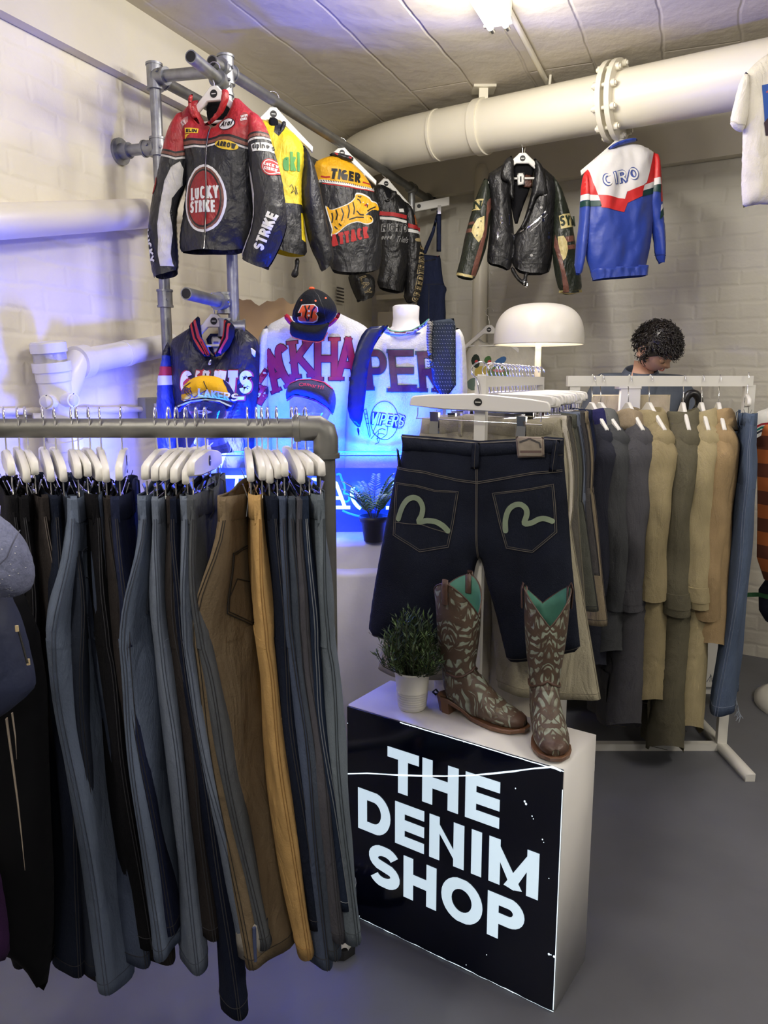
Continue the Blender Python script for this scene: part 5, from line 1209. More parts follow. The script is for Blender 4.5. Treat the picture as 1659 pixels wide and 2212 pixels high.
# ================================================================ leather jackets on the frame
LB = leather(30, 31, 35); LR_ = leather(160, 34, 38); LW = leather(206, 204, 198); LY = leather(226, 200, 36, .5); LO_ = leather(238, 178, 28, .5); LBR = leather(120, 72, 58); LN = cloth(16, 16, 20)
pY = plain(226, 190, 50); pK = plain(16, 16, 18, .5); pW = plain(226, 226, 222); pR_ = plain(176, 34, 36); pG = plain(90, 160, 70)
lw = lambda s, A=.004: sumf(waves(A, 5, 2.0, s), waves(A*.6, 13, 9, s+3), waves(A*.3, 28, 20, s+9))
def band(P, top, w1, w2):
    """closed strip between two offsets below a picture line"""
    return [(x, y+w1) for x, y in top]+[(x, y+w2) for x, y in top[::-1]]
def hang_at(px, py, Y, yaw, lab, w=.40, group=None, **k): return shirt_hanger('coat_hanger', lab, at(px, py, Y), yaw, w, group, **k)
HG = 'white wooden hangers holding the jackets'
# red, black and white racing jacket
G = Garment('racing_jacket', 'red and black leather racing jacket with large round cigarette badge', 'jacket', Plane(470, 380, 2.90, -14), z1, 'leather racing jackets')
hang_at(463, 186, 2.90, -14, 'white hanger with round black mark inside the red and black jacket', .36, HG, hook=.03)
g = G
ln = g.piece([(712, 375), (800, 350), (903, 345), (905, 430), (870, 500), (780, 560), (725, 520)], .006, .03, LN, yoff=.035, sp=.012); ln.build('lining', g.o)
b = g.piece([(690, 372), (600, 455), (520, 560), (560, 700), (600, 830), (612, 1000), (590, 1200), (565, 1350), (560, 1480), (640, 1484), (800, 1476), (950, 1480), (1050, 1445), (1090, 1300), (1100, 1150), (1100, 900), (1140, 700), (1165, 540), (1060, 450), (955, 350), (940, 430), (890, 520), (795, 592), (745, 560), (705, 490), (688, 430)], .07, .14, LB, lw(3), sp=.010)
def P1(pc, pts, m, **k): pc.patch(g.P(pts), m, **k)
yk = [(480, 690), (650, 695), (805, 695), (830, 688), (900, 665), (970, 668), (1065, 695), (1200, 690)]
P1(b, [(450, 250), (1250, 250), (1250, 690)]+yk[::-1][1:]+[(450, 690)], LR_, off=.001)
for a_, c_, m in ((0, 18, pK), (18, 42, LBR), (42, 52, pK), (52, 66, LW)): P1(b, band(P1, yk, a_, c_), m, off=.0016)
for rx, ry, m, o in ((158, 238, pW, .0014), (143, 220, LBR, .0022), (130, 205, pK, .003), (120, 192, leather(150, 26, 30), .0038)): b.patch(g.ell((792, 1120), rx, ry), m, o)
g.word(b, 'LUCKY', (798, 1082), 215, 88, 3, pW, th=17, off=.005); g.word(b, 'STRIKE', (785, 1178), 185, 84, 1, pW, th=16, off=.005)
b.line(g.P([(815, 590), (812, 800), (820, 1000), (822, 1200), (812, 1350), (805, 1474)]), .006, pK, .0075); b.line(g.P([(818, 590), (815, 800), (823, 1000), (825, 1200), (815, 1350), (808, 1474)]), .0018, CHROME, .009)
b.patch(g.ell((940, 590), 68, 45), pK, .002); b.patch(g.ell((940, 590), 62, 40), pW, .0028); g.word(b, 'Arai'.replace('A', 'A'), (940, 585), 96, 44, 0, pK, th=8, off=.004, shear=.2)
b.patch(g.P([(652, 622), (735, 617), (738, 655), (655, 662)]), pY, .0022); g.word(b, 'ELIN', (697, 640), 66, 24, 3, pK, th=6, off=.0034); b.patch(g.P([(650, 668), (690, 665), (650, 700)]), pY, .0022)
b.patch(g.ell((948, 745), 82, 34, ang=10), pY, .0024); g.word(b, 'ARROW', (948, 744), 132, 36, -10, pK, th=9, off=.0036)
b.patch(g.ell((1060, 548), 33, 62), pR_, .002); b.patch(g.ell((1060, 548), 26, 52), leather(150, 60, 56), .0028); g.word(b, 'LUCKY', (1060, 530), 42, 18, 20, pW, th=4, off=.0038); g.word(b, 'STRIKE', (1060, 556), 42, 18, 20, pW, th=4, off=.0038)
b.patch(g.P([(565, 600), (660, 530), (668, 575), (600, 660), (572, 664)]), leather(178, 120, 116), .002); g.word(b, 'LUCKY', (617, 598), 88, 36, 32, leather(206, 180, 176), th=8, off=.003)
b.build('jacket_body', g.o)
for q in ([(700, 372), (686, 440), (705, 510), (745, 572), (738, 592), (690, 540), (664, 470), (664, 420), (680, 380)], [(905, 332), (955, 352), (950, 420), (915, 500), (850, 570), (800, 600), (768, 596), (840, 540), (885, 470), (900, 410)]):
    c = g.piece(q, .022, .02, LR_, waves(.002, 8, 8, 5), yoff=-.045, sp=.008); c.build('collar', g.o)
slv = [(600, 462), (545, 520), (490, 640), (462, 745), (430, 900), (395, 1050), (370, 1200), (355, 1330), (368, 1480), (385, 1640), (405, 1672), (460, 1655), (520, 1638), (556, 1598), (556, 1500), (548, 1400), (540, 1250), (556, 1130), (612, 1000), (645, 860), (658, 760), (662, 640), (645, 540)]
s = g.piece(slv, .055, .055, LB, lw(11), yoff=-.012, sp=.010)
sl = [(440, 752), (520, 772), (590, 790), (665, 760)]
P1(s, [(400, 400), (720, 400), (720, 755)]+sl[::-1]+[(420, 745)], LR_, off=.001)
for a_, c_, m in ((0, 14, pK), (14, 34, LBR), (34, 42, pK), (42, 56, LW)): P1(s, band(0, sl, a_, c_), m, off=.0016)
P1(s, [(612, 850), (560, 900), (520, 1000), (482, 1150), (466, 1300), (468, 1500), (485, 1592), (548, 1586), (538, 1500), (540, 1350), (530, 1210), (548, 1110), (604, 1010), (625, 900)], LW, off=.002)
s.line(g.P([(612, 850), (560, 900), (520, 1000), (482, 1150), (466, 1300), (468, 1500), (480, 1590)]), .003, pK, .0035)
s.patch(g.ell((418, 1018), 30, 62, ang=12), pR_, .002); s.patch(g.ell((418, 1018), 23, 52, ang=12), leather(150, 60, 56), .0028); g.word(s, 'LUCKY', (418, 1018), 60, 22, 70, pW, th=4, off=.0038)
g.word(s, 'LUCKY', (392, 1450), 236, 52, -77, pW, th=13, off=.003)
s.build('sleeve', g.o)
s = g.piece([(1085, 470), (1150, 515), (1205, 620), (1240, 740), (1268, 830), (1302, 960), (1322, 1100), (1340, 1240), (1330, 1330), (1290, 1440), (1240, 1540), (1195, 1606), (1130, 1582), (1060, 1548), (1020, 1512), (1045, 1440), (1088, 1330), (1108, 1200), (1100, 1080), (1078, 900), (1066, 740), (1070, 600)], .06, .06, LB, lw(17), yoff=-.014, sp=.010)
sr = [(1050, 680), (1110, 660), (1180, 645), (1260, 625)]
P1(s, [(1000, 400), (1300, 400), (1300, 620)]+sr[::-1]+[(1040, 680)], LR_, off=.001)
for a_, c_, m in ((0, 14, pK), (14, 34, LBR), (34, 42, pK), (42, 58, LW)): P1(s, band(0, sr, a_, c_), m, off=.0016)
P1(s, [(1068, 830), (1090, 900), (1100, 1000), (1116, 1080), (1110, 1200), (1085, 1330), (1045, 1440), (1020, 1505), (1046, 1522), (1078, 1460), (1112, 1350), (1136, 1230), (1142, 1090), (1118, 950), (1090, 860)], LW, off=.002)
P1(s, [(1125, 745), (1235, 712), (1270, 725), (1275, 775), (1140, 795)], pW, off=.0022); g.word(s, 'alpines', (1195, 748), 116, 42, 10, pK, th=6, off=.0034)
s.patch(g.ell((1253, 895), 52, 62), pR_, .002); s.patch(g.ell((1253, 895), 44, 54), pW, .0028); s.patch(g.ell((1253, 895), 38, 48), pR_, .0034); g.word(s, 'LUCKY', (1253, 880), 62, 22, 0, pW, th=5, off=.0044); g.word(s, 'STRIKE', (1253, 910), 62, 22, 0, pW, th=5, off=.0044)
g.word(s, 'STRIKE', (1228, 1352), 275, 70, 68, pW, th=17, off=.003)
s.build('sleeve', g.o)

# yellow jacket
rp = on_rail(592); g = G = Garment('racing_jacket', 'yellow and black leather racing jacket with green letters, behind the red one', 'jacket', Plane(620, 400, rp.y, 14), z1, 'leather racing jackets')
hang_at(590, 232, rp.y, 14, 'white hanger with round black mark in the yellow jacket', .36, HG, hook=.012)
b = g.piece([(1130, 520), (1180, 530), (1240, 545), (1295, 560), (1400, 640), (1455, 730), (1462, 840), (1432, 930), (1445, 1200), (1465, 1400), (1472, 1500), (1400, 1505), (1300, 1488), (1180, 1440), (1100, 1400), (1060, 1200), (1060, 700)], .06, .12, LY, lw(5), sp=.011)
P1(b, [(1000, 1140), (1430, 1145), (1440, 1200), (1420, 1205), (1425, 1395), (1470, 1420), (1500, 1600), (1000, 1600)], LB, off=.0012)
P1(b, [(1240, 545), (1310, 575), (1260, 670), (1225, 640)], LB)
g.word(b, 'aki', (1345, 850), 118, 130, 2, pG, th=20, off=.003)
b.line(g.P([(1335, 1030), (1350, 1010), (1365, 1040), (1345, 1075), (1372, 1050), (1385, 1085), (1378, 1020), (1395, 1075)]), .002, pK, .002, .006)
b.build('jacket_body', g.o)
P_ = [(1185, 525), (1250, 530), (1262, 570), (1240, 640), (1200, 620)]
g.piece(P_, .006, .02, LN, yoff=-.03, sp=.01).build('lining', g.o)
g.piece([(1288, 550), (1318, 572), (1290, 640), (1262, 678), (1240, 660), (1270, 610)], .015, .015, LB, yoff=-.04, sp=.008).build('collar', g.o)
s = g.piece([(352, 490), (420, 600), (455, 700), (485, 820), (522, 1000), (562, 1200), (602, 1370), (604, 1450), (560, 1505), (500, 1537), (470, 1450), (425, 1370), (380, 1230), (348, 1000), (342, 820), (360, 700), (350, 570)], .05, .05, LB, lw(6), yoff=-.01, zz=z2, sp=.011); s.build('sleeve', g.o)
s = g.piece([(290, 1425), (332, 1425), (318, 1520), (322, 1560), (295, 1588), (258, 1572), (265, 1535), (290, 1500)], .01, .012, LB, zz=z2, sp=.01); s.build('waist_strap', g.o)

# tiger jacket, seen from the back
g = G = Garment('racing_jacket', 'black and yellow leather jacket back with a leaping tiger picture', 'jacket', Plane(750, 460, on_rail(738).y, 20), z2, 'leather racing jackets')
hang_at(738, 318, on_rail(738).y, 20, 'white hanger with round black mark above the tiger jacket', .40, HG, hook=-.006)
b = g.piece([(540, 602), (600, 585), (680, 620), (755, 648), (830, 720), (880, 780), (920, 860), (938, 900), (968, 1000), (990, 1150), (1000, 1350), (988, 1480), (972, 1522), (850, 1547), (700, 1552), (600, 1535), (560, 1450), (520, 1250), (500, 1050), (485, 860), (470, 760), (440, 645)], .06, .13, LB, lw(8), sp=.011)
P1(b, [(380, 540), (1000, 540), (1000, 880), (930, 872), (780, 855), (620, 832), (520, 805), (400, 770)], LO_)
b.line(g.P([(480, 800), (600, 833), (760, 862), (935, 880)]), .012, pW, .002)
for k in range(26):
    x = 490+k*17.3; y = 803+k*3.1; b.line(g.P([(x, y-6+k*.05), (x+9, y+8)]), .003, pK, .003)
b.line(g.P([(500, 825), (600, 850), (760, 878), (935, 892)]), .005, pR_, .002)
for q in ([(490, 768), (520, 780), (555, 782)], [(820, 822), (860, 830), (905, 832)]): b.line(g.P(q), .007, pR_, .002)
g.word(b, 'TIGER', (680, 773), 246, 82, -8, pK, th=21, off=.003)
tg = [(530, 1012), (545, 1020), (560, 1052), (640, 1030), (700, 1005), (745, 970), (752, 930), (775, 925), (820, 932), (870, 955), (888, 985), (930, 985), (965, 1018), (958, 1050), (905, 1042), (860, 1065), (825, 1095), (870, 1090), (898, 1120), (888, 1148), (840, 1165), (775, 1140), (700, 1158), (655, 1190), (630, 1215), (590, 1240), (570, 1240), (582, 1200), (565, 1140), (548, 1080)]
c = (745, 1075); b.patch(g.P([(c[0]+(x-c[0])*1.04, c[1]+(y-c[1])*1.10) for x, y in tg]), pW, .002, 1); b.patch(g.P(tg), LO_, .003, 1)
for q in ([(600, 1050), (610, 1090), (600, 1130)], [(640, 1040), (655, 1085), (640, 1140)], [(690, 1015), (700, 1060), (690, 1120)], [(730, 990), (742, 1040), (735, 1090)], [(570, 1070), (578, 1110), (572, 1150)], [(620, 1160), (640, 1180)], [(590, 1180), (612, 1205)], [(770, 940), (790, 950), (800, 940)], [(765, 965), (785, 975), (795, 1000)], [(850, 1060), (880, 1040), (925, 1020)], [(760, 1060), (790, 1090), (820, 1092)], [(700, 1130), (760, 1112), (820, 1110)], [(870, 1110), (885, 1130)], [(840, 1000), (855, 1010), (850, 1030)]):
    b.line(g.P(q), .006, pK, .0042, .012)
b.patch(g.ell((815, 990), 7, 5), pW, .0045); b.patch(g.ell((855, 1000), 6, 5), pW, .0045); b.patch(g.ell((838, 1012), 12, 7), pR_, .0045)
g.word(b, 'ATTACK', (712, 1262), 292, 92, 13, pR_, th=24, off=.003, shear=.12)
b.build('jacket_body', g.o)
c = g.piece([(590, 568), (650, 578), (760, 605), (752, 652), (680, 640), (610, 605), (552, 598)], .02, .02, LB, yoff=-.02, sp=.009); c.patch(g.P([(598, 578), (625, 588), (622, 602), (600, 592)]), pR_); c.patch(g.P([(710, 612), (735, 620), (730, 632), (712, 626)]), pR_); c.build('collar', g.o)

# black speed trials jacket
g = G = Garment('racing_jacket', 'black leather jacket with red and cream chest stripes and outlined sleeve letters', 'jacket', Plane(860, 520, on_rail(833).y, 24), z2, 'leather racing jackets')
hang_at(833, 386, on_rail(833).y, 24, 'white hanger with round black mark in the black striped jacket', .38, HG, hook=.008)
LK = leather(22, 22, 24); gold = plain(176, 158, 116); gr_ = plain(150, 150, 150)
b = g.piece([(925, 850), (975, 812), (1080, 868), (1160, 930), (1230, 1030), (1262, 1150), (1240, 1300), (1215, 1500), (1180, 1660), (1170, 1712), (1060, 1692), (950, 1655), (985, 1500), (975, 1200), (940, 1000)], .06, .12, LK, lw(10), sp=.012)
P1(b, [(970, 820), (1080, 868), (1060, 960), (1010, 940)], LN)
b.line(g.P([(965, 1065), (1060, 1085), (1165, 1105)]), .020, pR_, .002); b.line(g.P([(965, 1102), (1060, 1122), (1165, 1145)]), .014, pW, .002)
g.word(b, 'RIGHTO', (1075, 1190), 190, 62, -4, gr_, th=16, off=.002); g.word(b, 'RIGHTO', (1075, 1190), 182, 54, -4, pK, th=7, off=.0035)
g.word(b, 'Speed'.replace('S', 's'), (1010, 1260), 80, 40, -4, gr_, th=5, off=.002, shear=.3); g.word(b, 'Trials', (1132, 1285), 100, 46, -4, gr_, th=5, off=.002, shear=.3)
b.patch(g.P([(1100, 1040), (1140, 1036), (1146, 1066), (1104, 1066)]), pW, .002); b.build('jacket_body', g.o)
g.piece([(1045, 880), (1105, 895), (1075, 960), (1020, 1000), (985, 960), (1030, 950)], .015, .015, LK, yoff=-.04, sp=.01).build('collar', g.o)
s = g.piece([(1165, 950), (1230, 1010), (1265, 1120), (1302, 1300), (1330, 1400), (1326, 1600), (1292, 1750), (1268, 1792), (1168, 1780), (1180, 1600), (1168, 1300), (1155, 1100)], .05, .05, LK, lw(12), yoff=-.012, sp=.012)
s.line(g.P([(1140, 1155), (1220, 1185), (1300, 1195)]), .020, pR_, .002); s.line(g.P([(1140, 1195), (1220, 1222), (1300, 1232)]), .016, pW, .002)
s.patch(g.P([(1225, 1085), (1255, 1080), (1262, 1160), (1235, 1168)]), plain(170, 100, 50), .002); s.patch(g.ell((1262, 1288), 36, 15), gold, .002)
g.word(s, 'SPEED', (1262, 1680), 215, 66, 78, gold, th=18, off=.002); g.word(s, 'SPEED', (1262, 1680), 207, 58, 78, pK, th=7, off=.0035)
g.word(s, 'TRIALS', (1290, 1450), 235, 62, 83, gold, th=18, off=.002); g.word(s, 'TRIALS', (1290, 1450), 227, 54, 83, pK, th=7, off=.0035)
s.build('sleeve', g.o)
s = g.piece([(715, 1550), (800, 1535), (930, 1560), (945, 1660), (932, 1745), (860, 1762), (808, 1788), (755, 1680)], .045, .04, LK, lw(13), yoff=-.0, sp=.012)
g.word(s, 'LAY', (842, 1650), 150, 60, -70, gold, th=13, off=.002); g.word(s, 'LAY', (842, 1650), 144, 54, -70, pK, th=5, off=.0035); s.build('sleeve', g.o)

# navy overalls on a wide clip hanger
g = G = Garment('overalls', 'navy work overalls hanging by their straps at the end of the frame', 'overalls', Plane(940, 600, 4.98, -8), zO)
NB = cloth(44, 52, 82)
b = g.piece([(150, 1030), (220, 1040), (310, 1050), (335, 1040), (350, 1200), (370, 1340), (405, 1380), (382, 1450), (386, 1560), (392, 1640), (380, 1900), (90, 1900), (95, 1500), (130, 1350), (138, 1150)], .04, .08, NB, sumf(waves(.004, 6, 3, 4), waves(.002, 14, 8, 5)), sp=.014)
b.line(g.P([(140, 1120), (290, 1090)]), .006, pK); b.line(g.P([(140, 1350), (370, 1340)]), .004, plain(24, 28, 50)); b.line(g.P([(225, 1350), (220, 1880)]), .006, plain(24, 28, 50)); b.patch(g.ell((308, 1052), 5, 7), pR_); b.build('bib_and_legs', g.o)
for q in ([(300, 595), (347, 595), (345, 1012), (298, 1012)], [(296, 640), (318, 600), (280, 820), (195, 1035), (148, 1035), (250, 800)]):
    g.piece(q, .003, .006, NB, yoff=-.02, smooth=0, sp=.012).build('strap', g.o)
hg = thing('clip_hanger', 'wide white clip hanger with black dot holding the overalls', 'hanger', at(900, 446, 4.96), math.radians(-8))
MB().prism([(-.14, -.05), (.20, -.0), (.20, .05), (-.14, .0)], -.008, .008, 0, .003).build('bar', HANG, hg)
MB().tube([(.015, -.0085, -.0), (.015, -.0095, -.0)], .012, 0, 16).build('round_mark', BLACK, hg); MB().box((.13, -.012, -.05), (.15, .012, .0)).build('clip', CHROME, hg)

# ================================================================ on the back wall
HB_ = 'jackets hanging under the ceiling pipe'
g = G = Garment('biker_jacket', 'open black leather biker jacket with dark green patched sleeves', 'jacket', Plane(1130, 470, 3.96, -3), z3, HB_)
hang_at(1129, 330, 3.955, -3, 'white hanger with round black mark in the biker jacket', .40, HG, hook=.045)
wk = MB(); wk.ball((0, 0, .0), .012, 0).tube([(0, 0, 0), (-.01, 0, -.10)], .0015, 0, 6)
wk.build('hook_knob', WP, thing('hook_knob', 'small round hook knob under the pipe above the biker jacket', 'hook', at(1137, 297, 4.0)))
LJ = leather(26, 26, 27); GRN = leather(34, 40, 30); CRM = leather(206, 190, 130); BRN = leather(112, 72, 60)
g.piece([(350, 500), (450, 515), (465, 560), (440, 660), (400, 760), (370, 860), (345, 760), (330, 600)], .006, .03, LN, yoff=.02, sp=.012).build('lining', g.o)
lt = g.piece([(370, 583), (408, 580), (410, 640), (374, 646)], .002, .004, pW, yoff=-.012, smooth=0, sp=.01); lt.line(g.P([(389, 600), (389, 628)]), .008, pK); lt.build('swing_tag', g.o)
lt = g.piece([(408, 585), (452, 588), (450, 655), (400, 650)], .002, .004, leather(86, 54, 44), yoff=.005, smooth=0, sp=.01); lt.build('neck_label', g.o)
b = g.piece([(340, 505), (280, 548), (212, 590), (238, 720), (232, 880), (218, 1000), (220, 1043), (290, 1058), (332, 1082), (348, 1040), (355, 960), (358, 880), (345, 780), (340, 680)], .05, .09, LJ, lw(21), sp=.011)
for q in ([(222, 985), (300, 985), (340, 1010)], [(222, 1010), (300, 1012), (335, 1035)]): b.line(g.P(q), .004, pK)
b.line(g.P([(326, 735), (330, 850)]), .004, CHROME); b.line(g.P([(272, 870), (268, 930)]), .004, CHROME); b.patch(g.ell((288, 815), 3, 8), CHROME, .003); b.patch(g.ell((287, 840), 7, 9), CHROME, .003); b.build('left_front', g.o)
b = g.piece([(452, 512), (540, 575), (588, 630), (572, 720), (562, 900), (548, 1050), (532, 1098), (400, 1096), (345, 1050), (345, 1000), (356, 900), (400, 840), (425, 760), (450, 660), (460, 570)], .055, .09, LJ, lw(24), sp=.011)
b.line(g.P([(512, 785), (470, 830), (430, 862), (385, 885), (360, 895), (352, 930), (352, 990), (340, 1030)]), .006, CHROME, .002); b.line(g.P([(520, 800), (465, 862), (430, 890)]), .004, plain(130, 130, 130, .3), .002)
for q in ((500, 829, 9), (529, 915, 9), (529, 893, 5)): b.patch(g.ell((q[0], q[1]), q[2]*.8, q[2]), CHROME, .003)
for q in ((508, 702), (488, 768), (438, 1010)): b.patch(g.ell(q, 8, 7), gr_, .004)
b.line(g.P([(400, 1050), (545, 1052)]), .004, pK); b.line(g.P([(400, 985), (440, 1025), (478, 990)]), .003, pK); b.build('right_front', g.o)
for q in ([(350, 495), (300, 530), (282, 590), (285, 628), (330, 642), (322, 700), (352, 750), (350, 640)], [(448, 505), (500, 560), (515, 640), (524, 712), (466, 706), (440, 780), (400, 870), (372, 895), (420, 790), (446, 660), (462, 570)]):
    c = g.piece(q, .014, .02, LJ, waves(.0015, 8, 8, 5), yoff=-.05, sp=.010); c.build('lapel', g.o)
s = g.piece([(215, 585), (170, 680), (135, 790), (105, 900), (85, 1010), (62, 1090), (60, 1108), (105, 1122), (150, 1128), (165, 1100), (192, 1030), (218, 950), (238, 800), (240, 690)], .05, .05, GRN, lw(31), yoff=-.008, sp=.010)
P1(s, [(150, 720), (197, 725), (178, 782), (132, 776)], CRM, off=.002); g.word(s, 'N', (166, 752), 38, 42, -8, plain(30, 44, 30), th=9, off=.0035, slab=True)
P1(s, [(100, 835), (150, 838), (150, 852), (98, 850)], BRN); P1(s, [(90, 868), (140, 872), (140, 893), (88, 888)], BRN); P1(s, [(250, 690), (215, 740), (205, 850), (175, 960), (150, 1040), (132, 1110), (158, 1112), (185, 1010), (212, 900), (222, 800), (250, 740)], BRN)
P1(s, [(200, 812), (165, 825), (142, 862), (135, 890), (150, 920), (172, 946), (188, 920), (200, 880)], CRM, off=.003); s.line(g.P([(62, 1098), (105, 1112), (150, 1118)]), .012, CRM, .002)
for q in ((183, 838), (168, 870), (162, 910)): s.patch(g.ell(q, 3, 4), pK, .005)
s.build('sleeve', g.o)
s = g.piece([(545, 582), (592, 640), (622, 720), (652, 820), (672, 950), (698, 1090), (705, 1188), (640, 1202), (588, 1192), (560, 1080), (548, 940), (556, 800), (560, 700)], .05, .05, GRN, lw(33), yoff=-.008, sp=.010)
P1(s, [(578, 808), (648, 788), (660, 800), (668, 860), (588, 876)], CRM, off=.002); g.word(s, 'SYN', (625, 832), 84, 52, 6, plain(30, 44, 30), th=10, off=.0035)
P1(s, [(610, 915), (680, 902), (684, 930), (612, 945)], BRN); P1(s, [(612, 960), (690, 948), (692, 970), (612, 982)], BRN); P1(s, [(560, 900), (580, 960), (600, 1060), (625, 1160), (628, 1195), (604, 1195), (590, 1100), (572, 1020), (556, 960)], BRN)
P1(s, [(572, 914), (600, 910), (618, 940), (622, 980), (612, 1022), (598, 1036), (586, 1000), (574, 950)], CRM, off=.003); s.line(g.P([(585, 1188), (640, 1196), (703, 1184)]), .012, CRM, .002); s.build('sleeve', g.o)
c = g.piece([(330, 1075), (350, 1060), (372, 1110), (400, 1135), (405, 1095), (430, 1062), (440, 1072), (420, 1110), (418, 1150), (410, 1168), (395, 1155), (365, 1130)], .008, .01, LJ, yoff=-.03, sp=.008); c.line(g.P([(404, 1140), (422, 1142), (418, 1166), (402, 1164), (404, 1140)]), .004, CHROME); c.build('waist_belt', g.o)

g = G = Garment('track_jacket', 'blue, white and red nylon track jacket seen from the back under the pipe flange', 'jacket', Plane(1335, 450, 3.70, 6), z3, HB_)
hang_at(1339, 300, 3.70, 6, 'white hanger showing above the blue track jacket collar', .40, HG, hook=.03, tag=False)
NBL = mat('nylon', lin(34, 62, 156), .4, bump=.3, bscale=22, sheen=.2); NW = mat('nylon', lin(222, 220, 218), .5, bump=.2, bscale=22); NR = mat('nylon', lin(200, 40, 40), .45, bump=.25, bscale=22); NG = mat('nylon', lin(14, 58, 54), .45)
nf = lambda s: sumf(waves(.006, 6, 1.2, s), waves(.003, 16, 5, s+2))
b = g.piece([(830, 460), (775, 500), (725, 552), (712, 640), (715, 800), (722, 1000), (748, 1080), (756, 1126), (880, 1116), (1018, 1110), (1030, 1068), (1060, 930), (1072, 760), (1085, 620), (1078, 500), (1065, 462), (980, 425), (900, 440)], .06, .12, NBL, nf(2), sp=.010)
P1(b, [(600, 380), (1120, 380), (1120, 640), (1000, 655), (765, 705), (600, 690)], NR)
P1(b, [(726, 550), (830, 455), (980, 415), (1068, 455), (1040, 540), (1012, 640), (985, 662), (908, 690), (898, 726), (768, 702), (745, 640)], NW, off=.002)
P1(b, [(766, 702), (898, 726), (910, 690), (1002, 652), (985, 712), (912, 746), (895, 792), (780, 768)], NR, off=.0024)
P1(b, [(690, 692), (768, 704), (776, 732), (690, 724)], NW, off=.0026); P1(b, [(690, 726), (776, 734), (782, 762), (690, 752)], NG, off=.0026)
P1(b, [(998, 655), (1100, 615), (1100, 648), (990, 684)], NW, off=.0026); P1(b, [(990, 686), (1100, 650), (1100, 680), (984, 714)], NG, off=.0026)
g.word(b, 'CIRO', (875, 615), 180, 66, 13, plain(60, 80, 150), gap=.28, th=17, off=.004); g.word(b, 'CIRO', (875, 615), 172, 58, 13, pW, gap=.28, th=8, off=.0052)
b.line(g.P([(918, 580), (905, 640)]), .005, plain(60, 80, 150), .0055)
b.build('jacket_body', g.o)
wb = g.piece([(748, 1072), (880, 1060), (1035, 1052), (1028, 1108), (880, 1118), (756, 1130)], .055, .03, NBL, waves(.003, 30, .5, 3), yoff=-.01, sp=.008, smooth=0); wb.build('waistband', g.o)
wb = g.piece([(825, 462), (850, 440), (900, 415), (970, 402), (985, 422), (900, 440), (840, 466)], .03, .02, NBL, yoff=-.02, sp=.009); wb.build('collar', g.o)
s = g.piece([(1062, 465), (1100, 490), (1108, 600), (1116, 750), (1130, 900), (1132, 1030), (1105, 1046), (1080, 1010), (1070, 900), (1040, 760), (1030, 690), (1045, 600)], .045, .04, NBL, nf(5), yoff=-.0, sp=.010)
P1(s, [(1000, 400), (1200, 400), (1200, 700), (1090, 735), (1085, 640), (1030, 620)], NR); P1(s, [(1020, 622), (1085, 612), (1090, 648), (1020, 655)], NW, off=.0022); P1(s, [(1020, 655), (1090, 648), (1088, 690), (1020, 680)], NG, off=.0022)
P1(s, [(1090, 752), (1120, 728), (1120, 745), (1088, 785)], NW, off=.0022); P1(s, [(1088, 785), (1122, 745), (1122, 790), (1085, 825)], NG, off=.0022)
g.word(s, 'COP', (1101, 588), 60, 14, -85, pW, th=3, off=.003); s.line(g.P([(1075, 1000), (1128, 1010)]), .004, plain(20, 40, 110)); s.build('sleeve', g.o)
s = g.piece([(726, 552), (702, 620), (694, 740), (688, 850), (672, 960), (664, 1085), (700, 1108), (718, 1030), (738, 900), (752, 720)], .045, .04, NBL, nf(8), yoff=-.0, sp=.010)
P1(s, [(640, 500), (800, 500), (800, 700), (640, 690)], NR); P1(s, [(640, 692), (800, 700), (800, 730), (640, 722)], NW, off=.0022); P1(s, [(640, 724), (800, 732), (800, 762), (640, 754)], NG, off=.0022); s.build('sleeve', g.o)

g = G = Garment('t_shirt', 'white T-shirt with a blue picture print at the upper right edge', 'T-shirt', Plane(1660, 280, 3.02, 8))
hang_at(1710, 108, 3.03, 8, 'white hanger inside the T-shirt at the right edge', .38, HG, hook=.08)
TW = cloth(226, 220, 204)
b = g.piece([(1672, 108), (1640, 128), (1610, 158), (1602, 200), (1604, 300), (1601, 400), (1604, 450), (1612, 446), (1650, 440), (1720, 452), (1800, 440), (1806, 300), (1800, 160), (1760, 120), (1720, 128)], .035, .07, TW, sumf(waves(.005, 6, 1, 4), waves(.002, 14, 3, 6)), sp=.012)
PB = plain(44, 84, 160, .8); b.patch(g.P([(1634, 191), (1700, 182), (1770, 190), (1768, 300), (1700, 300), (1640, 300)]), PB, .0012)
b.patch(g.P([(1640, 300), (1637, 272), (1650, 255), (1670, 262), (1700, 250), (1768, 262), (1768, 300)]), plain(60, 44, 50, .8), .002); b.patch(g.ell((1657, 285), 12, 18), plain(214, 92, 84, .8), .003); b.patch(g.P([(1650, 235), (1662, 235), (1662, 243), (1650, 243)]), plain(226, 160, 110), .003)
b.patch(g.ell((1655, 230), 5, 5), pK, .0025); b.line(g.P([(1642, 208), (1650, 200), (1660, 194)]), .006, plain(170, 90, 90)); g.word(b, 'LA', (1658, 210), 12, 9, 8, plain(200, 120, 110), th=2); b.build('shirt_body', g.o)
s = g.piece([(1612, 150), (1594, 178), (1584, 215), (1572, 268), (1580, 280), (1594, 288), (1602, 286), (1612, 258), (1616, 200)], .022, .03, TW, waves(.003, 8, 2, 3), yoff=-.01, sp=.01); s.line(g.P([(1573, 264), (1584, 274), (1606, 276)]), .003, plain(190, 184, 168)); s.build('sleeve', g.o)

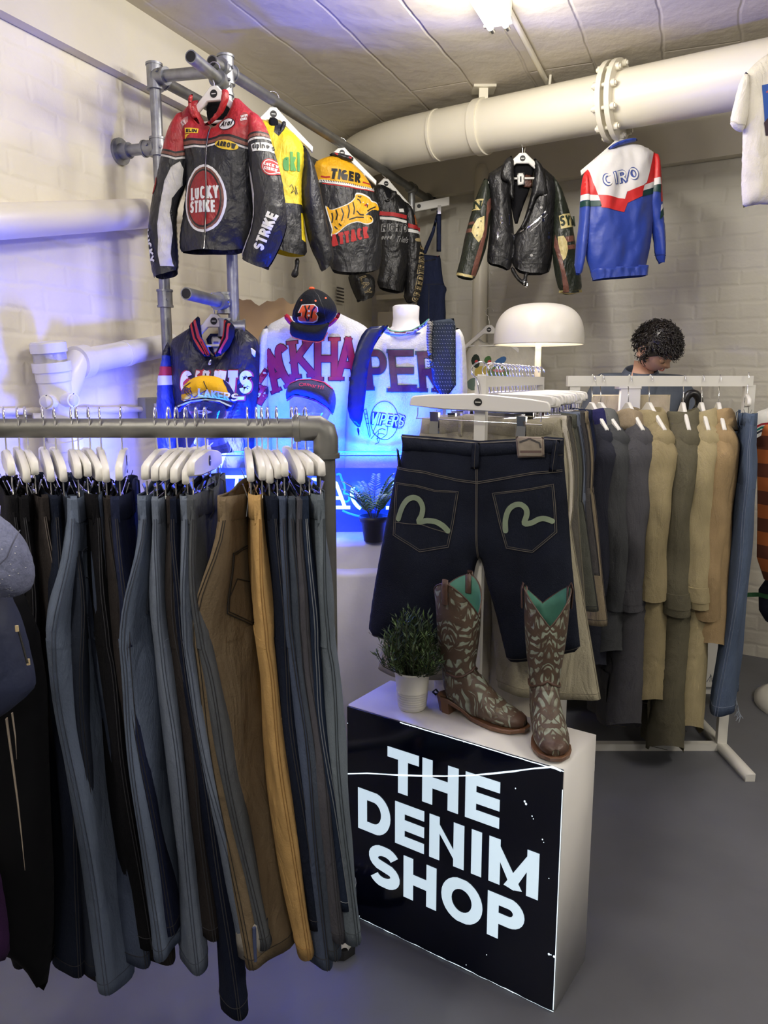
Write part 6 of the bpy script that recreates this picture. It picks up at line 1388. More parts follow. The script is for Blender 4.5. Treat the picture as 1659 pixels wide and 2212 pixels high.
g = G = Garment('t_shirt', 'white T-shirt printed with colourful parrots on the back wall, left of the lamp', 'T-shirt', Plane(1090, 790, 4.55, -18))
hang_at(1057, 702, 4.55, -18, 'white hanger with round black mark in the parrot T-shirt', .40, HG, hook=.05)
TP = cloth(206, 202, 190)
b = g.piece([(1030, 728), (1008, 748), (1000, 800), (1004, 900), (1010, 1000), (1180, 1000), (1176, 880), (1170, 760), (1130, 738), (1090, 728), (1078, 740), (1050, 742)], .04, .08, TP, waves(.005, 6, 1, 4), sp=.014)
def blob(pts, c, o=.002): b.patch(g.P(z6(pts)), plain(*c, .8), o, 1)
blob([(50, 345), (75, 310), (100, 330), (98, 380), (80, 395), (60, 375)], (30, 44, 34)); blob([(72, 350), (88, 345), (90, 365), (75, 370)], (190, 60, 60), .003)
blob([(120, 340), (150, 320), (165, 345), (150, 378), (128, 370)], (70, 110, 60)); blob([(140, 350), (160, 345), (162, 372), (142, 376)], (200, 70, 70), .003)
blob([(180, 352), (225, 325), (245, 335), (235, 360), (205, 380), (170, 385)], (60, 104, 160)); blob([(70, 400), (95, 380), (135, 378), (150, 410), (120, 440), (75, 440)], (180, 160, 80))
blob([(140, 400), (180, 380), (240, 385), (265, 415), (240, 440), (150, 440)], (110, 130, 80)); blob([(170, 395), (235, 400), (225, 415), (170, 410)], (206, 120, 120), .003); blob([(22, 470), (60, 440), (120, 450), (100, 510), (40, 510)], (90, 110, 100))
b.build('shirt_body', g.o)

# ================================================================ mannequins, sweatshirts, varsity jacket
g = G = Garment('team_jacket', 'navy leather team jacket with blue sleeves, striped collar and white red-edged letters', 'jacket', Plane(460, 800, 3.02, -10), z4)
hang_at(463, 678, 2.99, -10, 'white hanger with round black mark in the navy team jacket', .36, HG, hook=.03)
LNV = leather(24, 26, 44); LBL = leather(40, 62, 140); RIB = cloth(20, 22, 40)
g.piece([(470, 400), (640, 400), (610, 560), (520, 560)], .006, .03, cloth(28, 34, 80), yoff=.0, sp=.012).build('lining', g.o)
lt = g.piece([(520, 422), (606, 424), (602, 510), (580, 545), (545, 540), (530, 500)], .002, .004, cloth(200, 200, 205), yoff=-.01, smooth=0, sp=.01); lt.line(g.P([(530, 490), (600, 490)]), .006, CHROME); lt.line(g.P([(545, 465), (580, 465)]), .008, plain(90, 90, 160)); lt.build('neck_label', g.o)
b = g.piece([(400, 335), (300, 400), (222, 450), (235, 560), (250, 800), (272, 1000), (270, 1300), (275, 1500), (820, 1500), (822, 1200), (830, 1000), (860, 800), (868, 460), (800, 395), (690, 310), (640, 480), (600, 570), (540, 572), (470, 500)], .06, .12, LNV, lw(40, .005), sp=.011)
g.word(b, 'GIANTS', (588, 748), 502, 172, 0, plain(176, 44, 56), th=62, off=.0015, shear=.08); g.word(b, 'GIANTS', (588, 748), 490, 160, 0, pW, th=46, off=.003, shear=.08)
P1(b, [(430, 850), (796, 842), (792, 880), (440, 884)], plain(176, 44, 56), off=.0015); P1(b, [(440, 856), (788, 849), (784, 872), (448, 878)], pW, off=.003)
b.line(g.P([(575, 575), (578, 660)]), .004, pK); b.build('jacket_body', g.o)
z_ = g.piece([(556, 590), (574, 582), (572, 625), (556, 632), (546, 622)], .004, .005, CHROME, yoff=-.07, sp=.006); z_.build('zip_pull', g.o)
for q, ls in (([(470, 270), (420, 320), (392, 360), (400, 420), (440, 510), (500, 562), (560, 572), (530, 530), (490, 450), (478, 370)], ([(425, 330), (450, 440), (515, 550)], [(450, 310), (475, 430), (540, 560)])), ([(640, 290), (700, 330), (722, 370), (710, 440), (670, 520), (600, 568), (560, 572), (600, 520), (630, 440), (646, 360)], ([(690, 335), (680, 440), (620, 545)], [(662, 315), (650, 430), (590, 550)]))):
    c = g.piece(q, .025, .02, RIB, None, yoff=-.045, sp=.008)
    m_ = [((a[0]+d[0])/2, (a[1]+d[1])/2) for a, d in zip(*ls)]; c.line(g.P(m_), .026, cloth(52, 70, 120), .001)
    for l in ls: c.line(g.P(l), .008, pR_, .002)
    c.build('striped_collar', g.o)
s = g.piece([(222, 448), (190, 500), (172, 600), (148, 730), (138, 900), (140, 1100), (150, 1300), (160, 1450), (270, 1450), (278, 1000), (250, 800), (240, 600)], .05, .05, LBL, lw(43, .005), yoff=-.008, sp=.011)
P1(s, [(150, 400), (300, 400), (300, 560), (150, 555)], LNV); P1(s, [(140, 635), (300, 640), (300, 700), (140, 700)], plain(176, 44, 56), off=.002); P1(s, [(130, 702), (300, 700), (300, 765), (130, 772)], pW, off=.002); s.build('sleeve', g.o)

SWM = mat('sweat_jersey', lin(206, 208, 216), .95, bump=.4, bscale=160, var=.06, vscale=60); SW2 = mat('sweat_jersey', lin(214, 214, 212), .95, bump=.4, bscale=160, var=.05, vscale=60)
MAR = mat('burgundy_twill', lin(150, 22, 44), .5, bump=.25, bscale=40); MA2 = mat('maroon_twill', lin(82, 34, 46), .45, bump=.3, bscale=40)
MAN = mat('mannequin_white', lin(226, 224, 226), .4)
def mannequin(name_lab, x, Y, z_neck, zb=.986, sw=.21):
    t = thing('mannequin', name_lab, 'mannequin', (x, Y, zb)); H = z_neck-zb
    MB().lathe([(.0, H), (.045, H), (.052, H-.005), (.050, H-.05), (.056, H-.085), (.085, H-.105)], 0, 32).build('neck', MAN, t)
    rg = []
    for rx, ry, z in ((.05, .045, H-.075), (.09, .055, H-.105), (.15, .065, H-.14), (.175, .07, H-.19), (.165, .08, H-.30), (.15, .085, H-.45), (.135, .075, H-.60), (.15, .08, H-.74)): rg.append([(rx*math.cos(a), ry*math.sin(a), z) for a in [2*math.pi*k/36 for k in range(36)]])
    MB().loft(rg, 0).build('torso', MAN, t)
    MB().tube([(0, 0, .01), (0, 0, max(.02, H-.74))], .016, 0, 16).lathe([(.001, .012), (.10, .01), (.105, 0)], 0, 32).build('stand', CHROME, t)
    return t
m1_ = at(688, 660, 3.08); mannequin('white mannequin bust inside the burgundy-lettered sweatshirt, under the black cap', m1_.x, 3.13, m1_.z)
m2_ = at(878, 657, 3.0); mannequin('white mannequin bust with bare neck inside the maroon-lettered sweatshirt', m2_.x, 3.055, m2_.z)
sf = lambda s: sumf(waves(.008, 4.5, 1.1, s), waves(.003, 11, 4, s+4))
g = G = Garment('sweatshirt', 'pale grey sweatshirt with burgundy slab letters on a mannequin', 'sweatshirt', Plane(690, 850, 3.09, 3), z4, 'lettered sweatshirts on mannequins')
b = g.piece([(1060, 268), (1000, 300), (930, 335), (880, 420), (890, 560), (900, 800), (920, 1100), (940, 1400), (985, 1640), (1240, 1660), (1540, 1640), (1570, 1400), (1580, 900), (1610, 600), (1660, 380), (1600, 330), (1500, 285), (1430, 250), (1350, 262), (1250, 285), (1150, 290)], .09, .20, SWM, sf(3), sp=.012, fr=.08)
for ch, cx, cy, w_, h_, an in (('A', 985, 660, 150, 300, 24), ('C', 1060, 620, 120, 290, 18), ('K', 1180, 585, 165, 262, 6), ('H', 1345, 585, 160, 300, 0), ('A', 1495, 585, 165, 300, -2)):
    g.word(b, ch, (cx, cy), w_+10, h_+10, an, plain(60, 16, 24), th=54, off=.002, slab=True); g.word(b, ch, (cx, cy), w_, h_, an, MAR, th=44, off=.0035, slab=True)
b.build('sweatshirt_body', g.o)
c = g.piece([(1045, 290), (1080, 265), (1115, 330), (1180, 372), (1300, 372), (1400, 310), (1432, 255), (1450, 280), (1400, 345), (1300, 402), (1170, 402), (1090, 350)], .03, .012, cloth(170, 40, 60), yoff=-.09, sp=.008); c.build('collar', g.o)
s = g.piece([(935, 330), (885, 385), (860, 450), (846, 600), (826, 800), (812, 1000), (808, 1300), (815, 1520), (880, 1580), (955, 1540), (965, 1300), (960, 1050), (935, 930), (932, 800), (930, 560)], .06, .06, SWM, sf(9), yoff=-.03, sp=.012)
g.word(s, 'L', (885, 690), 100, 85, 60, plain(60, 16, 24), th=40, off=.002, slab=True); g.word(s, 'L', (885, 690), 90, 76, 60, MAR, th=32, off=.0035, slab=True); g.word(s, 'B', (880, 830), 140, 110, 62, plain(60, 16, 24), th=42, off=.002); g.word(s, 'B', (880, 830), 130, 100, 62, MAR, th=34, off=.0035); s.build('sleeve', g.o)
hb_ = g.piece([(975, 1590), (1240, 1610), (1560, 1590), (1550, 1660), (1240, 1690), (985, 1665)], .09, .03, SWM, waves(.003, 30, .5, 3), yoff=-.02, sp=.012); hb_.build('hem_band', g.o)

g = G = Garment('sweatshirt', 'off-white sweatshirt with maroon italic letters and snake emblem on a mannequin', 'sweatshirt', Plane(885, 860, 3.02, 0), z5, 'lettered sweatshirts on mannequins')
b = g.piece([(400, 350), (330, 385), (180, 450), (110, 600), (70, 800), (40, 1100), (20, 1500), (10, 1950), (300, 1980), (640, 1950), (680, 1500), (760, 1200), (980, 1000), (1010, 700), (1010, 360), (880, 310), (750, 300), (700, 375), (600, 425), (500, 440), (420, 420)], .09, .20, SW2, sf(13), sp=.011, fr=.08)
for ch, cx, cy, w_, h_ in (('P', 300, 735, 185, 345), ('E', 525, 742, 215, 360), ('R', 760, 750, 190, 345)):
    g.word(b, ch, (cx, cy), w_+14, h_+14, 0, plain(40, 90, 80), th=66, off=.002, slab=True, shear=-.08); g.word(b, ch, (cx, cy), w_, h_, 0, MA2, th=54, off=.0035, slab=True, shear=-.08)
INK = plain(20, 24, 90, .8)
b.line([p for p in g.ell((370, 1170), 120, 165, 40)], .0022, INK, .002, .01, True)
g.word(b, 'VIPERS', (400, 1165), 300, 110, -6, INK, th=26, off=.002, shear=.15); g.word(b, 'VIPERS', (400, 1165), 286, 98, -6, SW2, th=12, off=.0034, shear=.15)
for q in ([(190, 1085), (215, 1075), (250, 1300), (242, 1320), (190, 1085)], [(215, 1200), (240, 1195)], [(208, 1160), (232, 1155)], [(202, 1120), (224, 1115)], [(300, 1210), (370, 1200), (400, 1230), (390, 1290), (340, 1330), (300, 1300), (270, 1280), (290, 1230), (300, 1210)], [(300, 1330), (330, 1320), (320, 1360), (290, 1375)], [(320, 1250), (350, 1240), (380, 1250)], [(310, 1290), (340, 1280), (370, 1290)], [(490, 1110), (540, 1130), (550, 1170), (500, 1200), (520, 1240), (440, 1230)], [(255, 1330), (320, 1250), (310, 1350)]):
    b.line(g.P(q), .0022, INK, .002, .008)
b.line(g.P([(10, 1880), (300, 1910), (640, 1880)]), .003, plain(170, 170, 176)); b.build('sweatshirt_body', g.o)
c = g.piece([(395, 352), (370, 372), (352, 415), (420, 445), (520, 452), (640, 420), (740, 340), (762, 302), (745, 295), (690, 350), (600, 395), (500, 410), (430, 400)], .03, .014, SW2, yoff=-.10, sp=.008)
c.line(g.P([(385, 375), (430, 402), (500, 410), (600, 398), (690, 352), (750, 300)]), .004, plain(60, 140, 130), .001); c.line(g.P([(368, 400), (430, 424), (520, 430), (630, 405), (730, 335)]), .012, plain(140, 80, 96), .001); c.build('collar', g.o)
s = g.piece([(990, 345), (1045, 385), (1078, 470), (1094, 700), (1102, 960), (1060, 1150), (990, 1320), (930, 1330), (900, 1100), (960, 900), (985, 600)], .07, .06, SW2, sf(19), yoff=-.02, sp=.012); s.build('sleeve', g.o)

tie1 = Garment('necktie', 'dark blue satin tie draped over the left shoulder of the maroon-lettered sweatshirt', 'tie', Plane(790, 800, 2.83, 2), z5, 'ties draped on the sweatshirt')
SAT = mat('satin', lin(22, 34, 84), .35, bump=.15, bscale=30, var=.3, vscale=10)
b = tie1.piece([(335, 345), (385, 336), (300, 470), (240, 640), (215, 800), (205, 960), (165, 1240), (125, 1242), (42, 1130), (52, 900), (95, 640), (150, 450), (225, 352)], .006, .008, SAT, None, smooth=1, sp=.012); b.build('front_blade', tie1.o)
b = tie1.piece([(385, 336), (415, 340), (340, 430), (270, 540), (238, 640), (236, 560), (300, 440)], .005, .01, cloth(74, 76, 82), None, yoff=.004, sp=.010); b.build('tail_blade', tie1.o)
b = tie1.piece([(125, 1245), (150, 1248), (148, 1330), (132, 1290)], .004, .006, SAT, yoff=.012, sp=.01); b.build('tail_tip', tie1.o)
tie2 = Garment('necktie', 'slate tie with woven dots folded over the right shoulder of the sweatshirt', 'tie', Plane(950, 780, 2.82, -2), z5, 'ties draped on the sweatshirt')
SLT = cloth(50, 58, 70)
b = tie2.piece([(800, 300), (985, 276), (1000, 350), (1003, 600), (1005, 868), (925, 972), (880, 975), (800, 850), (782, 700), (775, 500)], .007, .008, SLT, waves(.002, 5, 3, 3), smooth=0, sp=.011)
r = random.Random(3)
for i in range(9):
    for j in range(19):
        x = 805+i*23+(j % 2)*11; y = 330+j*34
        b.line(tie2.P([(x-4, y-2), (x+4, y+2)]), .0016, plain(150, 156, 164), .0012)
b.build('front_blade', tie2.o)
b = tie2.piece([(752, 306), (800, 300), (790, 480), (792, 640), (806, 742), (775, 700), (748, 560), (740, 420)], .010, .012, cloth(150, 148, 144), yoff=-.006, smooth=0, sp=.009)
for k in range(17): b.line(tie2.P([(744, 320+k*24), (760, 328+k*24), (776, 320+k*24), (796, 330+k*24)]), .0022, pK, .0012)
b.build('tail_blade', tie2.o)

# baseball cap on the first mannequin
g = G = Garment('baseball_cap', 'black baseball cap with orange striped letter B on top of the mannequin', 'cap', Plane(678, 690, 2.92, 3), z4)
CB = cloth(24, 26, 32); ORG = plain(232, 92, 44, .6)
b = g.piece([(1098, 300), (1100, 250), (1120, 190), (1150, 135), (1195, 92), (1240, 76), (1300, 88), (1365, 130), (1410, 190), (1422, 245), (1412, 275), (1375, 318), (1330, 345), (1230, 352), (1130, 325)], .095, .10, CB, None, back=1.0, smooth=1, sp=.007)
b.line(g.P([(1240, 78), (1290, 140), (1330, 240), (1345, 335)]), .0016, pK, .0012); b.line(g.P([(1240, 78), (1160, 160), (1110, 290)]), .0016, pK, .0012)
BP = [(1178, 212), (1260, 212), (1282, 232), (1284, 258), (1270, 268), (1284, 288), (1276, 312), (1250, 324), (1165, 318), (1150, 310), (1148, 288), (1172, 286), (1176, 262), (1152, 262)]
c0 = (1218, 266); b.patch(g.P([(c0[0]+(x-c0[0])*1.10, c0[1]+(y-c0[1])*1.12) for x, y in BP]), pW, .002); b.patch(g.P(BP), ORG, .0032)
for q in ([(1196, 212), (1208, 250), (1198, 290), (1212, 320)], [(1232, 214), (1222, 240)], [(1226, 292), (1218, 320)], [(1272, 222), (1250, 250), (1240, 300)]): b.line(g.P(q), .0055, pK, .0045)
b.patch(g.ell((1226, 254), 9, 7), pW, .0045); b.patch(g.ell((1224, 282), 9, 7), pW, .0045)
for q in ((1171, 172), (1272, 181), (1342, 156), (1338, 100)): b.patch(g.ell(q, 7, 7), ORG, .002)
b.build('crown', g.o); MB().ball((0, 0, 0), .011, 0, sc=(1, 1, .6)).build('top_button', ORG, g.o, loc=(*[g.P([(1240, 80)])[0][0]], -.01, g.P([(1240, 80)])[0][1]))
s = g.piece([(1096, 318), (1090, 370), (1092, 410), (1112, 432), (1200, 455), (1290, 465), (1325, 450), (1350, 400), (1372, 322), (1330, 342), (1230, 350), (1135, 330)], .035, .05, CB, None, yoff=-.065, smooth=1, sp=.008); s.build('brim', g.o)
e_ = g.P([(1091, 400), (1112, 436), (1200, 459), (1290, 469), (1327, 454), (1355, 400)])
MB().tube([(a, -.065, c_) for a, c_ in e_], .0018, 0, 6).build('brim_piping', ORG, g.o)

# glass display heads with cycling cap and fleece band
GLS = bpy.data.materials.new('glass'); GLS.use_nodes = True; nb = GLS.node_tree.nodes['Principled BSDF']; nb.inputs['Base Color'].default_value = (.72, .86, 1, 1); nb.inputs['Transmission Weight'].default_value = 1; nb.inputs['Roughness'].default_value = .04; nb.inputs['IOR'].default_value = 1.4
def glass_head(lab, px, Y, z_top, zb):
    x = at(px, 900, Y).x; t = thing('glass_head', lab, 'display head', (x, Y, zb)); H = z_top-zb; rings = []
    k_ = H/.36
    for i in range(30):
        z = H*i/29; q = 1-i/29      # q: 0 top, 1 bottom
        if q < .12: rx = .078*math.sqrt(max(.002, 1-((.12-q)/.12)**2)); ry = rx*1.2
        elif q < .42: rx = .078-.004*(q-.12); ry = .094
        elif q < .62: s_ = (q-.42)/.2; rx = .077-.026*s_; ry = .094-.026*s_
        elif q < .78: s_ = (q-.62)/.16; rx = .051-.002*s_; ry = .060
        else: s_ = (q-.78)/.22; rx = .049+.035*s_; ry = .060+.02*s_
        ring = []
        for j in range(28):
            a = 2*math.pi*j/28; X, Y_ = rx*math.sin(a), -ry*math.cos(a)
            if math.cos(a) > 0:
                f = math.exp(-(math.sin(a)/.22)**2); Y_ -= .022*f*math.exp(-((q-.40)/.06)**2)+.008*f*math.exp(-((q-.53)/.02)**2); 
                for e in (-.42, .42): Y_ += .012*math.exp(-((math.sin(a)-e)/.2)**2)*math.exp(-((q-.33)/.035)**2)
            ring.append((X, Y_, z))
        rings.append(ring)
    MB().loft(rings, 0).build('glass_form', GLS, t); return t
zc_ = .986+.30
glass_head('clear glass display head wearing the yellow cap', 453, 2.83, at(455, 815, 2.8).z, zc_)
glass_head('clear glass display head wearing the navy fleece headband', 672, 2.83, at(672, 822, 2.8).z, zc_)
g = G = Garment('cycling_cap', 'yellow and navy soft cap with white lettering on a glass head', 'cap', Plane(455, 830, 2.75, 0), z4)
CY = cloth(232, 180, 40); CN = cloth(30, 30, 80)
b = g.piece([(310, 880), (308, 830), (325, 770), (370, 725), (440, 700), (500, 702), (560, 708), (620, 735), (665, 790), (700, 860), (706, 905), (640, 880), (560, 866), (480, 866), (400, 885), (345, 915), (318, 925)], .065, .04, CY, waves(.004, 14, 10, 2), back=1, sp=.007)
P1(b, [(600, 720), (640, 720), (720, 850), (720, 920), (640, 885), (670, 850), (640, 780)], CN); P1(b, [(290, 860), (312, 870), (345, 880), (340, 930), (300, 940)], CN)
g.word(b, 'LAKERS', (585, 838), 260, 56, -9, pW, th=11, off=.004, slab=True)
b.line(g.ell((365, 830), 45, 45), .0022, pK, .003, .008, True); g.word(b, 'LAKERS', (360, 810), 96, 34, 12, plain(70, 40, 110), th=7, off=.004, shear=.2)
b.line(g.P([(395, 750), (350, 780), (420, 860), (520, 800), (490, 740)]), .003, pK, .003); b.line(g.P([(340, 800), (395, 850)]), .002, pK, .003); b.build('crown', g.o)
s = g.piece([(305, 900), (400, 868), (500, 855), (600, 862), (705, 890), (712, 915), (690, 945), (655, 955), (640, 905), (560, 882), (480, 880), (400, 895), (350, 930), (335, 962), (312, 945)], .03, .03, CN, None, yoff=-.075, sp=.008); s.line(g.P([(330, 915), (420, 880), (520, 868), (620, 880), (700, 915)]), .005, plain(180, 200, 230), .002); s.build('turned_up_brim', g.o)
g = G = Garment('fleece_headband', 'navy fleece headband edged in pink on a glass head', 'headband', Plane(672, 850, 2.75, 0), z4)
FN = mat('fleece', lin(60, 62, 108), .95, bump=.4, bscale=120); PKK = plain(200, 50, 110, .7)
b = g.piece([(1058, 885), (1050, 820), (1075, 760), (1150, 728), (1240, 724), (1330, 745), (1395, 795), (1412, 850), (1410, 920), (1392, 985), (1350, 930), (1270, 880), (1180, 850), (1110, 845)], .065, .035, FN, None, back=1, sp=.008)
b.line(g.P([(1060, 882), (1110, 846), (1180, 852), (1270, 882), (1350, 932), (1390, 980)]), .006, PKK, .002); b.line(g.P([(1080, 758), (1150, 730), (1240, 727), (1330, 748), (1392, 796)]), .003, PKK, .002)
g.word(b, 'smartti', (1265, 772), 140, 26, -12, PKK, th=4, off=.003); b.line(g.ell((1178, 764), 16, 10), .0018, PKK, .003, .006, True); b.build('fleece_band', g.o)

# ================================================================ neon sign in its clear case, cardboard box
CLR = bpy.data.materials.new('clear_acrylic'); CLR.use_nodes = True; nb = CLR.node_tree.nodes['Principled BSDF']; nb.inputs['Base Color'].default_value = (.5, .7, 1, 1); nb.inputs['Roughness'].default_value = .05; nb.inputs['Alpha'].default_value = .07
cx0, cx1 = at(479, 996, 2.74).x, .12
cs = thing('display_case', 'long clear acrylic case on the ledge housing the blue neon', 'display case', (cx0-.13, 2.71, .986))
Wc = cx1-cx0+.13
for nm, a, c_ in (('front_pane', (0, 0, 0), (Wc, .004, .296)), ('back_pane', (0, .146, 0), (Wc, .15, .296)), ('top_pane', (0, 0, .296), (Wc, .15, .30)), ('side_pane', (0, .004, 0), (.004, .146, .296)), ('side_pane', (Wc-.004, .004, 0), (Wc, .146, .296))): MB().box(a, c_).build(nm, CLR, cs)
MB().tube([(0, 0, .298), (Wc, 0, .298)], .0022, 0, 6).tube([(0, .15, .298), (Wc, .15, .298)], .0022, 0, 6).tube([(.13, 0, .298), (.13, 0, 0)], .0018, 0, 6).build('edge_trim', mat('blue_edge', lin(90, 140, 230), .2), cs)
NP = Plane(0, 0, 1, 0, o=Vector((-.3, 2.775, .986)))
ne = thing('neon_sign', 'glowing blue-white neon lettering inside the clear case behind the fern', 'neon sign', NP.o)
NEON = emis('neon_glow', (.36, .78, 1), 3.2); NEON_REFL = emis('neon_reflection', (.0, .25, 1), 1.2)
def ntube(pts, r_=.0065, zz=zN, m=NEON, y=0):
    q = [NP.uv(*p) for p in zz(pts)]; q = chaikin_open(q); return MB().tube([(a, y, max(.009, b_)) for a, b_ in q], r_, 0, 8).build('neon_stroke', m, ne)
def chaikin_open(P):
    for _ in range(2):
        if len(P) < 3: return P
        Q = [P[0]]
        for i in range(len(P)-1): a, b_ = P[i], P[i+1]; Q += [(a[0]*.75+b_[0]*.25, a[1]*.75+b_[1]*.25), (a[0]*.25+b_[0]*.75, a[1]*.25+b_[1]*.75)]
        P = Q+[P[-1]]
    return P
for q in ([(200, 960), (250, 560), (330, 760), (395, 945)], [(245, 835), (345, 835)], [(255, 960), (470, 960)], [(515, 690), (485, 760), (505, 860), (560, 940), (610, 975)], [(1055, 600), (1030, 700)], [(945, 965), (1000, 965)]): ntube(q)
for q in ([(480, 1030), (545, 1030)], [(512, 1034), (505, 1100)], [(560, 1100), (575, 1045), (600, 1040), (610, 1060), (590, 1098)], [(600, 1040), (640, 1030), (650, 1075), (620, 1095)], [(655, 1098), (668, 1035), (690, 1036), (702, 1060), (680, 1080)], [(395, 1035), (405, 1075), (430, 1085)], [(440, 1032), (432, 1085)]): ntube(q, .006, z0)
for q in ([(280, 540), (330, 520), (350, 600), (400, 700), (380, 790)], [(380, 790), (440, 800), (460, 880), (400, 910), (350, 850)], [(570, 740), (600, 830), (670, 900)], [(360, 1020), (450, 1060), (600, 1100), (640, 1110)]): ntube(q, .004, zN, NEON_REFL, .03)  # thin glowing strokes stand in for the letters' reflection in the panel behind
MB().box((-.32, .055, .0), (.40, .060, .24)).build('backboard', mat('blue_acrylic', (.01, .06, .35), .25), ne)
bx = thing('cardboard_box', 'torn brown cardboard box standing behind the sweatshirts', 'box', Vector((at(500, 700, 3.5).x, 3.5, .986)), math.radians(8))
CBD = mat('cardboard', lin(170, 142, 106), .8, bump=.1, bscale=30, var=.12, vscale=5); hB = at(600, 650, 3.5).z-.986
tp = [(x, hB+.012*math.sin(x*37)+.008*math.sin(x*91)) for x in np.linspace(0, .44, 26)]
MB().prism([(0, 0), (.44, 0)]+tp[::-1], 0, .005).build('front_flap', CBD, bx); MB().box((.0, .005, 0), (.005, .3, hB-.03)).box((.435, .005, 0), (.44, .3, hB-.02)).box((.0, .295, 0), (.44, .3, hB-.03)).build('sides', CBD, bx)
MB().prism([(.30, hB-.30), (.34, hB-.30), (.338, hB-.005), (.302, hB-.008)], -.0015, -.0003).build('packing_tape', mat('packing_tape', lin(196, 170, 130), .15, bump=.4, bscale=50), bx)
gv = thing('wall_grille', 'dark slatted vent on the wall above the sweatshirts', 'vent', on_left(735, 635, .02), aw)
for k in range(5): MB().box((-.04, 0, .02*k-.05), (.05, .008, .02*k-.042)).build('slat', plain(70, 66, 60), gv)
# painted boxing panels in the corner recess
e0 = on_back(868, 680, .02); 
bxs = thing('electrical_trunking', 'white trunking boxes on the wall behind the bare mannequin neck', 'trunking', e0, ab)
MB().box((-.16, -.05, -.10), (.14, -.0, .02)).box((-.16, -.07, .10), (.14, -.0, .13)).build('cover', WP, bxs)

# ================================================================ near left: puffer jacket and hanging things, trainer under the jeans
g = G = Garment('padded_jacket', 'navy padded jacket with heather grey hood hanging at the left edge, nearest the viewer', 'jacket', Plane(20, 1300, 1.02, 14))
HTH = mat('heather_jersey', lin(112, 118, 146), .95, bump=.3, bscale=200, var=.2, vscale=90); PNV = mat('matt_nylon', lin(38, 46, 74), .55, bump=.15, bscale=60)
b = g.piece([(-200, 1200), (-60, 1180), (0, 1225), (25, 1285), (50, 1340), (66, 1400), (80, 1470), (72, 1492), (0, 1552), (-100, 1600), (-220, 1600)], .06, .09, PNV, waves(.004, 6, 4, 3), sp=.010, open=0); b.build('padded_body', g.o)
b = g.piece([(-160, 1080), (-40, 1062), (0, 1083), (40, 1113), (74, 1148), (91, 1195), (93, 1232), (80, 1256), (40, 1269), (10, 1262), (-40, 1215), (-160, 1190)], .055, .06, HTH, waves(.003, 7, 6, 5), yoff=-.055, sp=.008, open=0)
r = random.Random(5)
for k in range(150):
    x, y = r.uniform(-60, 88), r.uniform(1075, 1262); q = g.P([(x, y), (x+2, y+.8)])
    if dist_in(b.P, np.array([q[0][0]]), np.array([q[0][1]]))[0] > .004: b.line(q, .0006, pW, .0008)
b.line(g.P([(-100, 1215), (10, 1210), (50, 1170), (62, 1128)]), .0012, plain(60, 64, 84), .0012); b.build('hood', g.o, 'heather grey jersey hood')
MB().tube([(*[g.P([(55, 1331)])[0][0]], -.05, g.P([(55, 1331)])[0][1]), (g.P([(78, 1400)])[0][0], -.06, g.P([(78, 1400)])[0][1])], .0016, 0, 6).build('zip_cord', BLACK, g.o)
for q in ((55, 1331), (78, 1400)): u_ = g.P([q])[0]; MB().tube([(u_[0], -.055, u_[1]+.004), (u_[0], -.055, u_[1]-.004)], .0024, 0, 8).build('toggle', plain(200, 180, 140, .3), g.o)
g = G = Garment('long_coat', 'black long coat hanging at the far left below the padded jacket', 'coat', Plane(20, 1800, 1.22, 10))
b = g.piece([(-200, 1250), (40, 1250), (100, 1400), (108, 1700), (120, 1950), (108, 2110), (90, 2150), (40, 2060), (-60, 2040), (-200, 2060)], .05, .10, mat('black_wool', (.0016, .0018, .003), .95, spec=.15), waves(.008, 6, 1, 3), sp=.014); b.build('coat_body', g.o)
g = G = Garment('ribbon', 'two thin cream ribbons dangling below the padded jacket', 'ribbon', Plane(30, 1700, 1.10, 10))
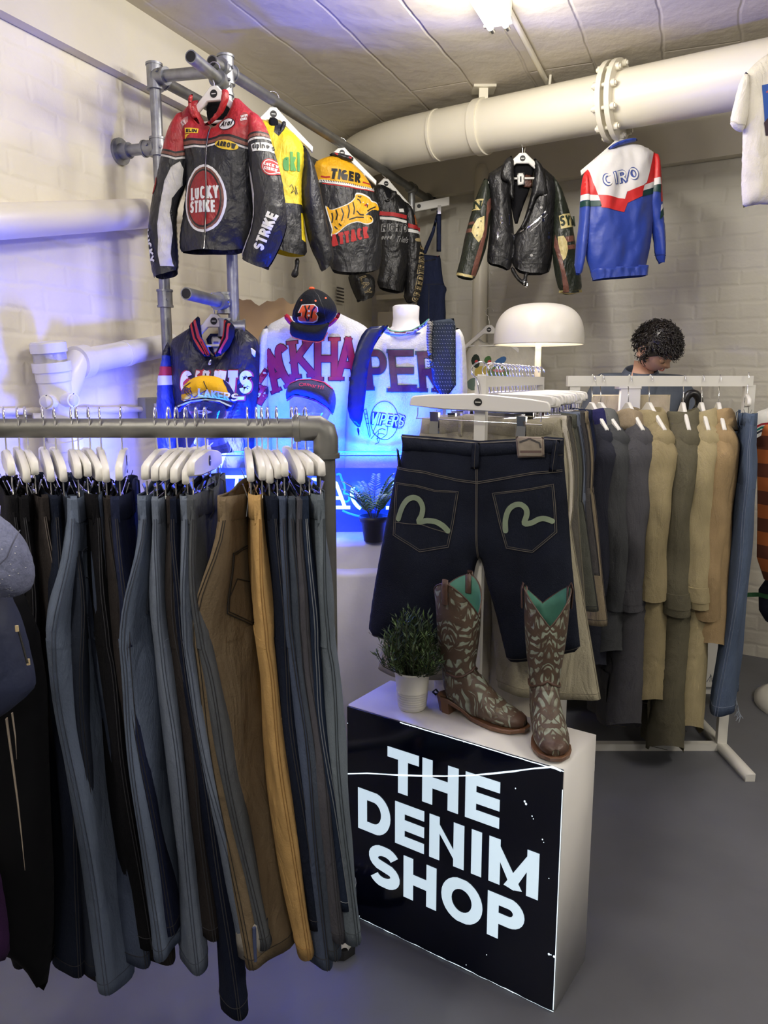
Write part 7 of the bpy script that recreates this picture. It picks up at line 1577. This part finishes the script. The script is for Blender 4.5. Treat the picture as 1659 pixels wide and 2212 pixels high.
for q, w_ in (([(14, 1552), (26, 1640), (38, 1730), (47, 1810), (54, 1880)], .0045), ([(26, 1540), (33, 1590), (36, 1640)], .0035)):
    q = resample(g.P(q), .02, False); n_ = len(q)
    MB().tube([(a, 0, c_) for a, c_ in q], [w_*(1-.85*(k/(n_-1))**1.5) for k in range(n_)], 0, 8, flat=.3).build('ribbon_strip', plain(150, 138, 124, .8), g.o)
g = G = Garment('purple_dress', 'dark purple garment at the bottom left corner', 'dress', Plane(0, 2000, 1.12, 10))
g.piece([(-140, 1780), (-10, 1830), (8, 1920), (20, 2000), (22, 2070), (-20, 2080), (-140, 2060)], .03, .05, cloth(44, 20, 56), waves(.004, 8, 2, 2), sp=.012).build('dress_body', g.o)
tn = thing('trainer', 'grey canvas trainer with white toe on the floor under the right end of the jeans', 'shoe', atz(716, 2010, 0), math.radians(20))
so_ = [(-.035, .10), (-.03, .16), (.03, .16), (.035, .10), (.03, .02), (.045, -.06), (.035, -.11), (0, -.125), (-.035, -.11), (-.045, -.06), (-.03, .02)]
n_ = len(so_); sm = MB(); sm.add([(x, y, 0) for x, y in so_]+[(x*1.02, y*1.01, .028) for x, y in so_], [list(range(n_))[::-1], list(range(n_, 2*n_))]+[(i, (i+1) % n_, n_+(i+1) % n_, n_+i) for i in range(n_)], 0, False); sm.build('sole', plain(40, 40, 42), tn)
def up(y0, y1, hs, n=20): return [[(w*math.cos(a), y, .026+h_*max(0, math.sin(a))) for a in [math.pi*k/n for k in range(n+1)]] for y, w, h_ in hs]
MB().loft(up(0, 0, [(-.122, .012, .012), (-.105, .033, .038), (-.07, .043, .045), (-.055, .043, .05)]), 0, cap=False, close=False).build('toe_cap', cloth(196, 192, 184), tn)
MB().loft(up(0, 0, [(-.056, .042, .05), (-.02, .038, .066), (.03, .032, .085), (.08, .034, .10), (.13, .032, .105), (.158, .02, .10)]), 0, cap=False, close=False).build('upper', cloth(72, 72, 76), tn)
for k in range(4): MB().tube([(-.02, -.03+.025*k, .09+.006*k), (.02, -.02+.025*k, .092+.006*k)], .003, 0, 6).build('lace', cloth(180, 176, 168), tn)
